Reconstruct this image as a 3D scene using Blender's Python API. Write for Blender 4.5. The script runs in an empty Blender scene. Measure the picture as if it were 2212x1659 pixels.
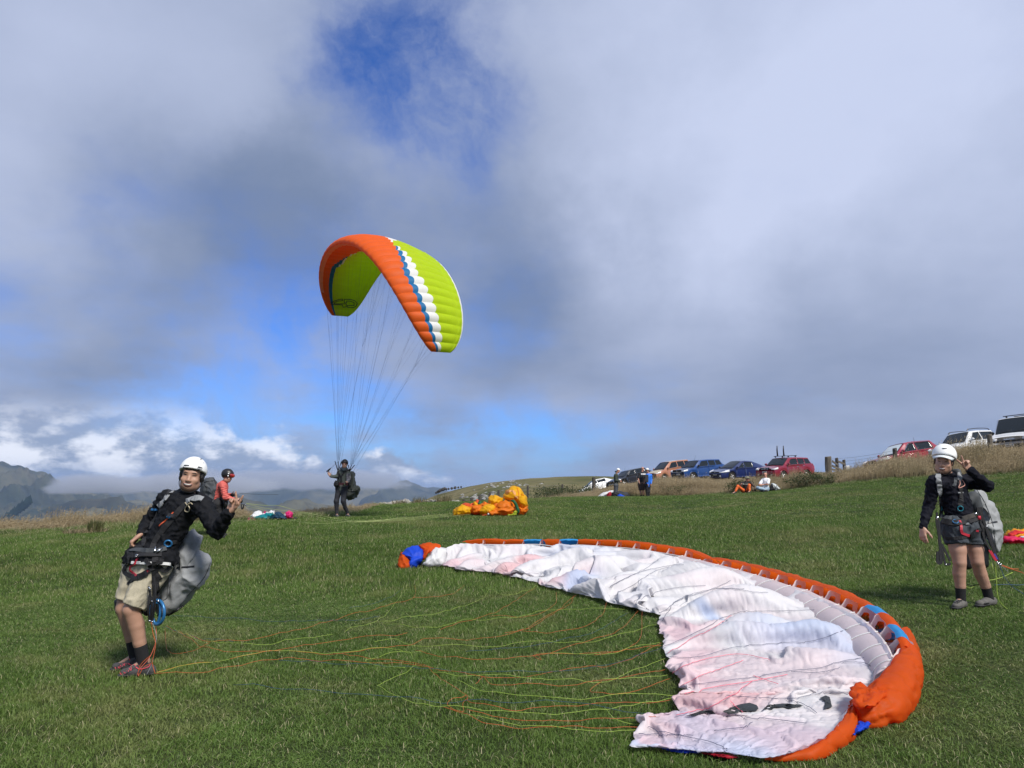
import bpy, bmesh, math, random
import numpy as np
from mathutils import Vector, Matrix, noise
from mathutils.bvhtree import BVHTree
random.seed(7); RNG = np.random.default_rng(7)
SC = bpy.context.scene; COL = SC.collection
rad = math.radians

# ------------------------------------------------------------------ camera
F = 1597.5; PITCH = rad(7.86); CZ = 1.5
cam = bpy.data.cameras.new('camera'); cam.lens = 26.0; cam.sensor_width = 36.0
cam.clip_start = 0.05; cam.clip_end = 60000
camo = bpy.data.objects.new('camera', cam); COL.objects.link(camo)
camo.location = (0, 0, CZ); camo.rotation_euler = (math.pi / 2 + PITCH, 0, 0)
SC.camera = camo
SC.view_settings.view_transform = 'Standard'; SC.view_settings.look = 'None'
SC.view_settings.gamma = 1.0; SC.view_settings.use_curve_mapping = False
SC.view_settings.exposure = 0.95
SC.render.engine = 'CYCLES'
SC.cycles.max_bounces = 8; SC.cycles.transparent_max_bounces = 12; SC.cycles.volume_bounces = 1
SC.cycles.use_denoising = True

def ray(px, py):
    cx, cy = (px - 1106) / F, (829.5 - py) / F
    return np.array([cx, math.cos(PITCH) - cy * math.sin(PITCH), math.sin(PITCH) + cy * math.cos(PITCH)])
def at(px, py, Y):
    d = ray(px, py); return np.array([0, 0, CZ]) + d * (Y / d[1])
def V(p): return Vector((float(p[0]), float(p[1]), float(p[2])))

# ------------------------------------------------------------------ sun and sky
SUN_EL, SUN_AZ = rad(47), rad(146)          # azimuth clockwise from +Y: behind the camera, to the right
sund = np.array([math.sin(SUN_AZ) * math.cos(SUN_EL), math.cos(SUN_AZ) * math.cos(SUN_EL), math.sin(SUN_EL)])
sl = bpy.data.lights.new('sun', 'SUN'); sl.energy = 2.5; sl.angle = rad(14); sl.color = (1, .955, .89)
so = bpy.data.objects.new('sun', sl); COL.objects.link(so)
so.rotation_euler = Vector(-sund).to_track_quat('-Z', 'Y').to_euler()

class NT:
    """small helper for node trees"""
    def __init__(s, tree): s.t = tree; s.n = tree.nodes; s.l = tree.links
    def new(s, typ, **kw):
        nd = s.n.new(typ)
        for k, v in kw.items(): setattr(nd, k, v)
        return nd
    def put(s, sock, v):
        if isinstance(v, bpy.types.NodeSocket): s.l.new(v, sock)
        elif v is not None:
            if hasattr(sock.default_value, '__len__') and not hasattr(v, '__len__'): v = [v] * len(sock.default_value)
            if hasattr(v, '__len__') and len(v) == 3 and len(sock.default_value) == 4: v = list(v) + [1]
            sock.default_value = v
    def math(s, op, a, b=None, c=None, clamp=False):
        nd = s.new('ShaderNodeMath', operation=op, use_clamp=clamp)
        for i, v in enumerate((a, b, c)):
            if v is not None: s.put(nd.inputs[i], v)
        return nd.outputs[0]
    def vmath(s, op, a, b=None, scale=None):
        nd = s.new('ShaderNodeVectorMath', operation=op)
        s.put(nd.inputs[0], a)
        if b is not None: s.put(nd.inputs[1], b)
        if scale is not None: s.put(nd.inputs[3], scale)
        return nd.outputs['Value'] if op in ('DOT_PRODUCT', 'DISTANCE', 'LENGTH') else nd.outputs[0]
    def noise(s, vec, scale, detail=4, rough=.55, lac=2, dist=0, col=False):
        nd = s.new('ShaderNodeTexNoise'); s.put(nd.inputs['Vector'], vec)
        nd.inputs['Scale'].default_value = scale; nd.inputs['Detail'].default_value = detail
        nd.inputs['Roughness'].default_value = rough; nd.inputs['Lacunarity'].default_value = lac
        nd.inputs['Distortion'].default_value = dist
        return nd.outputs['Color' if col else 'Fac']
    def ramp(s, v, lo, hi, a=0., b=1., smooth=True):
        nd = s.new('ShaderNodeMapRange', interpolation_type='SMOOTHSTEP' if smooth else 'LINEAR')
        s.put(nd.inputs[0], v)
        for i, x in enumerate((lo, hi, a, b)): s.put(nd.inputs[i + 1], x)
        return nd.outputs[0]
    def mix(s, f, a, b):
        nd = s.new('ShaderNodeMix', data_type='RGBA'); s.put(nd.inputs[0], f)
        s.put(nd.inputs[6], a); s.put(nd.inputs[7], b); return nd.outputs[2]

W = bpy.data.worlds.new('World'); SC.world = W; W.use_nodes = True
w = NT(W.node_tree); w.n.clear()
SKY_STR = 0.1
sky = w.new('ShaderNodeTexSky', sky_type='NISHITA'); sky.sun_disc = False
sky.sun_elevation = SUN_EL; sky.sun_rotation = SUN_AZ
sky.air_density = 1.0; sky.dust_density = .6; sky.ozone_density = 2.5; sky.altitude = 700
D = w.new('ShaderNodeTexCoord').outputs['Generated']
D = w.vmath('NORMALIZE', D)
# cloud coordinates: one flattened deck, warped by noise so that edges are ragged
sep = w.new('ShaderNodeSeparateXYZ'); w.l.new(D, sep.inputs[0]); dx, dy, dz = sep.outputs
den = w.math('ADD', w.math('ABSOLUTE', dz), .22)
deck = w.new('ShaderNodeCombineXYZ'); w.put(deck.inputs[0], w.math('DIVIDE', dx, den)); w.put(deck.inputs[1], w.math('DIVIDE', dy, den)); deck.inputs[2].default_value = 3.1
deck = deck.outputs[0]
n1 = w.noise(D, 3.2, 7, .6, col=True)
warp = w.vmath('SCALE', w.vmath('SUBTRACT', n1, (.5, .5, .5)), scale=.34)
DW = w.vmath('ADD', D, warp)
n2 = w.noise(D, 22, 5, .6, col=True)
DW2 = w.vmath('ADD', w.vmath('ADD', D, w.vmath('SCALE', warp, scale=.22)), w.vmath('SCALE', w.vmath('SUBTRACT', n2, (.5, .5, .5)), scale=.055))
def blob(px, py, r, amp, vec=None):
    c = ray(px, py); c = c / np.linalg.norm(c)
    d = w.vmath('DISTANCE', vec or DW, tuple(c))
    return w.math('MULTIPLY', w.ramp(d, r / F * 1.0, 0.0), amp)
def total(L):
    o = L[0]
    for x in L[1:]: o = w.math('ADD', o, x)
    return o
nbig = w.noise(deck, 1.15, 8, .58)
nfine = w.noise(deck, 3.4, 7, .6)
# gaps of blue between the clouds
gap = total([blob(880, 60, 370, .95), blob(890, 250, 300, .72), blob(800, -90, 330, .5), blob(1060, 360, 260, .5),
             blob(640, 560, 260, .42), blob(640, 700, 260, .52), blob(730, 810, 280, .66), blob(420, 900, 260, .95), blob(540, 950, 190, .8), blob(950, 1000, 280, .95), blob(800, 930, 200, .5),
             blob(1130, 960, 220, .7), blob(1260, 990, 170, .6), blob(330, 330, 200, .25), blob(1080, 760, 260, .35), blob(1400, 930, 200, .3), blob(0, 820, 250, .4), blob(220, 880, 200, .5)])
cover = w.math('SUBTRACT', w.math('ADD', .98, w.math('MULTIPLY', w.math('SUBTRACT', nbig, .5), 1.9)), w.math('MULTIPLY', gap, .95))
cover = w.math('ADD', cover, w.math('MULTIPLY', w.math('SUBTRACT', nfine, .5), .75))
cover = w.ramp(cover, -.30, 1.0)
# a torn veil of thin cloud inside the gaps
st = w.new('ShaderNodeCombineXYZ'); w.put(st.inputs[0], w.math('ADD', dx, w.math('MULTIPLY', dz, .35))); w.put(st.inputs[1], w.math('MULTIPLY', dy, .8)); w.put(st.inputs[2], w.math('MULTIPLY', dz, .75))
veil = w.math('MULTIPLY', w.ramp(w.noise(w.vmath('ADD', st.outputs[0], w.vmath('SCALE', warp, scale=.5)), 5.5, 9, .66), .34, .70), .80)
cover = w.math('MAXIMUM', cover, w.math('ADD', veil, w.math('MULTIPLY', cover, w.math('SUBTRACT', 1.0, veil))), clamp=True)
# light and dark parts of the deck
lite = total([blob(1900, 60, 700, .55), blob(1500, 470, 420, .5), blob(1750, 250, 500, .25), blob(100, 80, 420, .28), blob(150, 560, 300, .3), blob(520, 230, 280, .28), blob(1250, 120, 350, .2),
              blob(2150, 650, 300, .1), blob(700, 880, 120, .35)])
dark = total([blob(450, 420, 380, .36), blob(1130, 620, 330, .33), blob(1900, 800, 420, .10), blob(680, 430, 300, .12), blob(250, 760, 320, .3), blob(620, 330, 200, .2), blob(1000, 850, 330, .14), blob(100, 900, 160, .1)])
br = w.math('ADD', w.math('ADD', .42, w.math('MULTIPLY', w.math('SUBTRACT', w.noise(deck, 1.5, 7, .52), .5), .85)), w.math('SUBTRACT', lite, dark))
br = w.ramp(br, .0, 1.15, 0, 1, False)
CLD = w.mix(br, (.102, .135, .212), (.31, .345, .455))
# the sky turns to a hard blue between the clouds
tint = w.new('ShaderNodeMix', data_type='RGBA', blend_type='MULTIPLY'); tint.inputs[0].default_value = 1
w.l.new(sky.outputs[0], tint.inputs[6]); tint.inputs[7].default_value = (.23, .42, .80, 1)
blue = w.vmath('SCALE', tint.outputs[2], scale=SKY_STR)
c1 = w.mix(cover, blue, CLD)
# banks of cumulus low above the far range
el = w.ramp(dz, .115, .03)
side = w.ramp(w.math('DIVIDE', dx, w.math('ADD', w.math('ABSOLUTE', dy), .05)), .06, -.12)
cs = w.new('ShaderNodeCombineXYZ'); w.put(cs.inputs[0], dx); w.put(cs.inputs[1], dy); w.put(cs.inputs[2], w.math('MULTIPLY', dz, 1.9))
cum = w.noise(cs.outputs[0], 9, 8, .62)
cub = total([blob(60, 960, 190, .5, DW2), blob(260, 960, 200, .6, DW2), blob(450, 1000, 160, .6, DW2), blob(620, 1010, 150, .65, DW2), blob(780, 1040, 130, .6, DW2), blob(870, 1010, 75, .6, DW2), blob(930, 1060, 110, .55, DW2), blob(0, 1040, 250, .5, DW2), blob(300, 1060, 260, .6, DW2)])
cum = w.math('ADD', w.math('MULTIPLY', w.math('SUBTRACT', cum, .5), 1.6), w.math('MULTIPLY', cub, 1.0))
cumd = w.ramp(cum, .26, .50)
cst = w.new('ShaderNodeCombineXYZ'); w.put(cst.inputs[0], w.math('ADD', dx, .02)); w.put(cst.inputs[1], dy); w.put(cst.inputs[2], w.math('MULTIPLY', w.math('SUBTRACT', dz, -.02), 1.9))
cumup = w.noise(cst.outputs[0], 9, 8, .62)
lit = w.ramp(w.math('ADD', w.math('MULTIPLY', w.math('SUBTRACT', w.noise(cs.outputs[0], 11, 7, .6), w.noise(cst.outputs[0], 11, 7, .6)), 4.5), w.ramp(dz, -.01, .07, .08, .72)), 0., 1.)
CUC = w.mix(lit, (.17, .21, .295), (.56, .575, .62))
c2 = w.mix(w.math('MULTIPLY', cumd, w.math('MULTIPLY', el, .95)), c1, CUC)
outc = w.vmath('SCALE', c2, scale=1 / SKY_STR)
bg = w.new('ShaderNodeBackground'); w.l.new(outc, bg.inputs[0]); bg.inputs[1].default_value = SKY_STR
wo = w.new('ShaderNodeOutputWorld'); w.l.new(bg.outputs[0], wo.inputs[0])

# ------------------------------------------------------------------ helpers
def tag(o, label=None, cat=None, group=None, kind=None):
    if label: o['label'] = label
    if cat: o['category'] = cat
    if group: o['group'] = group
    if kind: o['kind'] = kind
    return o
def thing(name, label, cat, loc=(0, 0, 0), rz=0.0, group=None):
    o = bpy.data.objects.new(name, None); COL.objects.link(o); o.empty_display_size = .1
    o.location = V(loc); o.rotation_euler = (0, 0, rz)
    return tag(o, label, cat, group)
def mk(name, verts, faces, m, parent=None, smooth=True, inv=None):
    """one mesh object; verts in world space when a parent Empty is given unless inv is False"""
    me = bpy.data.meshes.new(name)
    v = np.asarray(verts, dtype=np.float64).reshape(-1, 3)
    if parent is not None and inv is not False:
        M = np.array(wm(parent).inverted()); v = v @ M[:3, :3].T + M[:3, 3]
    if isinstance(faces, np.ndarray):
        k = faces.shape[1]; n = len(faces)
        me.vertices.add(len(v)); me.vertices.foreach_set('co', v.astype(np.float32).ravel())
        me.loops.add(n * k); me.loops.foreach_set('vertex_index', faces.astype(np.int32).ravel())
        me.polygons.add(n); me.polygons.foreach_set('loop_start', np.arange(0, n * k, k, dtype=np.int32))
        me.update(calc_edges=True)
    else:
        me.from_pydata([tuple(p) for p in v], [], [tuple(f) for f in faces])
    if smooth and len(me.polygons): me.polygons.foreach_set('use_smooth', np.ones(len(me.polygons), dtype=bool))
    for x in (m if isinstance(m, (list, tuple)) else [m]): me.materials.append(x)
    me.update()
    o = bpy.data.objects.new(name, me); COL.objects.link(o)
    if parent is not None: o.parent = parent
    return o
def wm(o):
    M = o.matrix_basis.copy() if o.parent is None else wm(o.parent) @ o.matrix_basis
    return M
def inst(src, name, M, parent=None):
    o = bpy.data.objects.new(name, src.data if hasattr(src, 'data') else src); COL.objects.link(o)
    o.parent = parent; o.matrix_basis = M
    return o
def vcol(o, cols, name='tint'):
    at_ = o.data.color_attributes.new(name, 'FLOAT_COLOR', 'POINT')
    c = np.ones((len(o.data.vertices), 4), np.float32); c[:, :3] = cols
    at_.data.foreach_set('color', c.ravel())
def clean(P, n=None):
    """resample a polyline with a Catmull-Rom curve"""
    P = np.asarray(P, float)
    if n is None: return P
    Q = np.vstack([2 * P[0] - P[1], P, 2 * P[-1] - P[-2]])
    t = np.linspace(0, len(P) - 1 - 1e-9, n); i = t.astype(int); f = (t - i)[:, None]
    a, b, c, d = Q[i], Q[i + 1], Q[i + 2], Q[i + 3]
    return .5 * (2 * b + (c - a) * f + (2 * a - 5 * b + 4 * c - d) * f ** 2 + (3 * b - a - 3 * c + d) * f ** 3)
def tube_geo(P, r, k=6):
    P = np.asarray(P, float); n = len(P); r = np.broadcast_to(np.asarray(r, float), (n,))
    T = np.gradient(P, axis=0); T /= np.linalg.norm(T, axis=1)[:, None] + 1e-12
    up = np.array([0.13, .21, .97]); N = np.cross(T, up); bad = np.linalg.norm(N, axis=1) < .05; N[bad] = np.cross(T[bad], [1, 0, 0])
    N /= np.linalg.norm(N, axis=1)[:, None]; B = np.cross(T, N)
    a = np.linspace(0, 2 * np.pi, k, endpoint=False)
    v = (P[:, None] + r[:, None, None] * (np.cos(a)[None, :, None] * N[:, None] + np.sin(a)[None, :, None] * B[:, None])).reshape(-1, 3)
    f = [(i * k + j, i * k + (j + 1) % k, (i + 1) * k + (j + 1) % k, (i + 1) * k + j) for i in range(n - 1) for j in range(k)]
    f += [tuple(range(k))[::-1], tuple((n - 1) * k + j for j in range(k))]
    return v, f
class MB:
    """collects shapes into one mesh"""
    def __init__(s): s.v = []; s.f = []; s.n = 0; s.mi = []
    def add(s, v, f, mi=0):
        v = np.asarray(v, float).reshape(-1, 3); s.v.append(v)
        s.f += [tuple(int(i) + s.n for i in q) for q in f]; s.mi += [mi] * len(f); s.n += len(v); return s
    def tube(s, P, r, k=6, mi=0): return s.add(*tube_geo(P, r, k), mi)
    def box(s, c, size, R=None, mi=0):
        x = np.array([(i, j, k) for i in (-.5, .5) for j in (-.5, .5) for k in (-.5, .5)]) * np.asarray(size, float)
        if R is not None: x = x @ np.asarray(R).T
        return s.add(x + np.asarray(c), [(0, 1, 3, 2), (4, 6, 7, 5), (0, 4, 5, 1), (2, 3, 7, 6), (0, 2, 6, 4), (1, 5, 7, 3)], mi)
    def build(s, name, m, parent=None, smooth=True, inv=None, bevel=0):
        o = mk(name, np.vstack(s.v), s.f, m, parent, smooth, inv)
        if max(s.mi): o.data.polygons.foreach_set('material_index', np.array(s.mi, dtype=np.int32))
        if bevel:
            b = o.modifiers.new('bevel', 'BEVEL'); b.width = bevel; b.segments = 2; b.limit_method = 'ANGLE'
        return o
def grid_faces(nu, nv, wrap=False):
    i, j = np.meshgrid(np.arange(nu if wrap else nu - 1), np.arange(nv - 1), indexing='ij')
    a = i * nv + j; b = ((i + 1) % nu) * nv + j
    return np.stack([a, b, b + 1, a + 1], -1).reshape(-1, 4)

# ---- materials
def pmat(name, col, rough=.6, var=.0, vscale=8., bump=0., bscale=60., metal=0., trans=0., spec=None, col2=None, attr=None, coat=0., sheen=0., alpha=None, emit=None, thin=None):
    m = bpy.data.materials.new(name); m.use_nodes = True; t = NT(m.node_tree); t.n.clear()
    out = t.new('ShaderNodeOutputMaterial'); p = t.new('ShaderNodeBsdfPrincipled')
    pos = t.new('ShaderNodeTexCoord').outputs['Object']
    c = tuple(col)
    if attr:
        a = t.new('ShaderNodeVertexColor', layer_name=attr); c = a.outputs[0]
        if attr == 'tint' and col is not None:
            mm = t.new('ShaderNodeMix', data_type='RGBA', blend_type='MULTIPLY'); mm.inputs[0].default_value = 1
            t.l.new(c, mm.inputs[6]); t.put(mm.inputs[7], tuple(col)); c = mm.outputs[2]
    if var or col2:
        n = t.noise(pos, vscale, 5, .6)
        if col2: c = t.mix(t.ramp(n, .35, .65), c, tuple(col2))
        if var:
            hsv = t.new('ShaderNodeHueSaturation'); t.put(hsv.inputs['Color'], c); t.put(hsv.inputs['Value'], t.ramp(n, .2, .8, 1 - var, 1 + var, False)); c = hsv.outputs[0]
    t.put(p.inputs['Base Color'], c); p.inputs['Roughness'].default_value = rough; p.inputs['Metallic'].default_value = metal
    if spec is not None: p.inputs['Specular IOR Level'].default_value = spec
    if coat: p.inputs['Coat Weight'].default_value = coat; p.inputs['Coat Roughness'].default_value = .06
    if sheen: p.inputs['Sheen Weight'].default_value = sheen
    if bump:
        b = t.new('ShaderNodeBump'); b.inputs['Strength'].default_value = min(1, bump); b.inputs['Distance'].default_value = .01 if bump <= 1 else .01 * bump
        t.put(b.inputs['Height'], t.noise(pos, bscale, 6, .65)); t.l.new(b.outputs[0], p.inputs['Normal'])
    sh = p.outputs[0]
    if trans:
        tr = t.new('ShaderNodeBsdfTranslucent'); t.put(tr.inputs[0], c); mx = t.new('ShaderNodeMixShader'); mx.inputs[0].default_value = trans
        t.l.new(sh, mx.inputs[1]); t.l.new(tr.outputs[0], mx.inputs[2]); sh = mx.outputs[0]
    if alpha is not None:
        tp = t.new('ShaderNodeBsdfTransparent'); mx = t.new('ShaderNodeMixShader'); mx.inputs[0].default_value = alpha
        if thin: tp.inputs[0].default_value = (*thin, 1)
        t.l.new(tp.outputs[0], mx.inputs[1]); t.l.new(sh, mx.inputs[2]); sh = mx.outputs[0]
    t.l.new(sh, out.inputs[0]); m['nt'] = 0
    return m
# ------------------------------------------------------------------ terrain
CP = []
def cp(px, py, Y): p = at(px, py, Y); CP.append((p[0], p[1], p[2]))
for a in [(289, 1458, 6.0), (2075, 1316, 7.5), (478, 1160, 16), (740, 1117, 23), (1060, 1113, 22.5), (1385, 1076, 45), (1640, 1064, 38), (1962, 1033, 33), (2212, 1022, 30),
          (0, 1157, 22), (300, 1141, 24), (540, 1128, 27), (760, 1110, 33), (960, 1100, 36), (1150, 1085, 42), (1740, 1035, 55), (1590, 1036, 58), (1440, 1040, 68), (1285, 1062, 85),
          (1950, 1021, 45), (2085, 1000, 43), (2190, 987, 38), (1240, 1079, 62), (862, 1212, 13.5), (1300, 1062, 50), (1250, 1066, 110), (1340, 1064, 105), (1290, 1069, 96), (1700, 1020, 75)]: cp(*a)
CP += [(0, 0, 0), (-3, 3, -.02), (3, 3, .05), (0, 4.2, 0), (-8, 4, -.12), (8, 3, .35), (0, -8, -.1), (-10, -8, -.4), (10, -8, .4), (16, 10, .85), (3.4, 14, .38), (9.56, 14, .64), (6.7, 11, .44), (5, 28, .66), (8.5, 26, .85), (13, 22, 1.08), (0, 14, .28), (-8, 12, -.02), (30, 20, 2.4), (45, 42, 3.2), (48, 62, 2.9), (40, 85, 2.2), (25, 100, 1.0), (33, 60, 2.4), (60, 100, 1.2), (60, 60, 2.6), (33,52,2.5),
       (-20, 31, -2.2), (-26, 24, -2.0), (-14, 40, -4.5), (-7, 46, -3.6), (-30, 40, -9), (-10, 70, -11), (-1, 60, -1.2), (2, 80, -2.0), (-2, 110, -9), (-30, 80, -18), (-30, -8, -3), (8, 110, .2)]
CP = np.array(CP)
def _tps_k(d2): return np.where(d2 > 0, .5 * d2 * np.log(np.maximum(d2, 1e-12)), 0)
def _tps_fit(C):
    n = len(C); d2 = ((C[:, None, :2] - C[None, :, :2]) ** 2).sum(-1)
    A = np.zeros((n + 3, n + 3)); A[:n, :n] = _tps_k(d2) + np.eye(n) * .25; A[:n, n] = 1; A[:n, n + 1:] = C[:, :2]; A[n:, :n] = A[:n, n:].T
    return np.linalg.solve(A, np.append(C[:, 2], [0, 0, 0]))
TW = _tps_fit(CP)
def gz(x, y):
    x = np.asarray(x, float); y = np.asarray(y, float); sh = np.broadcast(x, y).shape
    X = np.broadcast_to(x, sh).ravel(); Y = np.broadcast_to(y, sh).ravel(); o = np.empty(len(X))
    for i in range(0, len(X), 40000):
        s = slice(i, i + 40000)
        d2 = (X[s, None] - CP[None, :, 0]) ** 2 + (Y[s, None] - CP[None, :, 1]) ** 2
        o[s] = _tps_k(d2) @ TW[:-3] + TW[-3] + TW[-2] * X[s] + TW[-1] * Y[s]
    o += .012 * np.sin(X * 1.9 + 1.1 * np.sin(Y * .9)) * np.cos(Y * 1.6 + .7) + .02 * np.sin(X * .6 + 2) * np.sin(Y * .55)
    return o.reshape(sh) if sh else float(o[0])
def onground(px, py, lo=3.5, hi=140):
    """the ground point seen in this direction"""
    d = ray(px, py); t = np.linspace(lo, hi, 3000) if hi > 30 else np.linspace(lo, hi, 1500)
    P = np.array([0, 0, CZ]) + d[None] * (t / d[1])[:, None]
    k = np.nonzero(P[:, 2] < gz(P[:, 0], P[:, 1]))[0]
    return P[k[0]] if len(k) else P[-1]

def ground_mat():
    m = bpy.data.materials.new('turf_soil'); m.use_nodes = True; t = NT(m.node_tree); p = t.n['Principled BSDF']
    g = t.new('ShaderNodeNewGeometry').outputs['Position']
    n = t.noise(g, .55, 6, .6); f = t.noise(g, 14, 5, .7); 
    c = t.mix(t.ramp(n, .3, .7), (.030, .050, .012), (.058, .066, .024))
    c = t.mix(t.ramp(f, .35, .7), c, (.022, .034, .010))
    a = t.new('ShaderNodeVertexColor', layer_name='dry').outputs[0]
    dry = t.mix(t.ramp(f, .3, .7), (.20, .155, .085), (.12, .105, .05))
    c = t.mix(a, c, dry)
    t.put(p.inputs['Base Color'], c); p.inputs['Roughness'].default_value = .9; p.inputs['Specular IOR Level'].default_value = .1
    b = t.new('ShaderNodeBump'); b.inputs['Strength'].default_value = .7; b.inputs['Distance'].default_value = .03
    t.put(b.inputs['Height'], f); t.l.new(b.outputs[0], p.inputs['Normal'])
    return m
# the mown lawn ends along this line (x as a function of the edge in plan); beyond it tall dry grass
EDGE = np.array([onground(*p) for p in [(-60, 1160), (0, 1156), (150, 1148), (300, 1140), (420, 1134), (540, 1127), (650, 1120), (760, 1109)]] +
                [at(850, 1104, 35), at(960, 1099, 36), at(1060, 1092, 39), at(1150, 1085, 42), at(1240, 1079, 44), at(1330, 1076, 46.5), at(1450, 1072, 45), at(1560, 1067, 41.5), at(1640, 1063, 39.2), at(1750, 1055, 37), at(1850, 1044, 35), at(1962, 1033, 33), at(2090, 1027, 31.5), at(2212, 1022, 30)])
EA = np.arctan2(EDGE[:, 0], EDGE[:, 1]); ER = np.hypot(EDGE[:, 0], EDGE[:, 1])
def edge_r(x, y):
    return np.interp(np.arctan2(x, np.maximum(y, .01)), EA, ER, left=ER[0], right=ER[-1])
def beyond(x, y): return np.hypot(x, y) - edge_r(x, y)
gx = np.concatenate([np.linspace(-70, -18, 40), np.linspace(-17.4, 26, 130), np.linspace(27, 75, 40)]); gy = np.concatenate([np.linspace(-25, 0, 26)[:-1], np.linspace(0, 62, 150), np.linspace(63, 130, 50)])
GX, GY = np.meshgrid(gx, gy, indexing='ij'); GZ = gz(GX, GY)
GZ = np.where(GY > 130 - 1e-3, GZ - 40, GZ); GZ = np.where(GX < -70 + 1e-3, GZ - 60, GZ)
be = beyond(GX, GY)
ground = mk('lawn', np.stack([GX, GY, GZ], -1).reshape(-1, 3), grid_faces(len(gx), len(gy)), ground_mat()); tag(ground, kind='structure')
vcol(ground, np.repeat(np.clip((be + .3) / 1.0, 0, 1).reshape(-1, 1), 3, 1), 'dry')

# ------------------------------------------------------------------ far land: rounded hills, the valley and the range
def fbm(x, y, o=5, lac=2., g=.5, seed=0., ridged=False):
    out = np.zeros(np.shape(x)); a = 1.; f = 1.
    for k in range(o):
        n = np.zeros(np.shape(x))
        rs = np.random.default_rng(int(seed * 100) + k)
        for j in range(7):
            th = rs.uniform(0, 2 * np.pi); ph = rs.uniform(0, 2 * np.pi); q = rs.uniform(.7, 1.4)
            n += np.sin(f * q * (x * np.cos(th) + y * np.sin(th)) + ph + 1.3 * np.sin(f * q * .63 * (y * np.cos(th) - x * np.sin(th)) + 2 * ph))
        n /= 3.2
        out += a * ((1 - np.abs(n)) * 2 - 1 if ridged else n); a *= g; f *= lac
    return out
def hill_mat(name, c1, c2, c3, s, rock=None):
    m = bpy.data.materials.new(name); m.use_nodes = True; t = NT(m.node_tree); p = t.n['Principled BSDF']
    g = t.new('ShaderNodeNewGeometry').outputs['Position']
    n = t.noise(g, s, 8, .62); n2 = t.noise(g, s * 5.5, 6, .65); n3 = t.noise(g, s * .37, 5, .55)
    c = t.mix(t.ramp(n, .36, .62), c1, c2); c = t.mix(t.ramp(t.math('ADD', n3, t.math('MULTIPLY', n2, .35)), .62, .76), c, c3)
    c = t.mix(t.math('MULTIPLY', t.ramp(n2, .42, .66), .6), c, tuple(.42 * x for x in c1))
    t.put(p.inputs['Base Color'], c); p.inputs['Roughness'].default_value = .95; p.inputs['Specular IOR Level'].default_value = .05
    return m
HILL = hill_mat('hill_turf', (.075, .085, .032), (.15, .135, .065), (.19, .165, .09), .05)
# the near hill, about 210 m away
crest = np.array([(800, 1118), (860, 1102), (905, 1086), (950, 1068), (1000, 1056), (1060, 1043), (1100, 1037), (1140, 1032.5), (1200, 1030), (1290, 1029), (1400, 1030), (1560, 1032), (1700, 1034), (1900, 1036)])
na, nr = 220, 60
ax = np.linspace(780, 1900, na); rr = np.linspace(95, 330, nr)
hv = np.zeros((na, nr, 3))
for i, px in enumerate(ax):
    cpx = np.interp(px, crest[:, 0], crest[:, 1]); top = at(px, cpx, 215)
    for j, r in enumerate(rr):
        u = (px - 1106) / F
        zb = np.interp(r, [95, 120, 215, 330], [-9 if px < 1100 else -6, top[2] - 4.5, top[2], top[2] - 10])
        u2 = (r - 95) / 120.
        zz = np.interp(r, [95, 110, 130, 160, 190, 215, 250, 330], [top[2] - 14, top[2] - 9.5, top[2] - 6.3, top[2] - 3.2, top[2] - 1.0, top[2], top[2] - 2, top[2] - 20])
        hv[i, j] = (u * r / math.cos(0), r, zz)
hv[..., 2] += .22 * fbm(hv[..., 0] * .12, hv[..., 1] * .12, 5, seed=3) * np.clip((rr[None] - 95) / 40, 0, 1)
hill = mk('hill', hv.reshape(-1, 3), grid_faces(na, nr), HILL); tag(hill, kind='structure')
def hill_z(px, r):
    return np.array([np.interp(px, ax, hv[:, np.abs(rr - r).argmin(), k]) for k in range(3)])

def ridge(name, crest, R, depth, base, c, seed, ero=1., n=260, nrr=70, back=1.25):
    crest = np.array(crest, float); xs = np.linspace(crest[0, 0], crest[-1, 0], n)
    cpy = np.interp(xs, crest[:, 0], crest[:, 1])
    rs = np.concatenate([np.linspace(R - depth, R, nrr - 14), np.linspace(R, R * back, 15)[1:]])
    v = np.zeros((n, len(rs), 3)); 
    for i, px in enumerate(xs):
        top = at(px, cpy[i], R)[2]
        t = np.clip((R - rs) / depth, 0, 1); t2 = np.clip((rs - R) / (R * (back - 1)), 0, 1)
        z = top + (base - top) * (t ** .8) - 300 * t2
        v[i, :, 0] = (px - 1106) / F * rs; v[i, :, 1] = rs; v[i, :, 2] = z
    s = 2 * np.pi / (depth * .55)
    am = np.sin(np.pi * np.clip((R - rs) / depth, 0, 1)) ** .7
    v[..., 2] += ero * depth * .045 * am[None] * fbm(v[..., 0] * s, v[..., 1] * s * .5, 6, seed=seed, ridged=True)
    v[..., 2] += ero * depth * .006 * fbm(v[..., 0] * s * 4, v[..., 1] * s * 4, 4, seed=seed + 5)
    o = mk(name, v.reshape(-1, 3), grid_faces(n, len(rs)), c); return tag(o, kind='structure')
FAR = hill_mat('range_tussock', (.030, .040, .026), (.070, .074, .044), (.135, .122, .068), .0032)
ridge('mountains', [(-700, 1000), (-300, 1030), (100, 1060), (380, 1062), (460, 1050), (560, 1043), (620, 1041), (660, 1046), (730, 1056), (800, 1050), (850, 1046), (885, 1043), (930, 1054), (1010, 1066), (1100, 1075), (1400, 1090)], 7600, 3600, -420, FAR, 1.1, .8)
ridge('mountains', [(-700, 930), (-250, 955), (-80, 980), (0, 1000), (55, 1006), (105, 1020), (160, 1048), (215, 1070), (280, 1082), (380, 1096), (520, 1112)], 4600, 2100, -330, FAR, 2.3, 1.0)
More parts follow.
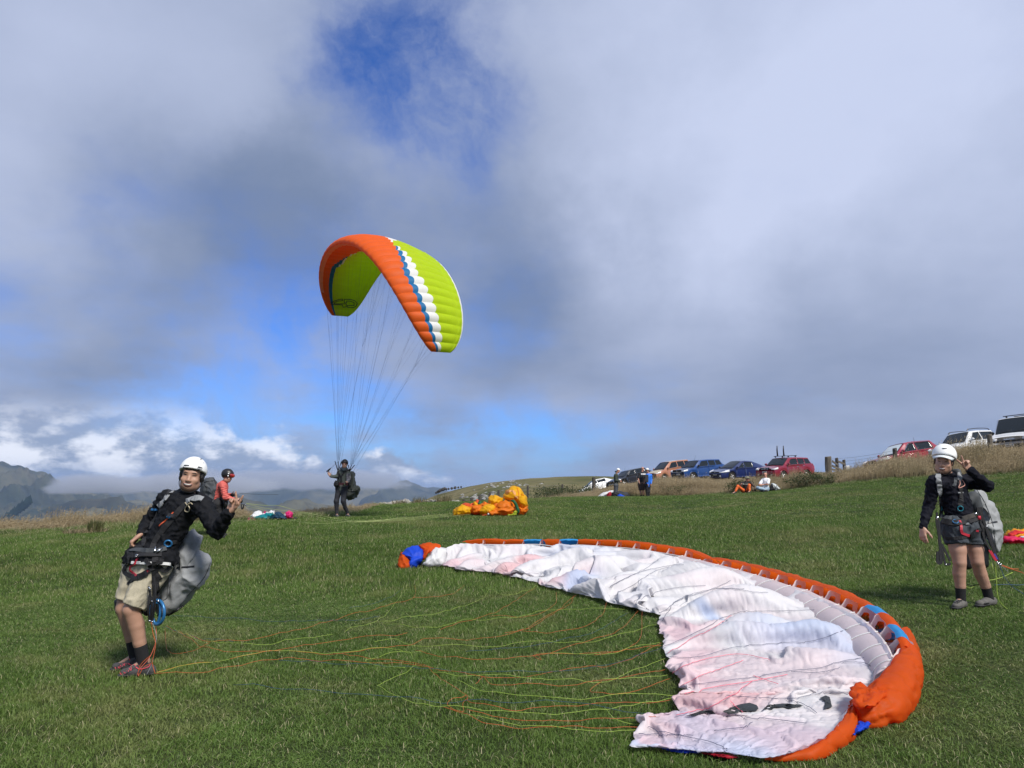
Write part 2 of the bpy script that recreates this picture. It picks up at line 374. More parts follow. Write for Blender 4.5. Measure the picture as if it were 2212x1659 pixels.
ridge('mountains', [(-600, 1120), (0, 1112), (120, 1092), (205, 1078), (262, 1079), (330, 1090), (420, 1074), (470, 1066), (520, 1072), (590, 1090), (660, 1080), (720, 1092), (800, 1104), (900, 1110), (1100, 1130)], 3300, 1500, -330, FAR, 4.7, 1.0)
ridge('mountains', [(-600, 1150), (-100, 1135), (60, 1128), (200, 1118), (280, 1112), (350, 1104), (400, 1097), (470, 1090), (560, 1105), (700, 1112), (830, 1100), (930, 1092), (1000, 1100), (1200, 1130)], 2300, 1000, -330, FAR, 6.1, .9)
vx = np.linspace(-9000, 9000, 60); vy = np.linspace(-9000, 9500, 60); VX, VY = np.meshgrid(vx, vy, indexing='ij')
valley = mk('valley', np.stack([VX, VY, -330 + 12 * fbm(VX * .002, VY * .002, 3, seed=8)], -1).reshape(-1, 3), grid_faces(60, 60), FAR); tag(valley, kind='structure')

# low cloud lying along the range
def cloud_bank(x0, x1, y0, y1, z0, z1, dens, seed):
    m = bpy.data.materials.new('cloud_vapour'); m.use_nodes = True; t = NT(m.node_tree); t.n.clear()
    g = t.new('ShaderNodeNewGeometry').outputs['Position']; sp = t.new('ShaderNodeSeparateXYZ'); t.l.new(g, sp.inputs[0]); X, Y, Z = sp.outputs
    n = t.noise(t.vmath('ADD', t.vmath('MULTIPLY', g, (1, 1, 2.2)), (seed * 1000., 0, 0)), .0042, 6, .62)
    h = t.math('MULTIPLY', t.ramp(Z, z0, z0 + .35 * (z1 - z0)), t.ramp(Z, z1, z0 + .45 * (z1 - z0)))
    e = t.math('MULTIPLY', t.ramp(X, x0, x0 + .18 * (x1 - x0)), t.ramp(X, x1, x1 - .35 * (x1 - x0))); e = t.math('MULTIPLY', e, t.math('MULTIPLY', t.ramp(Y, y0, y0 + .3 * (y1 - y0)), t.ramp(Y, y1, y1 - .3 * (y1 - y0))))
    d = t.ramp(t.math('ADD', t.math('MULTIPLY', n, 1.5), t.math('MULTIPLY', t.math('SUBTRACT', t.math('MULTIPLY', h, e), .5), .75)), .80, 1.12)
    v = t.new('ShaderNodeVolumePrincipled'); v.inputs['Color'].default_value = (.93, .95, 1, 1); v.inputs['Anisotropy'].default_value = .3; t.put(v.inputs['Density'], t.math('MULTIPLY', d, dens))
    o_ = t.new('ShaderNodeOutputMaterial'); t.l.new(v.outputs[0], o_.inputs['Volume'])
    b = MB().box(((x0 + x1) / 2, (y0 + y1) / 2, (z0 + z1) / 2), (x1 - x0, y1 - y0, z1 - z0)); o = b.build('cloud_bank', m, smooth=False); tag(o, kind='stuff'); return o
cloud_bank(-2080, -750, 2900, 3700, -58, 95, .013, 1)
cloud_bank(-2900, -250, 5000, 6200, -85, 210, .0075, 3)
SC.cycles.volume_step_rate = 1.5; SC.cycles.volume_max_steps = 96
# air between here and the range
hz = bpy.data.materials.new('haze_air'); hz.use_nodes = True; t = NT(hz.node_tree); t.n.clear()
pv = t.new('ShaderNodeVolumePrincipled'); pv.inputs['Color'].default_value = (.48, .66, 1, 1); pv.inputs['Density'].default_value = 8e-5; pv.inputs['Anisotropy'].default_value = .2
ou = t.new('ShaderNodeOutputMaterial'); t.l.new(pv.outputs[0], ou.inputs['Volume'])
b = MB().box((0, 200, -170), (24000, 24000, 700)); hzo = b.build('haze', hz, smooth=False); tag(hzo, kind='stuff')
# ------------------------------------------------------------------ grass
def blade_mat(name, greens, straw, tsc):
    m = bpy.data.materials.new(name); m.use_nodes = True; t = NT(m.node_tree); t.n.clear()
    out = t.new('ShaderNodeOutputMaterial'); p = t.new('ShaderNodeBsdfPrincipled')
    g = t.new('ShaderNodeNewGeometry').outputs['Position']; a = t.new('ShaderNodeVertexColor', layer_name='tint').outputs[0]
    sp = t.new('ShaderNodeSeparateColor'); t.l.new(a, sp.inputs[0]); r, gg, bb = sp.outputs
    n = t.noise(g, tsc, 6, .62); n2 = t.noise(g, tsc * 6, 4, .6)
    c = t.mix(t.ramp(t.math('ADD', t.math('MULTIPLY', n, .6), t.math('MULTIPLY', n2, .4)), .42, .58), greens[0], greens[1])
    c = t.mix(t.math('MULTIPLY', r, .85), c, greens[2])
    # patches where the sward is yellower and thinner
    c = t.mix(t.math('MULTIPLY', t.ramp(t.noise(g, tsc * .8, 6, .7), .48, .66), .75), c, greens[3])
    c = t.mix(gg, c, straw)
    t.put(p.inputs['Base Color'], c); p.inputs['Roughness'].default_value = .5; p.inputs['Specular IOR Level'].default_value = .25
    tr = t.new('ShaderNodeBsdfTranslucent'); t.put(tr.inputs[0], c); mx = t.new('ShaderNodeMixShader'); mx.inputs[0].default_value = .28
    t.l.new(p.outputs[0], mx.inputs[1]); t.l.new(tr.outputs[0], mx.inputs[2]); t.l.new(mx.outputs[0], out.inputs[0])
    return m
def scatter(name, sources, pts, rots, scl, idx, mats):
    """one 'stuff' object: source patches instanced on points with geometry nodes"""
    me = bpy.data.meshes.new(name); me.vertices.add(len(pts)); me.vertices.foreach_set('co', np.asarray(pts, np.float32).ravel())
    for nm, typ, arr, key in (('rot', 'FLOAT_VECTOR', rots, 'vector'), ('scl', 'FLOAT_VECTOR', scl, 'vector'), ('idx', 'INT', idx, 'value')):
        A = me.attributes.new(nm, typ, 'POINT'); A.data.foreach_set(key, np.asarray(arr, np.int32 if typ == 'INT' else np.float32).ravel())
    me.update(); o = bpy.data.objects.new(name, me); COL.objects.link(o)
    gt = bpy.data.node_groups.new(name, 'GeometryNodeTree'); gt.interface.new_socket('Geometry', in_out='INPUT', socket_type='NodeSocketGeometry'); gt.interface.new_socket('Geometry', in_out='OUTPUT', socket_type='NodeSocketGeometry')
    N = gt.nodes; L = gt.links; gi = N.new('NodeGroupInput'); go = N.new('NodeGroupOutput')
    iop = N.new('GeometryNodeInstanceOnPoints'); m2p = N.new('GeometryNodeMeshToPoints'); L.new(gi.outputs[0], m2p.inputs[0]); L.new(m2p.outputs[0], iop.inputs['Points'])
    g2i = N.new('GeometryNodeGeometryToInstance')
    for s in reversed(sources):
        oi = N.new('GeometryNodeObjectInfo'); oi.inputs['Object'].default_value = s; L.new(oi.outputs['Geometry'], g2i.inputs[0])
    L.new(g2i.outputs[0], iop.inputs['Instance']); iop.inputs['Pick Instance'].default_value = True
    def attr(nm, typ):
        a = N.new('GeometryNodeInputNamedAttribute'); a.data_type = typ; a.inputs['Name'].default_value = nm; return a.outputs[0]
    L.new(attr('idx', 'INT'), iop.inputs['Instance Index'])
    e2r = N.new('FunctionNodeEulerToRotation'); L.new(attr('rot', 'FLOAT_VECTOR'), e2r.inputs[0]); L.new(e2r.outputs[0], iop.inputs['Rotation'])
    L.new(attr('scl', 'FLOAT_VECTOR'), iop.inputs['Scale']); L.new(iop.outputs[0], go.inputs[0])
    md = o.modifiers.new('scatter', 'NODES'); md.node_group = gt
    return tag(o, kind='stuff')
def patch(name, n, size, hlo, hhi, wid, m, straw=.05, lean=.5, seg=2, round_=False, wind=(0, 0), dryh=1.0, seed=0, droop=0.):
    g = np.random.default_rng(seed)
    x = g.uniform(-size / 2, size / 2, n); y = g.uniform(-size / 2, size / 2, n)
    if round_:
        a = g.uniform(0, 2 * np.pi, n); rr_ = size / 2 * np.sqrt(g.uniform(0, 1, n)); x, y = rr_ * np.cos(a), rr_ * np.sin(a)
    h = g.uniform(hlo, hhi, n) * g.uniform(.75, 1.1, n); az = g.uniform(0, 2 * np.pi, n); ln = g.uniform(.1, 1, n) * lean
    bx, by = np.cos(az) * ln + wind[0], np.sin(az) * ln + wind[1]
    wa = g.uniform(0, 2 * np.pi, n); wx, wy = np.cos(wa) * wid / 2, np.sin(wa) * wid / 2
    is_straw = (g.uniform(0, 1, n) < straw).astype(float) * g.uniform(.5, 1, n); h = h * np.where(is_straw > 0, dryh, 1)
    V_ = []; 
    for k in range(seg):
        t = k / seg; wq = 1 - .35 * t
        cx, cy, cz = x + bx * h * t ** 1.7, y + by * h * t ** 1.7, h * (t - droop * t ** 3) / np.sqrt(1 + ln ** 2 * t)
        V_ += [np.stack([cx - wx * wq, cy - wy * wq, cz], 1), np.stack([cx + wx * wq, cy + wy * wq, cz], 1)]
    V_.append(np.stack([x + bx * h, y + by * h, h * (1 - droop) / np.sqrt(1 + ln ** 2)], 1))
    nv = 2 * seg + 1; VV = np.stack(V_, 1).reshape(-1, 3); b0 = np.arange(n)[:, None] * nv
    tri = []
    for k in range(seg - 1): tri += [[2 * k, 2 * k + 1, 2 * k + 3], [2 * k, 2 * k + 3, 2 * k + 2]]
    tri.append([2 * seg - 2, 2 * seg - 1, 2 * seg])
    Fc = (b0[:, None] + np.array(tri)[None]).reshape(-1, 3)
    o = mk(name, VV, Fc, m); COL.objects.unlink(o)
    tint = np.zeros((n, 3)); tint[:, 0] = g.uniform(0, 1, n); tint[:, 1] = is_straw; tint[:, 2] = g.uniform(0, 1, n)
    vcol(o, np.repeat(tint, nv, 0)); return o
TURF = blade_mat('turf_blade', [(.046, .096, .015), (.106, .182, .036), (.150, .225, .052), (.220, .228, .088)], (.46, .42, .25), .62)
def slope_rot(x, y, rz):
    e = .4; sx = (gz(x + e, y) - gz(x - e, y)) / (2 * e); sy = (gz(x, y + e) - gz(x, y - e)) / (2 * e)
    # Euler XYZ: tilt after a spin about Z; small slopes, so add the tilt directly
    return np.stack([np.arctan(sy), -np.arctan(sx), rz], 1)
def lawn_field(name, ylo, yhi, cell, srcs, jitter, sc0, side, seed):
    g = np.random.default_rng(seed)
    ys = np.arange(ylo, yhi, cell); P = []
    for yv in ys:
        half = yv * .74 + side; xs = np.arange(-half, half, cell)
        P.append(np.stack([xs + g.uniform(-jitter, jitter, len(xs)), yv + g.uniform(-jitter, jitter, len(xs))], 1))
    P = np.vstack(P); P = P[beyond(P[:, 0], P[:, 1]) < .2]
    # spin in quarter turns is enough, patches are tilted by the slope afterwards
    n = len(P); rz = g.uniform(0, 2 * np.pi, n) * 0; R = slope_rot(P[:, 0], P[:, 1], rz)
    lush = fbm(P[:, 0] * .9, P[:, 1] * .9, 4, seed=9) * .5 + fbm(P[:, 0] * 2.7, P[:, 1] * 2.7, 3, seed=4) * .3
    s = np.stack([np.ones(n), np.ones(n), np.clip(1 + .55 * lush, .5, 2.0)], 1) * sc0
    return scatter(name, srcs, np.c_[P, gz(P[:, 0], P[:, 1])], R, s, g.integers(0, len(srcs), n), TURF)
near = [patch('turf', 900, .44, .020, .052, .0040, TURF, .055, 1.25, 3, seed=20 + i, dryh=1.1, droop=.22) for i in range(7)]
mid = [patch('turf', 950, .95, .032, .070, .0075, TURF, .06, .9, 2, seed=40 + i, dryh=1.15) for i in range(5)]
farp = [patch('turf', 1300, 1.9, .028, .052, .014, TURF, .05, .9, 2, seed=60 + i, dryh=1.1) for i in range(4)]
def fringe():
    g = np.random.default_rng(19); fp = [patch('long_grass', 160, .55, .07, .21, .008, TURF, .16, .9, 3, True, (.1, .02), 1.3, 90 + i, .2) for i in range(4)]; P = []; S = []
    for az in np.arange(rad(-36), rad(36.5), .0030):
        r0 = edge_r(np.sin(az), np.cos(az))
        for d in (-.9, -.45, 0, .4):
            r = r0 + d + g.uniform(-.3, .3); k = .5 + .5 * float(fbm(np.array([r * math.sin(az) * .7]), np.array([r * math.cos(az) * .7]), 3, seed=33)[0])
            if g.uniform() < .35 + .3 * (d > -.3) + .4 * (k - .5): P.append((r * math.sin(az), r * math.cos(az))); S.append((.5 + .8 * max(0, k)) * (1 + .35 * d))
    P = np.array(P); S = np.array(S); n = len(P); return scatter('long_grass', fp, np.c_[P, gz(P[:, 0], P[:, 1]) - .01], np.stack([0 * S, 0 * S, g.uniform(0, 6.3, n)], 1), np.stack([np.ones(n), np.ones(n), S], 1), g.integers(0, 4, n), TURF)
fringe()
lawn_field('grass', 3.2, 10.2, .30, near, .09, 1, 1.6, 1)
lawn_field('grass', 10.2, 20, .62, mid, .16, 1, 2.5, 2)
lawn_field('grass', 19.6, 48, 1.25, farp, .35, 1, 4, 3)
# tall dry grass on the bank and at the edges
TALL = blade_mat('tall_grass', [(.25, .19, .10), (.38, .30, .175), (.43, .35, .22), (.17, .15, .075)], (.08, .105, .035), .22)
def tall_patch(i, n=70, size=.7, h=(.5, .95), green=.16):
    o = patch('tall_grass', n, size, h[0], h[1], .012, TALL, green, .22, 3, True, (.12, .03), .62, seed=100 + i, droop=.05)
    me = o.data; g = np.random.default_rng(200 + i)
    # seed heads: small feathery leaflets round the tips
    v = np.empty(len(me.vertices) * 3, np.float32); me.vertices.foreach_get('co', v); v = v.reshape(-1, 7, 3)
    tip, sub = v[:, 6], v[:, 5]; nb = len(tip); K = 5
    base = tip[:, None] + (sub - tip)[:, None] * g.uniform(-.1, .8, (nb, K, 1))
    d = np.concatenate([g.normal(0, .035, (nb, K, 2)), g.uniform(.02, .08, (nb, K, 1))], 2) + np.array([.03, .01, 0])
    wv = g.normal(0, .006, (nb, K, 3)); nv = np.stack([base - wv, base + wv, base + d], 2).reshape(-1, 3)
    allv = np.vstack([v.reshape(-1, 3), nv]); f0 = np.empty(len(me.polygons) * 3, np.int32); me.loops.foreach_get('vertex_index', f0)
    fn = (np.arange(nb * K)[:, None] * 3 + np.arange(3)[None]) + len(v) * 7
    o2 = mk('tall_grass', allv, np.vstack([f0.reshape(-1, 3), fn]), TALL); COL.objects.unlink(o2)
    t = np.random.default_rng(300 + i).uniform(0, 1, (len(v), 1)); gr = (np.random.default_rng(100 + i).uniform(0, 1, len(v)) < 0) * 1.
    c0 = np.empty(len(me.vertices) * 4, np.float32); me.color_attributes['tint'].data.foreach_get('color', c0); c0 = c0.reshape(-1, 4)[:, :3]
    cn = np.repeat(c0.reshape(-1, 7, 3)[:, 0], K * 3, 0); cn[:, 1] *= .2
    vcol(o2, np.vstack([c0, cn])); return o2
tall = [tall_patch(i) for i in range(6)] + [tall_patch(6 + i, 16, .8, (.95, 1.35), .02) for i in range(2)]
def tall_field():
    g = np.random.default_rng(11); P = []; S = []
    for az in np.arange(rad(-37), rad(37.5), .0021):
        r0 = edge_r(np.sin(az), np.cos(az)) ; px = 1106 + F * math.tan(az)
        wdt = 14 if px > 1330 else (9 if px < 520 else 5)
        if px > 1330: wdt = np.interp(px, [1330, 1500, 1750, 1850, 2050, 2300], [34, 15, 15, 11, 10, 9])
        d = 0.25
        while d < wdt:
            if not (760 < px < 940 and d > 1.5) and (not (1000 < px < 1330) or g.uniform() < .5):
                r = r0 + d + g.uniform(-.25, .25); a = az + g.uniform(-.002, .002); P.append((r * math.sin(a), r * math.cos(a)))
                hs = min(1., .45 + .25 * d) if px > 520 else min(1, .6 + .2 * d)
                hs *= .62 + .75 * np.clip(.5 + .5 * float(fbm(np.array([r * math.sin(a) * .9]), np.array([r * math.cos(a) * .9]), 3, seed=21)[0]), 0, 1)
                if px > 1330: hs *= np.clip(1.25 - (d - 2.0) / 6.0, .30, 1)
                if 520 < px < 1330: hs *= np.interp(px, [520, 560, 1000, 1250, 1330], [.4, .16, .25, .45, .65])
                elif px < 520: hs *= .42
                elif px < 1700: hs *= np.interp(px, [1330, 1420, 1560, 1620, 1700], [.66, .78, .74, .58, .56])
                else: hs *= np.interp(px, [1700, 1760, 1850, 2212], [.75, .55, .95, .9])
                S.append(hs * g.uniform(.8, 1.2))
            d += (.42 + .03 * d)
    P = np.array(P); S = np.array(S); n = len(P)
    R = np.stack([g.normal(0, .08, n), g.normal(0, .08, n), g.uniform(-.6, .6, n)], 1)
    return scatter('tall_grass', tall, np.c_[P, gz(P[:, 0], P[:, 1]) - .02], R, np.stack([np.maximum(S, .7), np.maximum(S, .7), S], 1), g.integers(0, 8, n), TALL)
tall_field()
# ------------------------------------------------------------------ smooth bodies: blended distance fields -> mesh
def _seg(P, a, b):
    ab = b - a; L2 = max(float(ab @ ab), 1e-12)
    h = np.clip(((P - a) @ ab) / L2, 0, 1); return h, P - a - h[..., None] * ab
class Field:
    def __init__(s, k=.02): s.p = []; s.k = k
    def cap(s, a, b, ra, rb=None, k=None, flat=None, op='add'):
        s.p.append(('c', np.asarray(a, float), np.asarray(b, float), ra, ra if rb is None else rb, s.k if k is None else k, flat, op)); return s
    def chain(s, pts, rs, k=None, flat=None):
        for i in range(len(pts) - 1): s.cap(pts[i], pts[i + 1], rs[i], rs[i + 1], (k if i == 0 else min(.012, s.k if k is None else k)), flat)
        return s
    def ell(s, c, r, R=None, k=None, op='add'):
        s.p.append(('e', np.asarray(c, float), np.asarray(r, float), np.eye(3) if R is None else np.asarray(R, float), s.k if k is None else k, op)); return s
    def cut(s, p, n):
        s.p.append(('h', np.asarray(p, float), np.asarray(n, float) / np.linalg.norm(n))); return s
    def shell(s, th): s.p.append(('s', th)); return s
    def bounds(s):
        lo = np.full(3, 1e9); hi = -lo
        for q in s.p:
            if q[0] == 'c' and q[-1] == 'add':
                r = max(q[3], q[4]); lo = np.minimum(lo, np.minimum(q[1], q[2]) - r); hi = np.maximum(hi, np.maximum(q[1], q[2]) + r)
            elif q[0] == 'e' and q[-1] == 'add':
                e = np.sqrt(((q[3] * q[2][None]) ** 2).sum(1)); lo = np.minimum(lo, q[1] - e); hi = np.maximum(hi, q[1] + e)
        return lo, hi
    def mesh(s, vox):
        lo, hi = s.bounds(); m = 3 * vox; lo = lo - m; hi = hi + m
        n = np.ceil((hi - lo) / vox).astype(int) + 1
        Fv = np.full(n, .5, np.float32)
        for q in s.p:
            if q[0] == 'h':
                ii = [lo[d] + vox * np.arange(n[d]) for d in range(3)]
                d = ((ii[0] - q[1][0]) * q[2][0])[:, None, None] + ((ii[1] - q[1][1]) * q[2][1])[None, :, None] + ((ii[2] - q[1][2]) * q[2][2])[None, None]
                np.maximum(Fv, d, out=Fv); continue
            if q[0] == 's': Fv = np.maximum(Fv, -(Fv + q[1])); continue
            if q[0] == 'c':
                r = max(q[3], q[4]); a = np.minimum(q[1], q[2]) - r; b = np.maximum(q[1], q[2]) + r; k = q[5]
            else:
                e = np.sqrt(((q[3] * q[2][None]) ** 2).sum(1)); a = q[1] - e; b = q[1] + e; k = q[4]
            mg = k + 3 * vox
            i0 = np.clip(((a - mg - lo) / vox).astype(int), 0, n); i1 = np.clip(((b + mg - lo) / vox).astype(int) + 2, 0, n)
            if (i1 <= i0).any(): continue
            G = np.stack(np.meshgrid(*[lo[d] + vox * np.arange(i0[d], i1[d]) for d in range(3)], indexing='ij'), -1)
            if q[0] == 'c':
                h, dv = _seg(G, q[1], q[2])
                if q[6] is not None:
                    nrm, f = np.asarray(q[6][0], float), q[6][1]; nrm = nrm / np.linalg.norm(nrm)
                    dv = dv + ((f - 1) * (dv @ nrm))[..., None] * nrm
                d = np.sqrt((dv ** 2).sum(-1)) - (q[3] + (q[4] - q[3]) * h)
            else:
                p = (G - q[1]) @ q[3]; l = np.sqrt(((p / q[2]) ** 2).sum(-1)); g = np.sqrt(((p / q[2] ** 2) ** 2).sum(-1)) + 1e-9
                d = l * (l - 1) / g
            S = tuple(slice(i0[d_], i1[d_]) for d_ in range(3)); A = Fv[S]; d = d.astype(np.float32)
            if q[-1] == 'sub':
                d = -d; h = np.maximum(k - np.abs(A - d), 0) / max(k, 1e-6); Fv[S] = np.maximum(A, d) + h * h * k * .25
            else:
                h = np.maximum(k - np.abs(A - d), 0) / max(k, 1e-6); Fv[S] = np.minimum(A, d) - h * h * k * .25
        return nets(Fv, lo, vox)
def nets(Fv, org, h):
    neg = Fv < 0; n = Fv.shape
    c = np.zeros((n[0] - 1, n[1] - 1, n[2] - 1), np.uint8)
    for a in (0, 1):
        for b in (0, 1):
            for d in (0, 1): c += neg[a:n[0] - 1 + a, b:n[1] - 1 + b, d:n[2] - 1 + d]
    idx = np.argwhere((c > 0) & (c < 8)); vid = np.full(c.shape, -1, np.int32); vid[tuple(idx.T)] = np.arange(len(idx))
    cs = np.array([(a, b, d) for a in (0, 1) for b in (0, 1) for d in (0, 1)]); val = np.stack([Fv[tuple((idx + o).T)] for o in cs], 1)
    acc = np.zeros((len(idx), 3)); cnt = np.zeros(len(idx))
    for i in range(8):
        for j in range(i + 1, 8):
            if np.abs(cs[i] - cs[j]).sum() == 1:
                m = (val[:, i] < 0) != (val[:, j] < 0); t = val[m, i] / (val[m, i] - val[m, j])
                acc[m] += cs[i] + t[:, None] * (cs[j] - cs[i]); cnt[m] += 1
    v = org + h * (idx + acc / cnt[:, None]); Q = []
    for ax in range(3):
        sl0 = [slice(None)] * 3; sl1 = [slice(None)] * 3; sl0[ax] = slice(0, n[ax] - 1); sl1[ax] = slice(1, n[ax])
        e = np.argwhere(neg[tuple(sl0)] != neg[tuple(sl1)]); b_, c_ = (ax + 1) % 3, (ax + 2) % 3
        e = e[(e[:, b_] > 0) & (e[:, c_] > 0) & (e[:, b_] < n[b_] - 1) & (e[:, c_] < n[c_] - 1)]
        def cell(db, dc): o = e.copy(); o[:, b_] -= db; o[:, c_] -= dc; return vid[tuple(o.T)]
        q = np.stack([cell(1, 1), cell(0, 1), cell(0, 0), cell(1, 0)], 1); fl = ~neg[tuple(e.T)]; q[fl] = q[fl][:, ::-1]; Q.append(q)
    q = np.vstack(Q); return v, q[(q >= 0).all(1)]
def vnormals(v, f):
    n = np.zeros_like(v); a, b, c, d = (v[f[:, i]] for i in range(4)) if f.shape[1] == 4 else (v[f[:, 0]], v[f[:, 1]], v[f[:, 2]], v[f[:, 2]])
    fn = np.cross(c - a, d - b) if f.shape[1] == 4 else np.cross(b - a, c - a)
    for i in range(f.shape[1]): np.add.at(n, f[:, i], fn)
    return n / (np.linalg.norm(n, axis=1)[:, None] + 1e-12)
def wave3(p, s, seed=0, o=3, ridged=False):
    """cheap vectorised 3-D noise of warped sines"""
    r = np.random.default_rng(seed); out = np.zeros(len(p)); a = 1.
    for k in range(o):
        acc = np.zeros(len(p)); f = 2 * np.pi / s * 1.9 ** k
        for j in range(5):
            d = r.normal(size=3); d /= np.linalg.norm(d); e = r.normal(size=3); e /= np.linalg.norm(e); ph = r.uniform(0, 6.3, 2)
            acc += np.sin(f * r.uniform(.7, 1.3) * (p @ d) + ph[0] + 1.2 * np.sin(f * .6 * (p @ e) + ph[1]))
        acc /= 2.6; out += a * ((1 - np.abs(acc)) * 2 - 1 if ridged else acc); a *= .5
    return out
def wrinkle(v, f, amp, s, seed=0, aniso=None, ridged=True):
    n = vnormals(v, f); p = v.copy()
    if aniso is not None:
        d = np.asarray(aniso[0], float); d /= np.linalg.norm(d); p = p + ((aniso[1] - 1) * (p @ d))[:, None] * d
    return v + n * (amp * (wave3(p, s, seed, 3, ridged) - .15))[:, None]
def bvh_of(v, f): return BVHTree.FromPolygons([tuple(p) for p in v], [tuple(int(i) for i in q) for q in f])
CAMP = Vector((0, 0, CZ))
def hit(bv, px, py):
    d = Vector(ray(px, py)).normalized(); best = None
    for b in (bv if isinstance(bv, (list, tuple)) else [bv]):
        l, n, i, dist = b.ray_cast(CAMP, d)
        if l is not None and (best is None or dist < best[2]): best = (np.array(l), np.array(n), dist)
    if best is not None and best[1] @ np.array(d) > 0: best = (best[0], -best[1], best[2])
    return best
def drape(pts, bv, n, lift=.004):
    """polyline seen in the picture -> points and normals on the cloth underneath"""
    Q = clean(pts, n); P = [None] * n; N = [None] * n
    for i, (x, y) in enumerate(Q):
        h = hit(bv, x, y)
        if h: P[i], N[i] = h[0] + lift * h[1], h[1]
    ok = [i for i in range(n) if P[i] is not None]
    if not ok: return None, None
    Ys = np.interp(np.arange(n), ok, [P[i][1] for i in ok])
    for i in range(n):
        if P[i] is None: P[i] = at(Q[i, 0], Q[i, 1], Ys[i]); N[i] = np.array([0, -1, .1])
    return np.array(P), np.array(N)
def ribbon_geo(P, N, w, th):
    n = len(P); T = np.gradient(P, axis=0); T /= np.linalg.norm(T, axis=1)[:, None] + 1e-12
    N = N.copy()
    for _ in range(2): N = np.vstack([N[:1], (N[:-2] + 2 * N[1:-1] + N[2:]) / 4, N[-1:]]) if n > 2 else N
    B = np.cross(T, N); B /= np.linalg.norm(B, axis=1)[:, None] + 1e-9; N = np.cross(B, T)
    w = np.broadcast_to(np.asarray(w, float), (n,))[:, None]
    v = np.stack([P - B * w / 2, P + B * w / 2, P + B * w * .46 + N * th, P - B * w * .46 + N * th], 1).reshape(-1, 3)
    f = [(i * 4 + j, i * 4 + (j + 1) % 4, i * 4 + 4 + (j + 1) % 4, i * 4 + 4 + j) for i in range(n - 1) for j in range(4)] + [(3, 2, 1, 0), tuple((n - 1) * 4 + j for j in range(4))]
    return v, f
def strap(name, pts, bv, w, th, m, parent, n=14, lift=.002):
    P, N = drape(pts, bv, n, lift)
    if P is None: return None
    return mk(name, *ribbon_geo(P, N, w, th), m, parent, smooth=False)
def cord(name, pts, bv, r, m, parent, n=18, lift=None):
    P, N = drape(pts, bv, n, r if lift is None else lift)
    if P is None: return None
    return mk(name, *tube_geo(P, r, 5), m, parent)
def pillow(name, outline, Y0, thick, m, parent, rings=14, per=6, wr=(.012, .22), seed=0, back=1.0, centre=None, pw=.5):
    """a stuffed cloth shape: outline seen in the picture at depth Y0 (number or function), bulging to both sides"""
    B = np.vstack([outline, outline[:1]]); B = clean(B, per * len(outline) + 1)[:-1]; nb = len(B)
    c = np.mean(outline, 0) if centre is None else np.array(centre)
    yf = Y0 if callable(Y0) else (lambda x, y: Y0)
    vs = []; 
    def pt(q, off): return at(q[0], q[1], yf(q[0], q[1]) + off)
    for side in (-1, 1):
        for k in range(rings + (0 if side < 0 else -1)):
            r = 1 - k / rings if side < 0 else 1 - (k + 1) / rings
            o = side * thick * (1 - r ** 2.2) ** pw * (1 if side < 0 else back)
            vs += [pt(c + r * (b - c), o) for b in B]
    i_f = len(vs); vs.append(pt(c, -thick)); vs.append(pt(c, thick * back)); f = []
    R1 = rings
    for k in range(R1 - 1):
        for j in range(nb): f.append((k * nb + j, (k + 1) * nb + j, (k + 1) * nb + (j + 1) % nb, k * nb + (j + 1) % nb))
    for j in range(nb): f.append(((R1 - 1) * nb + j, i_f, (R1 - 1) * nb + (j + 1) % nb))
    o0 = R1 * nb
    for j in range(nb): f.append((j, (j + 1) % nb, o0 + (j + 1) % nb, o0 + j))
    for k in range(rings - 2):
        for j in range(nb): f.append((o0 + k * nb + j, o0 + k * nb + (j + 1) % nb, o0 + (k + 1) * nb + (j + 1) % nb, o0 + (k + 1) * nb + j))
    for j in range(nb): f.append((o0 + (rings - 2) * nb + j, o0 + (rings - 2) * nb + (j + 1) % nb, i_f + 1))
    vs = np.array(vs); q = np.array([t if len(t) == 4 else (*t, t[2]) for t in f])
    if wr: 
        n = vnormals(vs, q); vs = vs + n * (wr[0] * wave3(vs, wr[1], seed, 3, True))[:, None]
    o = mk(name, vs, f, m, parent); return o, vs, q

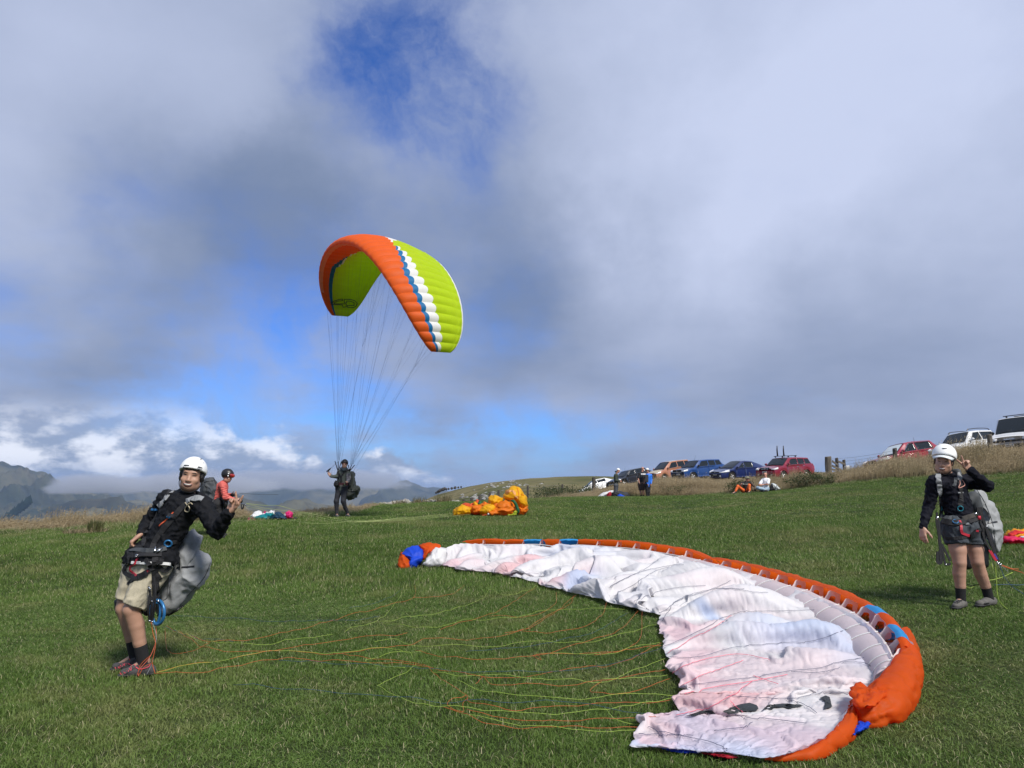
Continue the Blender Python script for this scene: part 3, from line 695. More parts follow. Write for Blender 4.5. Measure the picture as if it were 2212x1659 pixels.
# ------------------------------------------------------------------ people
def nrm(v): v = np.asarray(v, float); return v / (np.linalg.norm(v) + 1e-12)
def hand(Fd, wrist, d, n, s=1., curls=(.4, .4, .45, .5), spread=(.12, .03, -.05, -.14), thumb=(.7, .3), k=.006, side=1):
    """palm, four fingers of unequal length with knuckle bends and a thumb; d towards the fingers, n out of the palm, side=+1: thumb on the d x n side"""
    d = nrm(d); n = nrm(n - d * (d @ n)); sd = np.cross(d, n) * side; w = np.asarray(wrist, float); S = s
    Fd.cap(w - d * .01, w + d * .03 * S, .025 * S, .03 * S, k * 2, (n, 1.5))
    for q in (.026, .009, -.009, -.026): Fd.cap(w + d * .025 * S + sd * q * .6 * S, w + d * .088 * S + sd * q * S, .017 * S, .0145 * S, .012, (n, 1.2))
    for i, (q, L) in enumerate(zip((.030, .010, -.010, -.029), (.074, .082, .076, .060))):
        p = w + d * (.088 - .004 * abs(i - 1)) * S + sd * q * S; c = curls[i]; sp = spread[i]
        dd = nrm(d * math.cos(sp) + sd * math.sin(sp)); a = 0
        for j, fr in enumerate((.46, .31, .25)):
            a += c * (1.0 if j else .8); e = p + (dd * math.cos(a) + n * math.sin(a)) * L * fr * S
            Fd.cap(p, e, (.0098 - .0009 * j) * S, (.0092 - .0010 * j) * S, k); p = e
    t, tc = thumb; p = w + d * .022 * S + sd * .024 * S + n * .006 * S
    dt = nrm(d * math.cos(t) + sd * math.sin(t) + n * .25)
    for j, L in enumerate((.042, .032, .026)):
        dt = nrm(dt + (d * .25 - sd * .9 * tc + n * .5 * tc) * (.35 if j else 0)); e = p + dt * L * S
        Fd.cap(p, e, (.0135 - .0016 * j) * S, (.0115 - .0014 * j) * S, k * 1.5); p = e
def head(Fd, c, R, s=1.):
    """R columns: right (of the viewer when faced), forward, up"""
    L = lambda r, f, u: np.asarray(c) + R @ (np.array([r, f, u]) * s)
    E = lambda o, rr, k=.02, op='add': Fd.ell(L(*o), np.array(rr) * s, R, k, op)
    E((0, -.008, .035), (.077, .097, .086)); E((0, .018, -.03), (.066, .074, .086), .025); E((0, .052, -.088), (.036, .036, .028), .035)
    E((0, .042, -.060), (.052, .046, .044), .03)
    for q in (-1, 1):
        E((q * .045, .010, -.075), (.024, .04, .034), .03); E((q * .040, .066, -.030), (.026, .022, .020), .022)
        E((q * .079, -.012, -.002), (.010, .022, .032), .008); E((q * .032, .098, .012), (.017, .012, .009), .01, 'sub')
        E((q * .013, .100, -.036), (.010, .011, .008), .008)
    Fd.cap(L(-.04, .078, .028), L(.04, .078, .028), .011 * s, .011 * s, .018)
    Fd.cap(L(0, .086, .006), L(0, .106, -.030), .009 * s, .0135 * s, .012)
    Fd.cap(L(-.022, .084, -.058), L(.022, .084, -.058), .0085 * s, .0085 * s, .01); Fd.cap(L(-.018, .083, -.076), L(.018, .083, -.076), .0085 * s, .0085 * s, .01)
def face_patch(name, bv, c, R, s, shape, m, parent, lift=.0015, n=20):
    """a thin patch lying on the face; shape: list of (right, up) points in head units"""
    Q = np.vstack([shape, shape[:1]]); Q = clean(Q, n + 1)[:-1]; ce = Q.mean(0); v = []
    def cast(a, b, l):
        o = np.asarray(c) + R @ (np.array([a, .3, b]) * s); h = bv.ray_cast(Vector(o), Vector(-R[:, 1]))
        p = np.array(h[0]) if h[0] is not None else np.asarray(c) + R @ (np.array([a, .085, b]) * s); return p + R[:, 1] * l
    for r, l in ((1, 0), (1, lift), (.6, lift * 1.3), (.25, lift * 1.5)): v += [cast(*(ce + r * (q - ce)), l) for q in Q]
    v.append(cast(*ce, lift * 1.5)); k = len(Q)
    f = [(a * k + j, a * k + (j + 1) % k, (a + 1) * k + (j + 1) % k, (a + 1) * k + j) for a in range(3) for j in range(k)] + [(3 * k + j, 3 * k + (j + 1) % k, 4 * k) for j in range(k)]
    return mk(name, v, f, m, parent)
def hframe(fwd, up=(0, 0, 1), roll=0.):
    f = nrm(fwd); u = nrm(np.asarray(up, float) - f * (f @ np.asarray(up, float))); r = np.cross(f, u)
    if roll: r, u = r * math.cos(roll) + u * math.sin(roll), u * math.cos(roll) - r * math.sin(roll)
    return np.stack([r, f, u], 1)
SKIN = pmat('skin_tan', (.38, .215, .145), .5, .10, 18, .15, 120); SKIN2 = pmat('skin_fair', (.42, .24, .17), .5, .10, 18, .15, 120); SKIN3 = pmat('skin_red', (.47, .23, .16), .5, .12, 18)
LIP = pmat('lip', (.34, .165, .125), .45); TEETH = pmat('tooth_enamel', (.60, .57, .52), .35); EYE = pmat('eye_dark', (.018, .012, .010), .25); BROW = pmat('brow_hair', (.016, .012, .010), .7); HAIRM = pmat('black_hair', (.010, .008, .008), .45, .2, 200, .6, 260)
MOUTH = pmat('mouth_inside', (.20, .075, .06), .6)
WHITEP = pmat('white_helmet_plastic', (.80, .81, .80), .32, .03, 12); BLACKP = pmat('black_plastic', (.012, .012, .014), .4); WEB = pmat('black_webbing', (.012, .012, .014), .75, .1, 90, .5, 400)
JBLACK = pmat('black_jacket_cloth', (.0065, .0072, .0095), .75, .18, 9, .35, 60, spec=.18); NAVY = pmat('navy_top_cloth', (.005, .0055, .011), .8, .12, 9, .3, 60, spec=.18)
BEIGE = pmat('beige_cotton', (.40, .36, .26), .85, .07, 7, .35, 160); SLATE = pmat('slate_shorts', (.038, .047, .058), .8, .12, 9, .3, 120); SOCK = pmat('black_sock', (.010, .010, .011), .9, .1, 60, .6, 300)
GREYSTRAP = pmat('grey_pad', (.24, .25, .26), .8, .10, 30, .4, 200); REDWEB = pmat('red_webbing', (.42, .016, .035), .6, .1, 80); BLUEWEB = pmat('blue_anodised', (.03, .16, .36), .35, metal=.3); STEEL = pmat('bright_steel', (.62, .63, .65), .25, .05, 30, metal=1.)
SILVERBAG = pmat('grey_bag_cloth', (.29, .30, .305), .75, .10, 6, .30, 45); CHARBAG = pmat('charcoal_bag_cloth', (.050, .056, .062), .75, .12, 6, .3, 45); OLIVEBAG = pmat('olive_bag_cloth', (.085, .092, .078), .8, .12, 6, .3, 30)
SHOE = pmat('shoe_grey', (.055, .053, .053), .8, .25, 25, .5, 120); SHOE2 = pmat('shoe_stone', (.105, .10, .093), .85, .3, 22, .5, 120); SOLE = pmat('shoe_sole', (.03, .03, .03), .8); LACE = pmat('pink_lace', (.58, .055, .085), .6)

def figure(label, J, vox, skin, s=1., top=None, legs=None, hands=None, face=None, group=None, sock=None, shoe=None, laces=None, hair=None, arms_skin=None, loc=None, lean_fwd=None, bulk=1., glove=None, chest=1., hem=.03, hem_cut=None):
    """J: joints in world space. top = (name, material, sleeve 0..2, radius), legs = (name, material, length 0..2, radius)"""
    J = {k: np.asarray(v, float) for k, v in J.items()}
    foot = (J['anL'] + J['anR']) / 2 if loc is None else np.asarray(loc, float)
    root = thing('person', label, 'person', (foot[0], foot[1], foot[2]), 0, group)
    pel = (J['hipL'] + J['hipR']) / 2; chp = (J['shL'] + J['shR']) / 2; spine = nrm(chp - pel); side = nrm(J['shL'] - J['shR']); fwd = nrm(np.cross(side, spine)) if lean_fwd is None else nrm(lean_fwd)
    out = {'root': root, 'fwd': fwd, 'spine': spine}
    # --- skin: one continuous body
    B = Field(.03 * s)
    B.chain([pel, pel + (chp - pel) * .5, chp - spine * .06 * s], [.115 * s, .105 * s, .115 * s], flat=(fwd, 1.35)).cap(J['shL'], J['shR'], .055 * s)
    B.cap(chp - spine * .02 * s, J['neck'], .07 * s, .052 * s).cap(J['neck'], J['head'] - J['R'][:, 2] * .06 * s - J['R'][:, 1] * .01 * s, .053 * s, .052 * s, .02)
    for q in 'LR':
        kn, an = J['kn' + q], J['an' + q]; cal = kn + (an - kn) * .30; back = nrm(np.cross(np.cross(nrm(an - kn), fwd), nrm(an - kn)))
        lt = .80 if legs and legs[2] > 1 else 1.0; B.chain([J['hip' + q], J['hip' + q] + (kn - J['hip' + q]) * .6, kn], [.092 * s * lt, .078 * s * lt, .062 * s * lt]); B.chain([kn, cal - back * .010 * s, kn + (an - kn) * .62, an], [.060 * s * lt, .060 * s * lt, .048 * s * lt, .036 * s * lt], .008)
        at_ = .80 if top and top[2] > 1 else 1.0; B.chain([J['sh' + q], J['el' + q], J['wr' + q]], [.048 * s * at_, .041 * s * at_, .028 * s * (.5 + .5 * at_)], .02)
        B.cap(an, an + (J['toe' + q] - an) * .7, .032 * s, .025 * s)
    head(B, J['head'], J['R'], s)
    for q in 'LR':
        h = (hands or {}).get(q)
        if h: hand(B, J['wr' + q], s=s * .98, **h)
        else: hand(B, J['wr' + q], nrm(J['wr' + q] - J['el' + q]), nrm(-side if q == 'L' else side), s=s * .95, side=1 if q == 'R' else -1)
    v, f = B.mesh(vox); body = mk('body', v, f, skin, root); bb = bvh_of(v, f); out['body'] = bb; out['bvhs'] = [bb]
    R, hc = J['R'], J['head']
    if face:
        if 'smile' in face:
            g = face['smile']
            face_patch('lips', bb, hc, R, s, [(-.034 * g, -.055), (-.015 * g, -.053), (0, -.055), (.015 * g, -.053), (.034 * g, -.055), (.025 * g, -.076), (0, -.086), (-.025 * g, -.076)], LIP, root, .0015)
            face_patch('mouth', bb, hc, R, s, [(-.029 * g, -.058), (0, -.058), (.029 * g, -.058), (.022 * g, -.074), (0, -.081), (-.022 * g, -.074)], MOUTH, root, .0030)
            face_patch('teeth', bb, hc, R, s, [(-.025 * g, -.0600), (0, -.0605), (.025 * g, -.0600), (.019 * g, -.0680), (0, -.0715), (-.019 * g, -.0680)], TEETH, root, .0045)
        elif face.get('mouth', True): face_patch('lips', bb, hc, R, s, [(-.024, -.066), (0, -.062), (.024, -.066), (0, -.075)], LIP, root, .0015)
        if face.get('eyes', True):
            for q in (-1, 1):
                face_patch('eye', bb, hc, R, s, [(q * .032 - .016, .006), (q * .032, .0125), (q * .032 + .016, .006), (q * .032, .0045)], EYE, root, .0015, 12)
                face_patch('eyebrow', bb, hc, R, s, [(q * .033 - .019, .026), (q * .033 + q * .004, .034), (q * .033 + .019, .026), (q * .033, .0275)], BROW, root, .0022, 12)
    # --- clothes
    if legs:
        nm, m, ln, r0 = legs; A = Field(.035 * s); A.cap(J['hipL'] + spine * .05 * s, J['hipR'] + spine * .05 * s, .115 * s * r0, k=.03).cap(pel + spine * .07 * s, pel, .135 * s * r0, .13 * s * r0, flat=(fwd, 1.25))
        for q in 'LR':
            kn, an = J['kn' + q], J['an' + q]
            if ln <= 1: e = J['hip' + q] + (kn - J['hip' + q]) * ln; A.cap(J['hip' + q], e, .108 * s * r0, .090 * s * r0 * (1.0 if ln > .7 else 1.12))
            else:
                A.cap(J['hip' + q], kn, .100 * s * r0, .072 * s * r0); e = kn + (an - kn) * (ln - 1); A.cap(kn, e, .072 * s * r0, .052 * s * r0)
        if ln <= 1:
            for q in 'LR':
                kn = J['kn' + q]; e = J['hip' + q] + (kn - J['hip' + q]) * ln; A.cut(e + nrm(kn - J['hip' + q]) * 0 * s, nrm(kn - J['hip' + q]) * 1.0) if (ln > .7 or q == 'L') else None
        v, f = A.mesh(vox); v = wrinkle(v, f, .006 * s, .16 * s, 5, (spine, .55)); out['legs_v'] = (v, f); mk(nm, v, f, m, root); bl = bvh_of(v, f); out['bvhs'].append(bl)
    if top:
        nm, m, sl_, r0 = top; A = Field(.04 * s)
        A.chain([pel + spine * hem * s, pel + (chp - pel) * .5, chp - spine * .07 * s], [(.142 if hem > 0 else .160) * s * r0, .142 * s * r0, .15 * s * r0 * chest], flat=(fwd, 1.28)).cap(J['shL'] - spine * .01 * s, J['shR'] - spine * .01 * s, .072 * s * r0)
        if hem < 0: A.cap(J['hipL'] + spine * .07 * s, J['hipR'] + spine * .07 * s, .150 * s, k=.05)
        A.cap(chp, J['neck'] - (J['neck'] - chp) * .38, .085 * s * r0, .060 * s * r0)
        for q in 'LR':
            sh, e_, w_ = J['sh' + q], J['el' + q], J['wr' + q]
            if sl_ <= 1: A.cap(sh, sh + (e_ - sh) * sl_, .068 * s * r0, .068 * s * r0)
            else: A.cap(sh, e_, .066 * s * r0, .056 * s * r0); A.cap(e_, e_ + (w_ - e_) * (sl_ - 1), .056 * s * r0, .040 * s * r0, .02)
        hem_cut is not None and A.cut(hem_cut, (0, 0, -1)); v, f = A.mesh(vox); cz_ = np.exp(-3.5 * np.abs(wave3(v, .17 * s, 3, 2))); v = v + vnormals(v, f) * (.011 * s * (cz_ - .35) + .004 * s * wave3(v, .07 * s, 4, 2))[:, None]; mk(nm, v, f, m, root); out['top'] = bvh_of(v, f); out['bvhs'].append(out['top'])
    for q in 'LR':
        kn, an, to = J['kn' + q], J['an' + q], J['toe' + q]; d = nrm(to - an - np.array([0, 0, (to - an)[2]])); up = np.array([0, 0, 1.]); heel = np.array([an[0], an[1], to[2]]) - d * .045 * s
        if sock: A = Field(.01); A.cap(an - up * .03 * s, an + (kn - an) * sock[1], .044 * s, .048 * s); v, f = A.mesh(min(vox, .012)); mk('sock', v, f, sock[0], root)
        if shoe:
            A = Field(.03 * s); z0 = up * .034 * s
            A.cap(heel + z0, heel + z0 + d * .12 * s, .040 * s, .040 * s).cap(heel + z0 + d * .1 * s, to + z0 * .9 - d * .04 * s, .042 * s, .034 * s, flat=(up, 1.2)).cap(heel + d * .03 * s + z0, an - up * .02 * s, .042 * s, .045 * s)
            A.cut(to + up * .006 * s, -up); v, f = A.mesh(min(vox, .014)); so_ = mk('shoe', v, f, shoe, root); out['shoe' + q] = bvh_of(v, f)
            A = Field(.01); A.cap(heel + up * .012 * s, to - d * .03 * s + up * .012 * s, .044 * s, .042 * s, flat=(up, 3.4)); v, f = A.mesh(min(vox, .012)); mk('sole', v, f, SOLE, so_)
    return out
def helmet(parent, c, R, m, s=1., vox=.008, name='helmet', low=-.035, front=.04, size=(.104, .126, .112), rise=.045):
    A = Field(.01); cc = np.asarray(c) + R @ (np.array([0, -.012, rise]) * s); A.ell(cc, np.array(size) * s, R)
    # brim line: lower at the back than at the front
    a = math.atan2(front - low, .22); A.cut(np.asarray(c) + R @ (np.array([0, 0.02, (front + low) / 2 + .012]) * s), R @ np.array([0, math.sin(a), -math.cos(a)]))
    v, f = A.mesh(vox); o = mk(name, v, f, m, parent); return o, bvh_of(v, f)
def chin_strap(parent, c, R, s, m, r=.006):
    L = lambda r_, f, u: np.asarray(c) + R @ (np.array([r_, f, u]) * s)
    P = clean([L(-.086, 0, .03), L(-.084, .004, -.02), L(-.078, .022, -.072), L(-.046, .052, -.116), L(0, .062, -.127), L(.046, .052, -.116), L(.078, .022, -.072), L(.084, .004, -.02), L(.086, 0, .03)], 30)
    N = P - L(0, 0, -.02); N /= np.linalg.norm(N, axis=1)[:, None]
    return mk('chin_strap', *ribbon_geo(P, N, .016 * s, .004), m, parent)
# ------------------------------------------------------------------ paragliders
def cloth(name, c, trans=.35, rough=.55, attr=None, bump=.25, bs=22):
    return pmat(name, c, rough, .06, 5, bump, bs, trans=trans, attr=attr, spec=.25)
ORANGE = cloth('orange_ripstop', (.80, .13, .016), .38); LIME = cloth('lime_ripstop', (.52, .70, .012), .45); WHITEC = cloth('white_ripstop', (.78, .78, .78), .3); TEAL = cloth('blue_ripstop', (.006, .135, .33), .2); PINKC = cloth('intake_gauze', (.80, .32, .22), .4)
LINEM = pmat('dark_line', (.05, .055, .07), .6); LOGO = pmat('black_print', (.02, .022, .01), .6)
Q = np.array([3.740, .045, -.318, -4.327, 21.6, 8.713, 3.891, 3.088, 1.405, 2.431, .68, .94])
import sys
def rotd(yaw, pitch, roll):
    return np.array(Matrix.Rotation(yaw, 3, 'Z') @ Matrix.Rotation(pitch, 3, 'Y') @ Matrix.Rotation(roll, 3, 'X'))
WR = rotd(*Q[:3]); WT = Q[3:6]
def airfoil(x): return 5 * .165 * (.2969 * np.sqrt(x) - .126 * x - .3516 * x ** 2 + .2843 * x ** 3 - .1036 * x ** 4)
def wing_pt(s, x, up, bal=0., thick=1.):
    """s: -1..1 across the span, x: 0 at the nose..1 at the trailing edge, up: upper or lower skin"""
    A, B, tm, c0, sw, tp = Q[6:]; s = np.asarray(s, float); x = np.asarray(x, float)
    th = s * tm; c = c0 * np.sqrt(np.maximum(1 - tp * np.abs(s) ** 2.6, .02)); xq = -sw * np.abs(s) ** 2.5
    nx = np.stack([np.zeros_like(th), np.sin(th) * B / A, np.cos(th)], -1); nx /= np.linalg.norm(nx, axis=-1)[..., None]
    camb = .04 * np.sin(np.pi * np.clip(x, 0, 1)) ** .8
    off = c * (camb + (airfoil(x) if up else -.72 * airfoil(x))) * thick + bal
    p = np.stack([xq + .3 * c - x * c, A * np.sin(th), B * (np.cos(th) - 1)], -1) + nx * off[..., None]
    return p @ WR.T + WT
NC = 34
tcell = np.linspace(-1, 1, NC + 1); tcell = np.sign(tcell) * (np.abs(tcell) ** .96)
glider = thing('paraglider', 'orange and lime paraglider wing flying overhead with its lines', 'paraglider', WT)
xs_ = (1 - np.cos(np.linspace(0, np.pi, 56))) / 2
def upper_mat(s, x):
    a = abs(s); xo = .20 + .24 * max(0, 1 - a / .55)
    bl = .065 * np.clip((a - .20) / .14, 0, 1) + (.02 if a < .1 else 0); wh = .012 + .155 * np.clip((a - .24) / .42, 0, 1) * np.clip((1.12 - a) / .2, 0, 1)
    if a < .2: wh = .11 * np.clip((.2 - a) / .12, 0, 1) + .012
    return 0 if x < xo else (3 if x < xo + bl and a > .1 else (2 if x < xo + bl + wh else (2 if x > .985 else 1)))
def lower_mat(s, x):
    a = abs(s); xo = .17 + .36 * max(0, 1 - a / .52) ** .9; bl = .075 * np.clip((a - .34) / .12, 0, 1)
    if .012 < x < .070 and a < .80: return 4
    return 0 if x < xo else (3 if x < xo + bl else (2 if x < xo + bl + .02 and a < .5 else 1))
wing_tris = ([], [])
for i in range(NC):
    s0, s1 = tcell[i], tcell[i + 1]; us = np.linspace(0, 1, 7); S = s0 + (s1 - s0) * us
    width = abs(s1 - s0) * 4.9
    bal = .17 * width * (1 - (2 * us - 1) ** 2)
    prof = []; 
    for up, xx in ((True, xs_[::-1]), (False, xs_[1:])):
        for x in xx:
            xw = x + (.035 * (1 - (2 * us - 1) ** 2) * math.sin(math.pi * x) ** 1.2 if up else 0 * us)
            k = (np.sin(np.pi * min(1, x * 1.0 + .12)) ** .5) if x < .88 else 1.0 * (1 - x) / .12 * .6 + .05
            sc = 1 + .10 * (2 * us - 1) ** 2 * 0
            # panel seams are scalloped by the billowing: the boundary lags at the ribs
            prof.append(wing_pt(S, np.full(7, x) if not up else xw, up, bal * max(k, 0) * (1 if up else -.55)))
    v = np.stack(prof, 1); nu, nv = v.shape[:2]; f = grid_faces(nu, nv)
    o = mk('canopy_cell', v.reshape(-1, 3), f, [ORANGE, LIME, WHITEC, TEAL, PINKC], glider)
    nq = len(xs_); mi = []
    for a in range(nu - 1):
        for b in range(nv - 1):
            up = b < nq - 1; um = (us[a] + us[a + 1]) / 2; s = (S[a] + S[a + 1]) / 2; sm = (s0 + s1) / 2
            x = (xs_[::-1][b] + xs_[::-1][b + 1]) / 2 if up else (xs_[b - nq + 1] + xs_[b - nq + 2]) / 2
            mi.append(upper_mat(sm, x + .01) if up else lower_mat(s, x))
    o.data.polygons.foreach_set('material_index', np.array(mi, np.int32))
    k = sum(len(x) for x in wing_tris[0]); wing_tris[0].append(v.reshape(-1, 3)); wing_tris[1].append(f + k)
for s in (-1, 1):  # closed tips
    xx = xs_; up = wing_pt(np.full(56, float(s)), xx, True); lo = wing_pt(np.full(56, float(s)), xx, False); v = np.vstack([up, lo])
    mk('wing_tip', v, [(j, j + 1, 57 + j, 56 + j) for j in range(55)], [ORANGE], glider)
wb = bvh_of(np.vstack(wing_tris[0]), np.vstack(wing_tris[1]))
c3 = lambda L: [(658.3 + x * .19836, 471.8 + y * .19836) for x, y in L]
for path in ([(285, 930), (320, 897), (370, 882), (412, 877), (414, 893), (350, 900), (312, 922), (330, 930), (452, 930), (450, 962), (415, 965), (412, 942), (290, 937), (285, 930)],
             [(430, 880), (500, 880), (545, 895), (572, 925), (558, 955), (530, 970), (462, 965), (462, 946), (536, 946), (536, 916), (500, 900), (455, 897), (455, 918), (428, 915), (430, 880)]):
    path = c3(path); dense = np.array([np.array(path[i]) + (np.array(path[i + 1]) - np.array(path[i])) * t for i in range(len(path) - 1) for t in np.linspace(0, 1, 6)[:-1]] + [path[-1]])
    P, N = [], []
    for x, y in dense:
        h = hit(wb, x, y)
        if h: P.append(h[0] + h[1] * .012)
    if len(P) > 8: mk('printed_outline', *tube_geo(np.array(P), .013, 4), LOGO, glider)
# risers and lines
pc = lambda x, y: (691.2 + x * .0926, 976.5 + y * .0926)
RISE = {1: (at(*pc(690, 450), 22.72), at(*pc(735, 300), 22.62)), -1: (at(*pc(425, 470), 23.0), at(*pc(425, 215), 22.95))}
for sg, (a, b) in RISE.items():
    for k in range(3):
        d = np.array([.012 * (k - 1), .03 * (k - 1), 0]); P = np.linspace(a, b + d * 2.5 + np.array([.05 * (k - 1), 0, .0]), 6)
        mk('riser', *ribbon_geo(P, np.tile([0., -1, 0], (6, 1)), .026, .004), WEB, glider, smooth=False)
for sg in (-1, 1):
    b = RISE[sg][1]
    for row, x, ss in (('A', .10, (.08, .30, .50, .68, .86)), ('B', .36, (.12, .34, .55, .74, .92)), ('C', .62, (.10, .32, .56, .80))):
        for s in ss:
            ends = [wing_pt(sg * (s + ds), x, False) for ds in (-.045, .045)]; mid_ = b + (np.mean(ends, 0) - b) * .66
            M = MB().tube([b + np.array([.03 * 'ABC'.index(row) - .03, 0, 0]), b + (mid_ - b) * .5 + np.array([0, 0, -.03]), mid_], .0016, 4)
            for e in ends: M.tube([mid_, (mid_ + e) / 2, e], .0011, 4)
            M.build('suspension_line', LINEM, glider)
    mid_ = b + (wing_pt(sg * .62, 1, False) - b) * .6; M = MB().tube([b + np.array([.05, .05, -.2]), mid_], .0024, 4)
    for s in (.35, .5, .65, .8): M.tube([mid_, wing_pt(sg * s, 1., False)], .0016, 4)
    M.build('brake_line', LINEM, glider)
h0, h1 = at(*pc(165, 455), 22.7), at(*pc(255, 375), 22.72); MB().tube(np.linspace(h0, h1, 5), [.022, .026, .026, .024, .016], 8).tube(np.array([at(*pc(140, 440), 22.69), h0, at(*pc(150, 465), 22.7)]), .008, 5).build('brake_handle', BLACKP, glider)
mk('brake_cord', *tube_geo(np.array([h1, at(*pc(330, 310), 22.85), at(*pc(410, 235), 22.95)]), .005, 4), LINEM, glider)

# ------------------------------------------------------------------ the white wing laid out on the grass
c5 = lambda x, y: (822.9 + x * .2976, 1124.6 + y * .2976)
c6 = lambda x, y: (1316.7 + x * .32242, 1206.9 + y * .32242)
def gpt(p, h):
    """point at height h above the lawn in that direction"""
    d = ray(*p); t = np.linspace(2.5, 26, 2600); P = np.array([0, 0, CZ]) + d[None] * (t / d[1])[:, None]
    k = np.nonzero(P[:, 2] < gz(P[:, 0], P[:, 1]) + h)[0]; return P[k[0]]
LIPT = [(c5(335, 300), c5(325, 322), .10, .03), (c5(430, 222), c5(440, 326), .20, .03), (c5(560, 168), c5(600, 367), .28, .03), (c5(740, 172), c5(800, 380), .26, .04), (c5(900, 178), c5(980, 408), .24, .05), (c5(1060, 174), c5(1140, 457), .24, .05),
        (c5(1250, 192), c5(1290, 500), .20, .05), (c5(1440, 178), c5(1460, 537), .24, .05), (c5(1620, 190), c5(1620, 582), .22, .05), (c5(1900, 217), c5(1800, 624), .17, .05), (c5(2060, 241), c5(2000, 670), .15, .05), (c6(490, 2), c6(150, 322), .15, .05),
        (c6(730, 50), c6(325, 372), .15, .05), (c6(985, 120), c6(345, 405), .15, .03), (c6(1215, 195), c6(330, 475), .15, .03), (c6(1430, 275), c6(350, 545), .16, .03), (c6(1645, 380), c6(388, 645), .17, .03), (c6(1800, 510), c6(383, 745), .18, .03), (c6(1890, 660), c6(430, 815), .17, .03),
        (c6(1850, 745), c6(505, 910), .15, .03), (c6(1760, 850), c6(452, 935), .14, .03), (c6(1640, 945), c6(442, 1052), .12, .03), (c6(1575, 1060), c6(245, 1085), .10, .04), (c6(1480, 1180), c6(197, 1145), .09, .05), (c6(1250, 1275), c6(188, 1285), .07, .03), (c6(1040, 1335), c6(420, 1272), .05, .03), (c6(960, 1340), c6(700, 1296), .04, .03)]
LP = np.array([gpt(a, h) for a, b, h, k in LIPT]); TP = np.array([gpt(b, k) for a, b, h, k in LIPT])
NU, NV = 640, 170
LPs, TPs = clean(LP, NU), clean(TP, NU)
uu = np.linspace(0, len(LIPT) - 1, NU); vv = np.linspace(0, 1, NV)
S0 = LPs[:, None] * (1 - vv)[None, :, None] + TPs[:, None] * vv[None, :, None]
X, Y = S0[..., 0], S0[..., 1]; base = gz(X, Y)
hgt = S0[..., 2] - base
pt = np.stack([X, Y, 0 * X], -1).reshape(-1, 3)
wp = pt + .22 * np.stack([wave3(pt, 1.1, 31, 2), wave3(pt, 1.0, 32, 2), 0 * pt[:, 0]], 1)
def gauss_at(X, Y, p, hh, r, el=1., ang=0.):
    c = gpt(p, hh); a = X - c[0]; b = Y - c[1]; ca, sa = math.cos(ang), math.sin(ang); a, b = a * ca + b * sa, -a * sa + b * ca
    return hh * np.exp(-(a / (r * el)) ** 2 - (b / r) ** 2)
# the slack skin is settled as real cloth: more cloth than room, pinned at the lip, lying on the grass, so it buckles into folds
def settle_cloth(P, rest, pin, floor, steps, iters, bend, grav, seed, damp=.86):
    V0 = np.zeros_like(P); w_ = np.where(pin, 0., 1.)[..., None]; ru, rv, rd1, rd2, bu, bv2 = rest
    def proj(A, B, wa, wb, L, k):
        d = B - A; l = np.sqrt((d * d).sum(-1, keepdims=True)) + 1e-9; ws = wa + wb + 1e-9
        c = k * (l - L[..., None]) / l / ws * d; A += wa * c; B -= wb * c
    for st_ in range(steps):
        V0 *= damp; V0[..., 2] -= grav; old = P.copy(); P = P + V0 * w_
        for it in range(iters):
            for o in (0, 1):
                proj(P[o:-1:2], P[o + 1::2], w_[o:-1:2], w_[o + 1::2], ru[o::2], 1.); proj(P[:, o:-1:2], P[:, o + 1::2], w_[:, o:-1:2], w_[:, o + 1::2], rv[:, o::2], 1.)
                n1 = min(len(P[o:-1:2]), len(P[o + 1::2]))
                proj(P[o:-1:2, :-1], P[o + 1::2, 1:], w_[o:-1:2, :-1], w_[o + 1::2, 1:], rd1[o::2], .35); proj(P[o:-1:2, 1:], P[o + 1::2, :-1], w_[o:-1:2, 1:], w_[o + 1::2, :-1], rd2[o::2], .35)
            for o in range(4):
                A, B = P[o:-2:4], P[o + 2::4]; m_ = min(len(A), len(B)); proj(A[:m_], B[:m_], w_[o:-2:4][:m_], w_[o + 2::4][:m_], bu[o::4][:m_], bend)
                A, B = P[:, o:-2:4], P[:, o + 2::4]; m_ = min(A.shape[1], B.shape[1]); proj(A[:, :m_], B[:, :m_], w_[:, o:-2:4][:, :m_], w_[:, o + 2::4][:, :m_], bv2[:, o::4][:, :m_], bend)
            fl = floor(P); P[..., 2] = np.maximum(P[..., 2], fl)
        V0 = (P - old) * w_; sp_ = np.sqrt((V0 ** 2).sum(-1, keepdims=True)); V0 *= np.minimum(1, .03 / (sp_ + 1e-9)); V0[..., :2] *= np.where((P[..., 2] - floor(P) < .004)[..., None], .3, 1)
    return P
def rest_of(P, e_u, e_v):
    d = lambda A, B: np.sqrt(((A - B)[..., :2] ** 2).sum(-1))
    ru = d(P[1:], P[:-1]) * .5 * (e_u[1:] + e_u[:-1]); rv = d(P[:, 1:], P[:, :-1]) * .5 * (e_v[:, 1:] + e_v[:, :-1]); m = .5 * (e_u + e_v)
    return ru, rv, d(P[1:, 1:], P[:-1, :-1]) * m[1:, 1:], d(P[1:, :-1], P[:-1, 1:]) * m[1:, 1:], (ru[1:] + ru[:-1]) * .985, (rv[:, 1:] + rv[:, :-1]) * .985
def up2(A):
    B = np.empty((2 * A.shape[0] - 1, A.shape[1], *A.shape[2:])); B[::2] = A; B[1::2] = (A[1:] + A[:-1]) / 2
    C = np.empty((B.shape[0], 2 * A.shape[1] - 1, *A.shape[2:])); C[:, ::2] = B; C[:, 1::2] = (B[:, 1:] + B[:, :-1]) / 2; return C
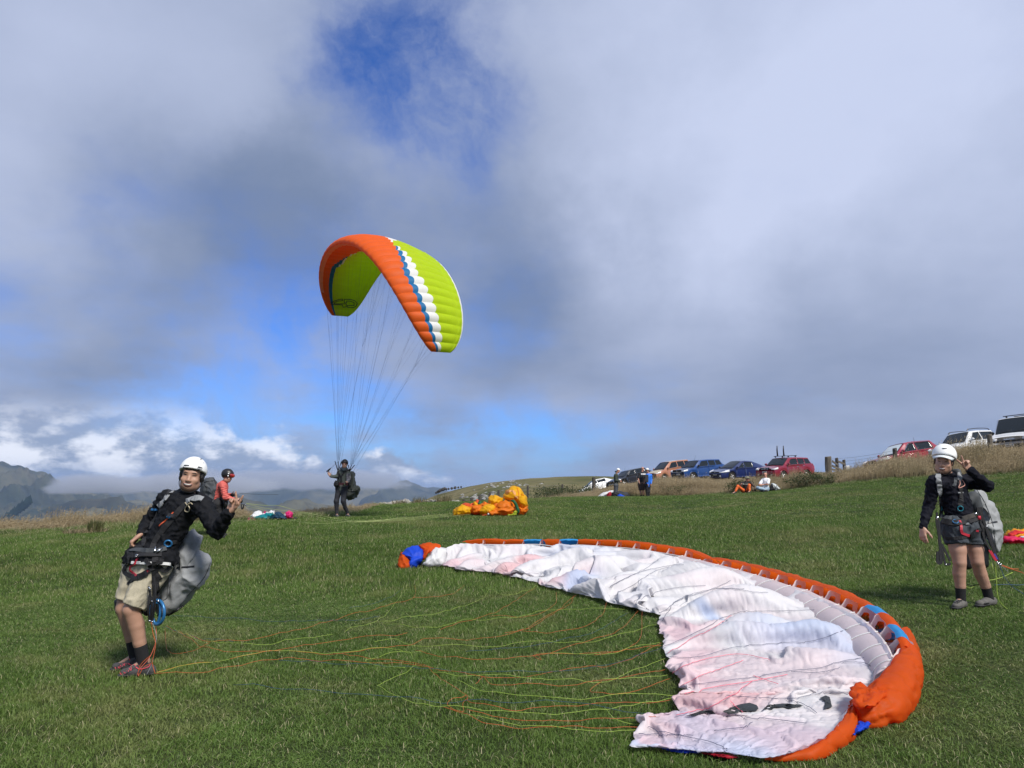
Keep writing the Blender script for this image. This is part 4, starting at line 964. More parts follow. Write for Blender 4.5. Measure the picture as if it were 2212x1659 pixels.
def plan(nu, nv):
    a, b = clean(LP, nu), clean(TP, nu); v = np.linspace(0, 1, nv); S = a[:, None] * (1 - v)[None, :, None] + b[:, None] * v[None, :, None]
    u = np.linspace(0, len(LIPT) - 1, nu)[:, None] + 0 * v[None]; return S, u, v[None] + 0 * u
GRX, GRY = np.linspace(-3.5, 5.5, 46), np.linspace(2.5, 16, 68); GRZ = gz(*np.meshgrid(GRX, GRY, indexing='ij'))
def gfast(x, y):
    i = np.clip((x - GRX[0]) / (GRX[1] - GRX[0]), 0, 44.999); j = np.clip((y - GRY[0]) / (GRY[1] - GRY[0]), 0, 66.999); a = i.astype(int); b = j.astype(int); f = i - a; g_ = j - b
    return (GRZ[a, b] * (1 - f) + GRZ[a + 1, b] * f) * (1 - g_) + (GRZ[a, b + 1] * (1 - f) + GRZ[a + 1, b + 1] * f) * g_
def slack(S, u, v):
    q = S.reshape(-1, 3) * [1, 1, 0]; n = wave3(q, 1.2, 40, 2).reshape(u.shape); n2 = wave3(q, .9, 44, 2).reshape(u.shape)
    far_ = np.clip((13 - u) / 4, 0, 1); near_ = np.clip((u - 18.5) / 2, 0, 1)
    e_u = 1 + SLU * np.clip(.75 + .35 * near_ + .8 * n, .12, 1.6); e_v = 1 + (SLV * (1 - far_) + SLF * far_) * np.clip(.7 + .8 * n2, .1, 1.5)
    k = np.where(u > 11, np.clip((v - .10) / .20, .06, 1), np.clip(v / .10, .25, 1)); return 1 + (e_u - 1) * k, 1 + (e_v - 1) * k
SLU, SLV, SLF = .34, .20, .34
def start(S, u, v):
    H0 = np.maximum.reduce([gauss_at(S[..., 0], S[..., 1], c6(820, 250), .26, .40, 1.7, .5), gauss_at(S[..., 0], S[..., 1], c6(930, 480), .16, .30), gauss_at(S[..., 0], S[..., 1], c5(1350, 240), .20, .42, 2.6, 1.9), gauss_at(S[..., 0], S[..., 1], c6(180, 170), .16, .4, 1.8, 2.2), gauss_at(S[..., 0], S[..., 1], c6(1250, 560), .08, .4), gauss_at(S[..., 0], S[..., 1], c5(800, 260), .14, .4, 2., 2.9)])
    q = S.reshape(-1, 3) * [1, 1, 0]; e = np.sin(np.pi * np.clip(v, 0, 1)) ** .6
    S = S.copy(); S[..., 2] = gfast(S[..., 0], S[..., 1]) + .05 + (S[..., 2] - gfast(S[..., 0], S[..., 1]) - .05) * np.where(v < .5, np.clip(1 - v / .22, 0, 1), (v - .5) / .5) * 1.0 + e * (H0 + .045 * np.clip((u - 17.5) / 2, 0, 1) * np.sin(u * 5.2 + 1.3 * np.sin(u * 1.7) + .8 * v) + .05 * wave3(q, .55, 81, 2).reshape(u.shape) + .04 * wave3(q, .26, 82, 2).reshape(u.shape)); return S
floor_ = lambda P: gfast(P[..., 0], P[..., 1]) + .050
S1_, u1, v1 = plan(161, 41); eu, ev = slack(S1_, u1, v1); P1_ = start(S1_, u1, v1); pn1 = (v1 == 0) | (u1 == u1.min()) | (u1 == u1.max())
r1_ = rest_of(S1_, eu, ev); P1_[..., 2] = np.maximum(P1_[..., 2], floor_(P1_)); jt = wave3(S1_.reshape(-1, 3), .3, 51, 3).reshape(u1.shape) * (v1 ** 3) * .03; P1_[..., 0] += jt
TEpin = pn1 | (v1 == 1)
P1_ = settle_cloth(P1_, r1_, TEpin, floor_, 60, 7, .05, .0007, 1)
S2_, u2, v2 = plan(321, 81); eu, ev = slack(S2_, u2, v2); P2_ = up2(P1_); g2 = np.random.default_rng(4); P2_[..., 2] += .006 * wave3(S2_.reshape(-1, 3) * [1, 1, 0], .10, 83, 2).reshape(u2.shape)
P2_ = settle_cloth(P2_, rest_of(S2_, eu, ev), (v2 == 0) | (v2 == 1) | (u2 == 0) | (u2 == u2.max()), floor_, 20, 7, .05, .0006, 2)
P3_ = up2(P2_); NU, NV = P3_.shape[:2]
for _ in range(1): P3_[1:-1, 1:-1] = .5 * P3_[1:-1, 1:-1] + .125 * (P3_[2:, 1:-1] + P3_[:-2, 1:-1] + P3_[1:-1, 2:] + P3_[1:-1, :-2])
q_ = P3_.reshape(-1, 3); n_ = vnormals(q_, grid_faces(NU, NV)); vq = np.repeat(np.sin(np.pi * np.linspace(0, 1, NV))[None] ** .4, NU, 0).reshape(-1); q_ = q_ + n_ * (vq * (.012 * np.exp(-4 * np.abs(wave3(q_, .20, 91, 2))) + .006 * np.exp(-4 * np.abs(wave3(q_, .10, 92, 2))) - .006))[:, None]; P3_ = q_.reshape(NU, NV, 3)
lo_ = P3_; pt = plan(NU, NV)[0].reshape(-1, 3) * [1, 1, 0]; wp = pt + .22 * np.stack([wave3(pt, 1.1, 31, 2), wave3(pt, 1.0, 32, 2), 0 * pt[:, 0]], 1)
lw = thing('paraglider', 'white and orange paraglider wing spread out in an arc on the lawn', 'paraglider', gpt(c6(800, 500), 0))
WHITE_T = cloth('white_canopy_cloth', (.76, .75, .77), .30, .5, 'tint', .3, 16)
WHITE_T.node_tree.nodes  # per-vertex tint of the panels showing through
lower = mk('lower_skin', lo_.reshape(-1, 3), grid_faces(NU, NV), WHITE_T, lw)
tint = np.ones((NU * NV, 3)); 
def blot(p, r, col, amt, el=1., ang=0.):
    c = gpt(p, .1); q = wp - c; ca, sa = math.cos(ang), math.sin(ang); a, b = q[:, 0] * ca + q[:, 1] * sa, -q[:, 0] * sa + q[:, 1] * ca
    w_ = amt * np.clip(1.6 * np.exp(-(a / (r * el)) ** 2 - (b / r) ** 2) - .25, 0, 1)
    tint[:] = tint * (1 - w_[:, None]) + np.array(col) * w_[:, None]
PK, BL, RD = (1, .72, .76), (.68, .79, 1.0), (1, .45, .46)
pn = wave3(wp, .9, 71, 3); tint[:] = 1 - np.clip(pn - .2, 0, 1)[:, None] * .22 * (1 - np.array(PK))
for a in [(c5(980, 330), .34, RD, .55, 1.6), (c5(1150, 325), .25, PK, .8), (c5(1330, 420), .3, RD, .45, 1.5), (c5(600, 310), .4, PK, .9), (c5(1480, 430), .35, BL, .9), (c5(1400, 260), .6, BL, .5), (c6(420, 480), .30, PK, .9), (c6(560, 600), .3, PK, .8), (c6(480, 740), .3, PK, .8), (c6(720, 880), .22, RD, .6, 2.2),
          (c6(540, 970), .18, RD, .55, 1.5), (c6(640, 1090), .3, PK, .8, 2), (c6(1180, 470), .4, BL, .7, 1.3), (c6(1320, 570), .32, BL, .8), (c6(590, 400), .16, BL, 1.), (c6(520, 1220), .22, BL, .95, 2.4), (c6(900, 1140), .3, BL, .4, 2), (c6(1000, 700), .5, PK, .45), (c6(1700, 520), .4, BL, .6), (c6(330, 1180), .18, PK, .8), (c6(1250, 1180), .3, PK, .5)]: blot(*a)
vcol(lower, tint); lb = bvh_of(lo_.reshape(-1, 3), grid_faces(NU, NV))
# hem tape along the trailing edge
# the propped-open nose: per cell an outer panel and a white rib with a round hole
OR2 = cloth('orange_nose_cloth', (.80, .125, .012), .55); BL2 = cloth('blue_nose_cloth', (.03, .27, .60), .25); RIBM = cloth('white_rib_cloth', (.80, .74, .745), .42, .5)
LIPM = cloth('lip_panel_cloth', (.74, .64, .655), .35, .5); DBLUE = cloth('deep_blue_cloth', (.01, .06, .55), .2)
lipc = [c5(575, 172), c5(735, 176), c5(880, 178), c5(1020, 176), c5(1148, 176), c5(1285, 190), c5(1418, 180), c5(1556, 186), c5(1700, 196), c5(1820, 206), c5(1935, 222), c5(2065, 242), c5(2195, 266), c6(610, 18), c6(733, 50), c6(865, 85), c6(985, 120), c6(1100, 155), c6(1215, 195), c6(1330, 225), c6(1430, 275), c6(1540, 325), c6(1645, 380), c6(1738, 450), c6(1800, 512), c6(1858, 590), c6(1890, 660)]
topc = [c5(590, 158), c5(742, 140), c5(893, 148), c5(1035, 148), c5(1160, 146), c5(1295, 146), c5(1430, 146), c5(1575, 148), c5(1722, 152), c5(1850, 163), c5(1966, 178), c5(2095, 200), c5(2220, 216), c6(645, 0), c6(768, 14), c6(897, 44), c6(1022, 74), c6(1137, 106), c6(1252, 142), c6(1367, 176), c6(1476, 213), c6(1590, 265), c6(1697, 320), c6(1790, 372), c6(1860, 450), c6(1930, 535), c6(1945, 600)]
col_of = lambda k: BL2 if k in (3, 5, 22, 24) else (OR2)
hl = [.10] + [.14] * 30
LW = np.array([gpt(p, .13) for p in lipc]); out_d = np.gradient(LW, axis=0); out_d = np.stack([-out_d[:, 1], out_d[:, 0], 0 * out_d[:, 0]], 1); out_d /= np.linalg.norm(out_d, axis=1)[:, None]
TPW = []
for k, p in enumerate(topc):
    # the nose stands a hand's breadth outside the lip
    d = ray(*p); best = None
    for h in np.linspace(.12, .42, 90):
        q = gpt(p, h); e = abs((q - LW[k]) @ out_d[k] - .07)
        if best is None or e < best[0]: best = (e, q)
    TPW.append(best[1])
TPW = np.array(TPW)
hT = TPW[:, 2] - gz(TPW[:, 0], TPW[:, 1])
def section(k, t):
    """outer panel from the nose edge over the top and down to the grass outside; k may be fractional"""
    i = min(int(k), len(TPW) - 2); f = k - i; T = TPW[i] * (1 - f) + TPW[i + 1] * f; o = out_d[i] * (1 - f) + out_d[i + 1] * f; h = hT[i] * (1 - f) + hT[i + 1] * f
    prof = [(0, 0), (.05, .018), (.10, .012), (.16, -.02), (.21, -.35 * h), (.225, -.65 * h), (.20, -.9 * h), (.08, -.97 * h), (-.10, -.98 * h)]
    pr = clean(np.array(prof), 17); q = pr[t] * [np.interp(k, [21, 25], [1, .5]), 1]; p = T + o * q[0]; return np.array([p[0], p[1], p[2] + q[1]])
for k in range(len(TPW) - 1):
    ks = np.linspace(k, k + 1, 7); g = np.array([[section(a, t) for t in range(17)] for a in ks]); sc = (1 - (2 * np.linspace(0, 1, 7) - 1) ** 2)
    g[:, :5, 2] += (.009 * sc)[:, None]; g[:, 4:14] += (out_d[k] * .013)[None, None] * sc[:, None, None] * np.interp(k, [20, 25], [1, .2])
    g = g.reshape(-1, 3); g = g + .004 * np.stack([wave3(g, .12, k + 200), wave3(g, .13, k + 300), wave3(g, .11, k + 400)], 1)
    mk('nose_panel', g, grid_faces(7, 17), col_of(k), lw)
def rib_geo(L, T, o, h):
    """white rib between lip and nose with an oval hole (ring of quads)"""
    up = np.array([0, 0, 1.]); A = L; B_ = T; C_ = T + o * .10 + up * -.02; D_ = L + o * .16 - up * .10; E_ = L - up * .11
    ring = clean(np.array([A, A * .5 + B_ * .5, B_, C_, C_ * .5 + D_ * .5, D_, E_, A]), 29)[:-1]; c = ring.mean(0)
    v = list(ring) + [c + (r - c) * .42 for r in ring]; n = len(ring)
    return v, [(j, (j + 1) % n, n + (j + 1) % n, n + j) for j in range(n)]
for k in range(1, len(TPW)):
    mk('rib', *rib_geo(LW[k], TPW[k], out_d[k], hT[k]), RIBM, lw, smooth=False)
LX = np.vstack([LW, [gpt(c6(1888, 725), .11), gpt(c6(1858, 795), .09), gpt(c6(1805, 855), .07)]]); OX = np.gradient(LX, axis=0); OX = np.stack([-OX[:, 1], OX[:, 0], 0 * OX[:, 0]], 1); OX /= np.linalg.norm(OX, axis=1)[:, None]
for k in range(12, len(LX) - 1):   # front panels of the lower skin just behind the lip
    i = k; a, b = LX[i], LX[i + 1]; wd = np.interp([i, i + 1], [24, 29], [.26, .05]); inn = -OX[i] * wd[0]; inn2 = -OX[i + 1] * wd[1]; g = []
    for t in np.linspace(0, 1, 7):
        P0 = a + (b - a) * t; I = inn + (inn2 - inn) * t; sag = 1 - (2 * t - 1) ** 2
        for r in np.linspace(0, 1, 6): q = P0 + I * r; g.append((q[0], q[1], gz(q[0], q[1]) + .13 * (1 - r) + .055 * (1 - r) ** .5 * r * 2 + .012 * sag * np.sin(np.pi * r) + .02))
    mk('lip_panel', g, grid_faces(7, 6), LIPM, lw); mk('panel_seam', *tube_geo(np.array(g[:6]) + [0, 0, .006], .0055, 4), WHITEC, lw)
mk('lip_tape', *tube_geo(clean(LW[1:] + [0, 0, .004], 160), .010, 5), WHITEC, lw)
# billowed nose at the near end, twisted in one place
PATH = [((1925, 520), (2012, 495), .14), ((1932, 590), (2058, 600), .19), ((1900, 690), (2086, 720), .21), ((1825, 780), (2084, 830), .23), ((1742, 855), (2038, 945), .23), ((1690, 900), (1955, 1025), .21), ((1640, 940), (1825, 1072), .18), ((1602, 965), (1700, 1094), .13), ((1612, 990), (1662, 1082), .10), ((1582, 1030), (1655, 1125), .13), ((1560, 1080), (1635, 1175), .12), ((1525, 1125), (1565, 1232), .11), ((1465, 1192), (1478, 1286), .10), ((1390, 1242), (1380, 1328), .08), ((1280, 1280), (1260, 1343), .06), ((1150, 1314), (1150, 1350), .04), ((1050, 1338), (1040, 1351), .02)]
NP = 150; kk = np.linspace(0, len(PATH) - 1, NP)
inn_ = clean(np.array([gpt(c6(*a), .6 * h) for a, b, h in PATH]), NP); outr = clean(np.array([gpt(c6(*b), .35 * h) for a, b, h in PATH]), NP); hh_ = np.interp(kk, range(len(PATH)), [h for a, b, h in PATH])
cen = (inn_ + outr) / 2; sd = (outr - inn_) / 2; zc = gz(cen[:, 0], cen[:, 1]); sd[:, 2] = 0
aa = np.linspace(0, 2 * np.pi, 44, endpoint=False); g = []
for i in range(NP):
    q = math.exp(-((kk[i] - 7.8) / 1.7) ** 2)
    # soft pleats run into the twist
    pl_ = 1 + .24 * q * np.abs(np.sin(aa * 4.5 + kk[i] * .6)) - .12 * q + .02 * np.sin(aa * 3 + kk[i] * 1.3)
    cx = np.sign(np.cos(aa)) * np.abs(np.cos(aa)) ** .8; p = cen[i] + sd[i] * (cx * pl_)[:, None]; p[:, 2] = zc[i] + np.maximum(.006, .84 * hh_[i] * (.40 + .60 * np.sin(aa)) * pl_); g.append(p)
g = np.array(g).reshape(-1, 3); fq = grid_faces(NP, 44); fq = np.vstack([fq, np.stack([np.arange(NP - 1) * 44 + 43, (np.arange(NP - 1) + 1) * 44 + 43, (np.arange(NP - 1) + 1) * 44, np.arange(NP - 1) * 44], 1)])
wn = vnormals(g, fq); cre = np.exp(-np.abs(wave3(g, .34, 88, 2)) * 5) ; cre2 = np.exp(-np.abs(wave3(g, .16, 89, 2)) * 5); g = g + wn * (.030 * cre + .012 * cre2 - .016)[:, None] * np.clip((hh_ - .06) / .12, 0.05, 1).repeat(44)[:, None]
# floppy ear folded in beside the twist
mk('nose_billow', g, fq, OR2, lw)
o, v_, q_ = pillow('nose_fold', [c6(1605, 880), c6(1662, 838), c6(1760, 868), c6(1800, 830), c6(1850, 900), c6(1780, 985), c6(1690, 990), c6(1640, 965)], lambda x, y: gpt((x, y), .16)[1], .05, OR2, lw, 10, 5, (.012, .12), 4)
o, v_, q_ = pillow('wing_tip', [c6(1655, 1100), c6(1700, 1085), c6(1742, 1095), c6(1720, 1130), c6(1670, 1160), c6(1630, 1185), c6(1640, 1140)], lambda x, y: gpt((x, y), .05)[1], .06, DBLUE, lw, 8, 5, (.008, .1), 5)
# far end folded over itself
TIPP = [([c5(125, 345), c5(128, 290), c5(150, 238), c5(185, 262), c5(212, 300), c5(205, 345), c5(160, 352)], OR2), ([c5(150, 240), c5(200, 195), c5(270, 178), c5(308, 215), c5(312, 270), c5(270, 325), c5(235, 348), c5(205, 345), c5(212, 300), c5(185, 262)], DBLUE), ([c5(270, 178), c5(330, 164), c5(400, 172), c5(435, 190), c5(390, 235), c5(345, 225), c5(325, 260), c5(305, 285), c5(308, 215)], OR2)]
for ol, m in TIPP: pillow('wing_tip', ol, lambda x, y: gpt((880, 1222), .05)[1] + .25 * (1222 - y) / 40, .16, m, lw, 10, 5, (.02, .3), 6)
pillow('wing_tip', [c5(300, 318), c5(330, 290), c5(345, 255), c5(380, 215), c5(430, 195), c5(480, 200), c5(460, 300), c5(420, 322), c5(350, 326)], lambda x, y: gpt((930, 1221), .05)[1] + .2 * (1222 - y) / 40, .14, WHITEC, lw, 10, 5, (.02, .3), 7)
# blue upper skin peeping out below the near edge
for ol, m in (([c6(345, 1268), c6(430, 1262), c6(560, 1285), c6(600, 1300), c6(500, 1304), c6(400, 1292)], DBLUE), ([c6(590, 1296), c6(720, 1300), c6(860, 1330), c6(800, 1335), c6(680, 1318)], cloth('crimson_cloth', (.42, .015, .03)))):
    pillow('upper_skin_edge', ol, lambda x, y: gpt((x, y), .02)[1] - .02, .03, m, lw, 6, 5, (.004, .1), 5)
# printed letters on the white skin
def decal(name, poly, bv, lift, m, parent, n=16):
    Q_ = np.vstack([poly, poly[:1]]); Q_ = np.array([Q_[i] + (Q_[i + 1] - Q_[i]) * t for i in range(len(poly)) for t in np.linspace(0, 1, 7)[:-1]]); c = Q_.mean(0); v = []; k = len(Q_)
    last = None
    for r in (1, .66, .33, 0):
        for q in (Q_ if r else [c]):
            h = hit(bv, *(c + r * (np.asarray(q) - c))); 
            if h is None: h = last
            if h is None: return None
            last = h; v.append(h[0] + h[1] * lift)
    f = [(a * k + j, a * k + (j + 1) % k, (a + 1) * k + (j + 1) % k, (a + 1) * k + j) for a in range(2) for j in range(k)] + [(2 * k + j, 2 * k + (j + 1) % k, 3 * k) for j in range(k)]
    return mk(name, v, f, m, parent)
INK = pmat('black_letter_cloth', (.022, .026, .028), .6)
for poly in ([(500, 1062), (560, 1046), (625, 1026), (690, 1013), (712, 1038), (640, 1040), (570, 1056)], [(760, 1022), (830, 1000), (880, 982), (940, 975), (985, 990), (1000, 1012), (985, 1028), (900, 1030), (800, 1040)], [(1025, 1018), (1070, 988), (1130, 980), (1200, 980), (1252, 986), (1190, 1000), (1110, 1004)], [(1408, 942), (1450, 926), (1475, 935), (1492, 1000), (1436, 1020), (1448, 985), (1440, 950)], [(1150, 998), (1240, 984), (1300, 988), (1270, 1000), (1200, 1010)]):
    decal('letter', np.array([c6(*p) for p in poly]), lb, .010, INK, lw)
# lines on the cloth
DLINE = pmat('navy_line', (.045, .055, .12), .6); ROSE = pmat('rose_line', (.75, .14, .20), .6)
for pts in ([(0, 185), (180, 100), (300, 30), (330, 10)], [(60, 230), (150, 180), (300, 90), (400, 55)], [(0, 190), (90, 140), (250, 80), (420, 45), (500, 45)], [(160, 290), (330, 220), (480, 190), (640, 180)], [(330, 370), (480, 275), (640, 225), (810, 145)], [(360, 420), (430, 300), (560, 240), (700, 210), (900, 205)],
            [(0, 690), (350, 600), (560, 510), (760, 400), (900, 360), (1050, 352), (1380, 350)], [(380, 660), (600, 665), (760, 620), (900, 590), (1100, 570), (1280, 560), (1375, 548), (1600, 475)], [(460, 860), (750, 830), (1000, 795), (1220, 760), (1420, 740), (1560, 690), (1790, 663)], [(1560, 700), (1700, 705), (1830, 770)], [(1220, 768), (1400, 772), (1545, 740)], [(780, 925), (1000, 940), (1240, 945), (1400, 905), (1500, 888), (1600, 900)], [(1180, 945), (1300, 985), (1390, 1040)], [(700, 1165), (850, 1145), (960, 1108)], [(250, 1130), (420, 1185), (640, 1230), (790, 1285)], [(760, 1045), (1000, 1075), (1320, 1115)], [(195, 1185), (380, 1190), (560, 1195)], [(690, 205), (830, 205), (960, 225), (1060, 232)]):
    cord('suspension_line', [c6(*p) for p in pts], lb, .0016, DLINE, lw, 40, .012)
for pts in ([(390, 640), (540, 545), (700, 470), (820, 385)], [(420, 770), (560, 700), (780, 655), (900, 650), (1080, 685)], [(480, 860), (640, 780), (760, 740), (900, 690)], [(500, 915), (700, 870), (960, 830), (1190, 785)], [(450, 1050), (600, 1020), (760, 960), (960, 830)], [(960, 790), (1130, 850)], [(800, 960), (890, 1040)]):
    cord('suspension_line', [c6(*p) for p in pts], lb, .0020, ROSE, lw, 34, .012)
# lines across the grass to the pilot
g4 = lambda L: [(274.3 + x * .5456, 1261.8 + y * .5456) for x, y in L]
ORL = pmat('orange_line', (.50, .105, .025), .55); GRL = pmat('lime_line', (.33, .46, .07), .55); BLL = pmat('blue_line', (.03, .07, .13), .6)
def gline(pts, m, r=.0014, h=.046, n=None):
    Qp = clean(g4(pts), n or max(12, 6 * len(pts))); P = np.array([gpt(q, h) for q in Qp]); P[:, 2] += .012 * wave3(P, .5, int(abs(P[0, 0]) * 100)); mk('suspension_line', *tube_geo(P, r, 4), m, lw)
for pts, m in [([(118, 355), (300, 308), (460, 285), (620, 267), (740, 270), (850, 276), (1000, 254), (1120, 240), (1200, 222), (1400, 208), (1555, 187), (1680, 120), (1780, 40)], ORL), ([(118, 357), (300, 310), (470, 283), (640, 266), (860, 272), (960, 255), (1040, 253), (1110, 264), (1170, 258)], GRL), ([(110, 360), (300, 345), (560, 305), (700, 297), (850, 302), (1000, 308), (1180, 322), (1300, 345), (1410, 368), (1600, 350), (1750, 335), (1880, 322), (1990, 295), (2115, 230)], ORL),
              ([(150, 160), (230, 200), (330, 226), (520, 215), (700, 175), (860, 128), (1000, 92), (1130, 55), (1140, 0)], ORL), ([(190, 180), (260, 212), (400, 235), (530, 240), (700, 214), (815, 202)], GRL), ([(862, 190), (930, 165), (1000, 142), (1060, 80), (1115, 0)], GRL), ([(1000, 142), (1150, 130), (1290, 100), (1400, 60), (1440, 22), (1500, 40), (1590, 20), (1625, 5)], GRL), ([(1130, 55), (1260, 45), (1310, 25), (1335, 0)], ORL),
              ([(150, 180), (160, 260), (200, 272), (260, 262), (330, 228)], ORL), ([(200, 190), (300, 245), (440, 265), (600, 255), (800, 228), (950, 208), (1110, 198)], ORL), ([(1010, 145), (1080, 165), (1200, 170), (1350, 142), (1550, 128), (1690, 100), (1970, 98)], GRL), ([(1240, 175), (1420, 122), (1520, 75), (1620, 10)], ORL), ([(1430, 122), (1580, 125), (1690, 85), (1700, 30)], ORL), ([(1495, 200), (1555, 187), (1620, 150), (1740, 85), (1770, 45)], ORL), ([(1555, 187), (1700, 190), (1820, 165), (1880, 120), (1900, 75)], ORL),
              ([(980, 235), (1060, 220), (1140, 240), (1420, 243), (1560, 235), (1750, 230), (1900, 212), (2100, 155)], GRL), ([(1140, 262), (1280, 290), (1420, 295), (1620, 278), (1750, 245), (1920, 200), (2010, 120), (2030, 100)], ORL), ([(1620, 276), (1640, 300), (1615, 290), (1630, 278), (1860, 268), (2020, 230), (2040, 110)], ORL), ([(1640, 275), (1900, 268), (2110, 228)], GRL), ([(1850, 285), (1990, 262), (2115, 238)], ORL), ([(1200, 345), (1320, 362), (1420, 362), (1600, 372), (1760, 380), (1890, 378), (2010, 340), (2130, 295)], GRL),
              ([(850, 276), (960, 292), (1140, 310), (1220, 350), (1280, 395), (1345, 440), (1360, 470), (1500, 498), (1640, 485), (1760, 480), (1990, 470), (2170, 455)], ORL), ([(1345, 440), (1290, 455), (1270, 480), (1330, 500), (1330, 470), (1350, 445)], ORL), ([(990, 400), (1060, 370), (1130, 335), (1140, 300), (1100, 265), (980, 290), (950, 305), (1100, 330)], GRL), ([(990, 400), (1060, 440), (1150, 470), (1250, 488), (1420, 495), (1640, 510), (1740, 505), (1880, 492), (1960, 480), (2170, 450)], GRL),
              ([(1250, 488), (1330, 510), (1420, 552), (1600, 563), (1860, 568), (2050, 560)], ORL), ([(1330, 515), (1480, 545), (1700, 568), (1900, 582), (2020, 575)], GRL), ([(1345, 500), (1480, 525), (1740, 540), (1980, 540), (2170, 520)], ORL), ([(1410, 368), (1460, 395), (1640, 400), (1880, 385), (1990, 365), (2130, 340)], ORL), ([(1880, 385), (1835, 420), (1940, 432), (2060, 410), (2150, 378)], ORL), ([(1300, 385), (1440, 425), (1740, 455), (1900, 440), (2170, 432)], GRL), ([(1890, 495), (1940, 540), (2040, 550)], GRL), ([(1880, 382), (2020, 375), (2140, 366)], GRL), ([(1410, 368), (1380, 392)], ORL),
              ([(160, 125), (400, 135), (640, 145), (820, 142), (1000, 130)], BLL), ([(140, 170), (260, 205), (420, 225)], BLL), ([(600, 310), (900, 312), (1200, 335), (1500, 350), (1860, 330), (2060, 270)], BLL), ([(420, 400), (700, 420), (1000, 445), (1300, 462), (1720, 470), (2160, 520)], BLL), ([(880, 100), (1020, 60), (1090, 20)], BLL), ([(1340, 270), (1600, 240), (1850, 190), (1980, 110)], BLL)]: gline(pts, m)
# ------------------------------------------------------------------ people
m1 = lambda x, y, Y: at(208.47 + x * .32082, 960.06 + y * .32082, Y)      # joints of the leaning pilot
mp = lambda L: [(208.47 + x * .32082, 960.06 + y * .32082) for x, y in L]
R1 = hframe((.20, -.96, -.03), (0.14, 0, 1), 0)
JM = dict(head=m1(643, 213, 5.98), neck=m1(612, 335, 6.02), shL=m1(712, 405, 5.90), shR=m1(478, 372, 6.12), elL=m1(812, 585, 5.78), wrL=m1(893, 452, 5.66), elR=m1(358, 520, 6.20), wrR=m1(300, 605, 6.03),
          hipL=m1(385, 845, 5.97), hipR=m1(282, 835, 6.10), knL=m1(232, 1115, 5.88), knR=m1(185, 1105, 6.06), anL=m1(325, 1465, 5.95), anR=m1(268, 1425, 6.10), toeL=m1(150, 1556, 5.90), toeR=m1(100, 1516, 6.10), R=R1)
for q, a in (('L', .0), ('R', .0)):
    t = JM['toe' + q]; t[2] = gz(t[0], t[1]) + .012; 
V_L = nrm(m1(925, 400, 5.64) - JM['wrL'])
M1 = figure('smiling pilot in white helmet and beige shorts leaning back, showing a V sign', JM, .0065, SKIN, 1.0,
            top=('jacket', JBLACK, 1.93, 1.06), legs=('shorts', BEIGE, .90, 1.06), sock=(SOCK, .30), shoe=SHOE, face={'smile': 1.1}, hem=-.035, hem_cut=m1(360, 800, 6.0),
            hands={'L': dict(d=nrm(np.array([.55, -.05, .83])), n=nrm(np.array([-.15, -1, .05])), curls=(.02, .05, 1.35, 1.4), spread=(-.10, -.72, -.5, -.6), thumb=(.2, 1.2), side=1),
                   'R': dict(d=nrm(np.array([-.45, -.25, -.45])), n=nrm(np.array([.55, .3, -.6])), curls=(.85, .9, .95, .95), spread=(0, 0, 0, 0), thumb=(.5, .6), side=-1)})
r1 = M1['root']; hel, hb = helmet(r1, JM['head'], R1, WHITEP, 1.0, .006, front=.062, low=-.012); chin_strap(r1, JM['head'], R1, 1.0, WEB)
for a in ([(588, 140), (596, 137), (622, 138), (626, 144), (592, 145)], [(680, 150), (690, 148), (712, 157), (712, 162), (682, 156)], [(612, 87), (622, 84), (634, 88), (630, 91)], [(695, 98), (710, 96), (712, 100), (700, 103)]):
    decal('vent_slot', np.array(mp(a)), hb, .002, BLACKP, hel)
GREYPRINT = pmat('grey_print', (.22, .23, .24), .5)
for i, x in enumerate((680, 686, 692, 697, 702, 708)): strap('printed_letter', mp([(x, 158 + .25 * (x - 680) + (i % 2)), (x + 1.5, 166 + .25 * (x - 680))]), hb, .006, .0008, GREYPRINT, hel, 3, .001)
strap('printed_mark', mp([(719, 122), (723, 128)]), hb, .008, .0008, GREYPRINT, hel, 3, .001)
H_ = Field(.02); hd = lambda r, f, u: JM['head'] + R1 @ np.array([r, f, u])
H_.ell(hd(0, -.018, .03), (.085, .098, .085), R1).ell(hd(-.08, .005, .0), (.012, .03, .05), R1).ell(hd(.08, .005, .0), (.012, .03, .05), R1).cap(hd(-.05, .082, .062), hd(.05, .082, .062), .012)
H_.cut(hd(0, .03, -.01), R1 @ np.array([0, .75, -.66])) if False else None
H_.ell(hd(0, .10, -.045), (.068, .075, .088), R1, .01, 'sub')
v, f = H_.mesh(.006); mk('hair', wrinkle(v, f, .004, .03, 3, (R1[:, 2], .2)), f, HAIRM, r1)
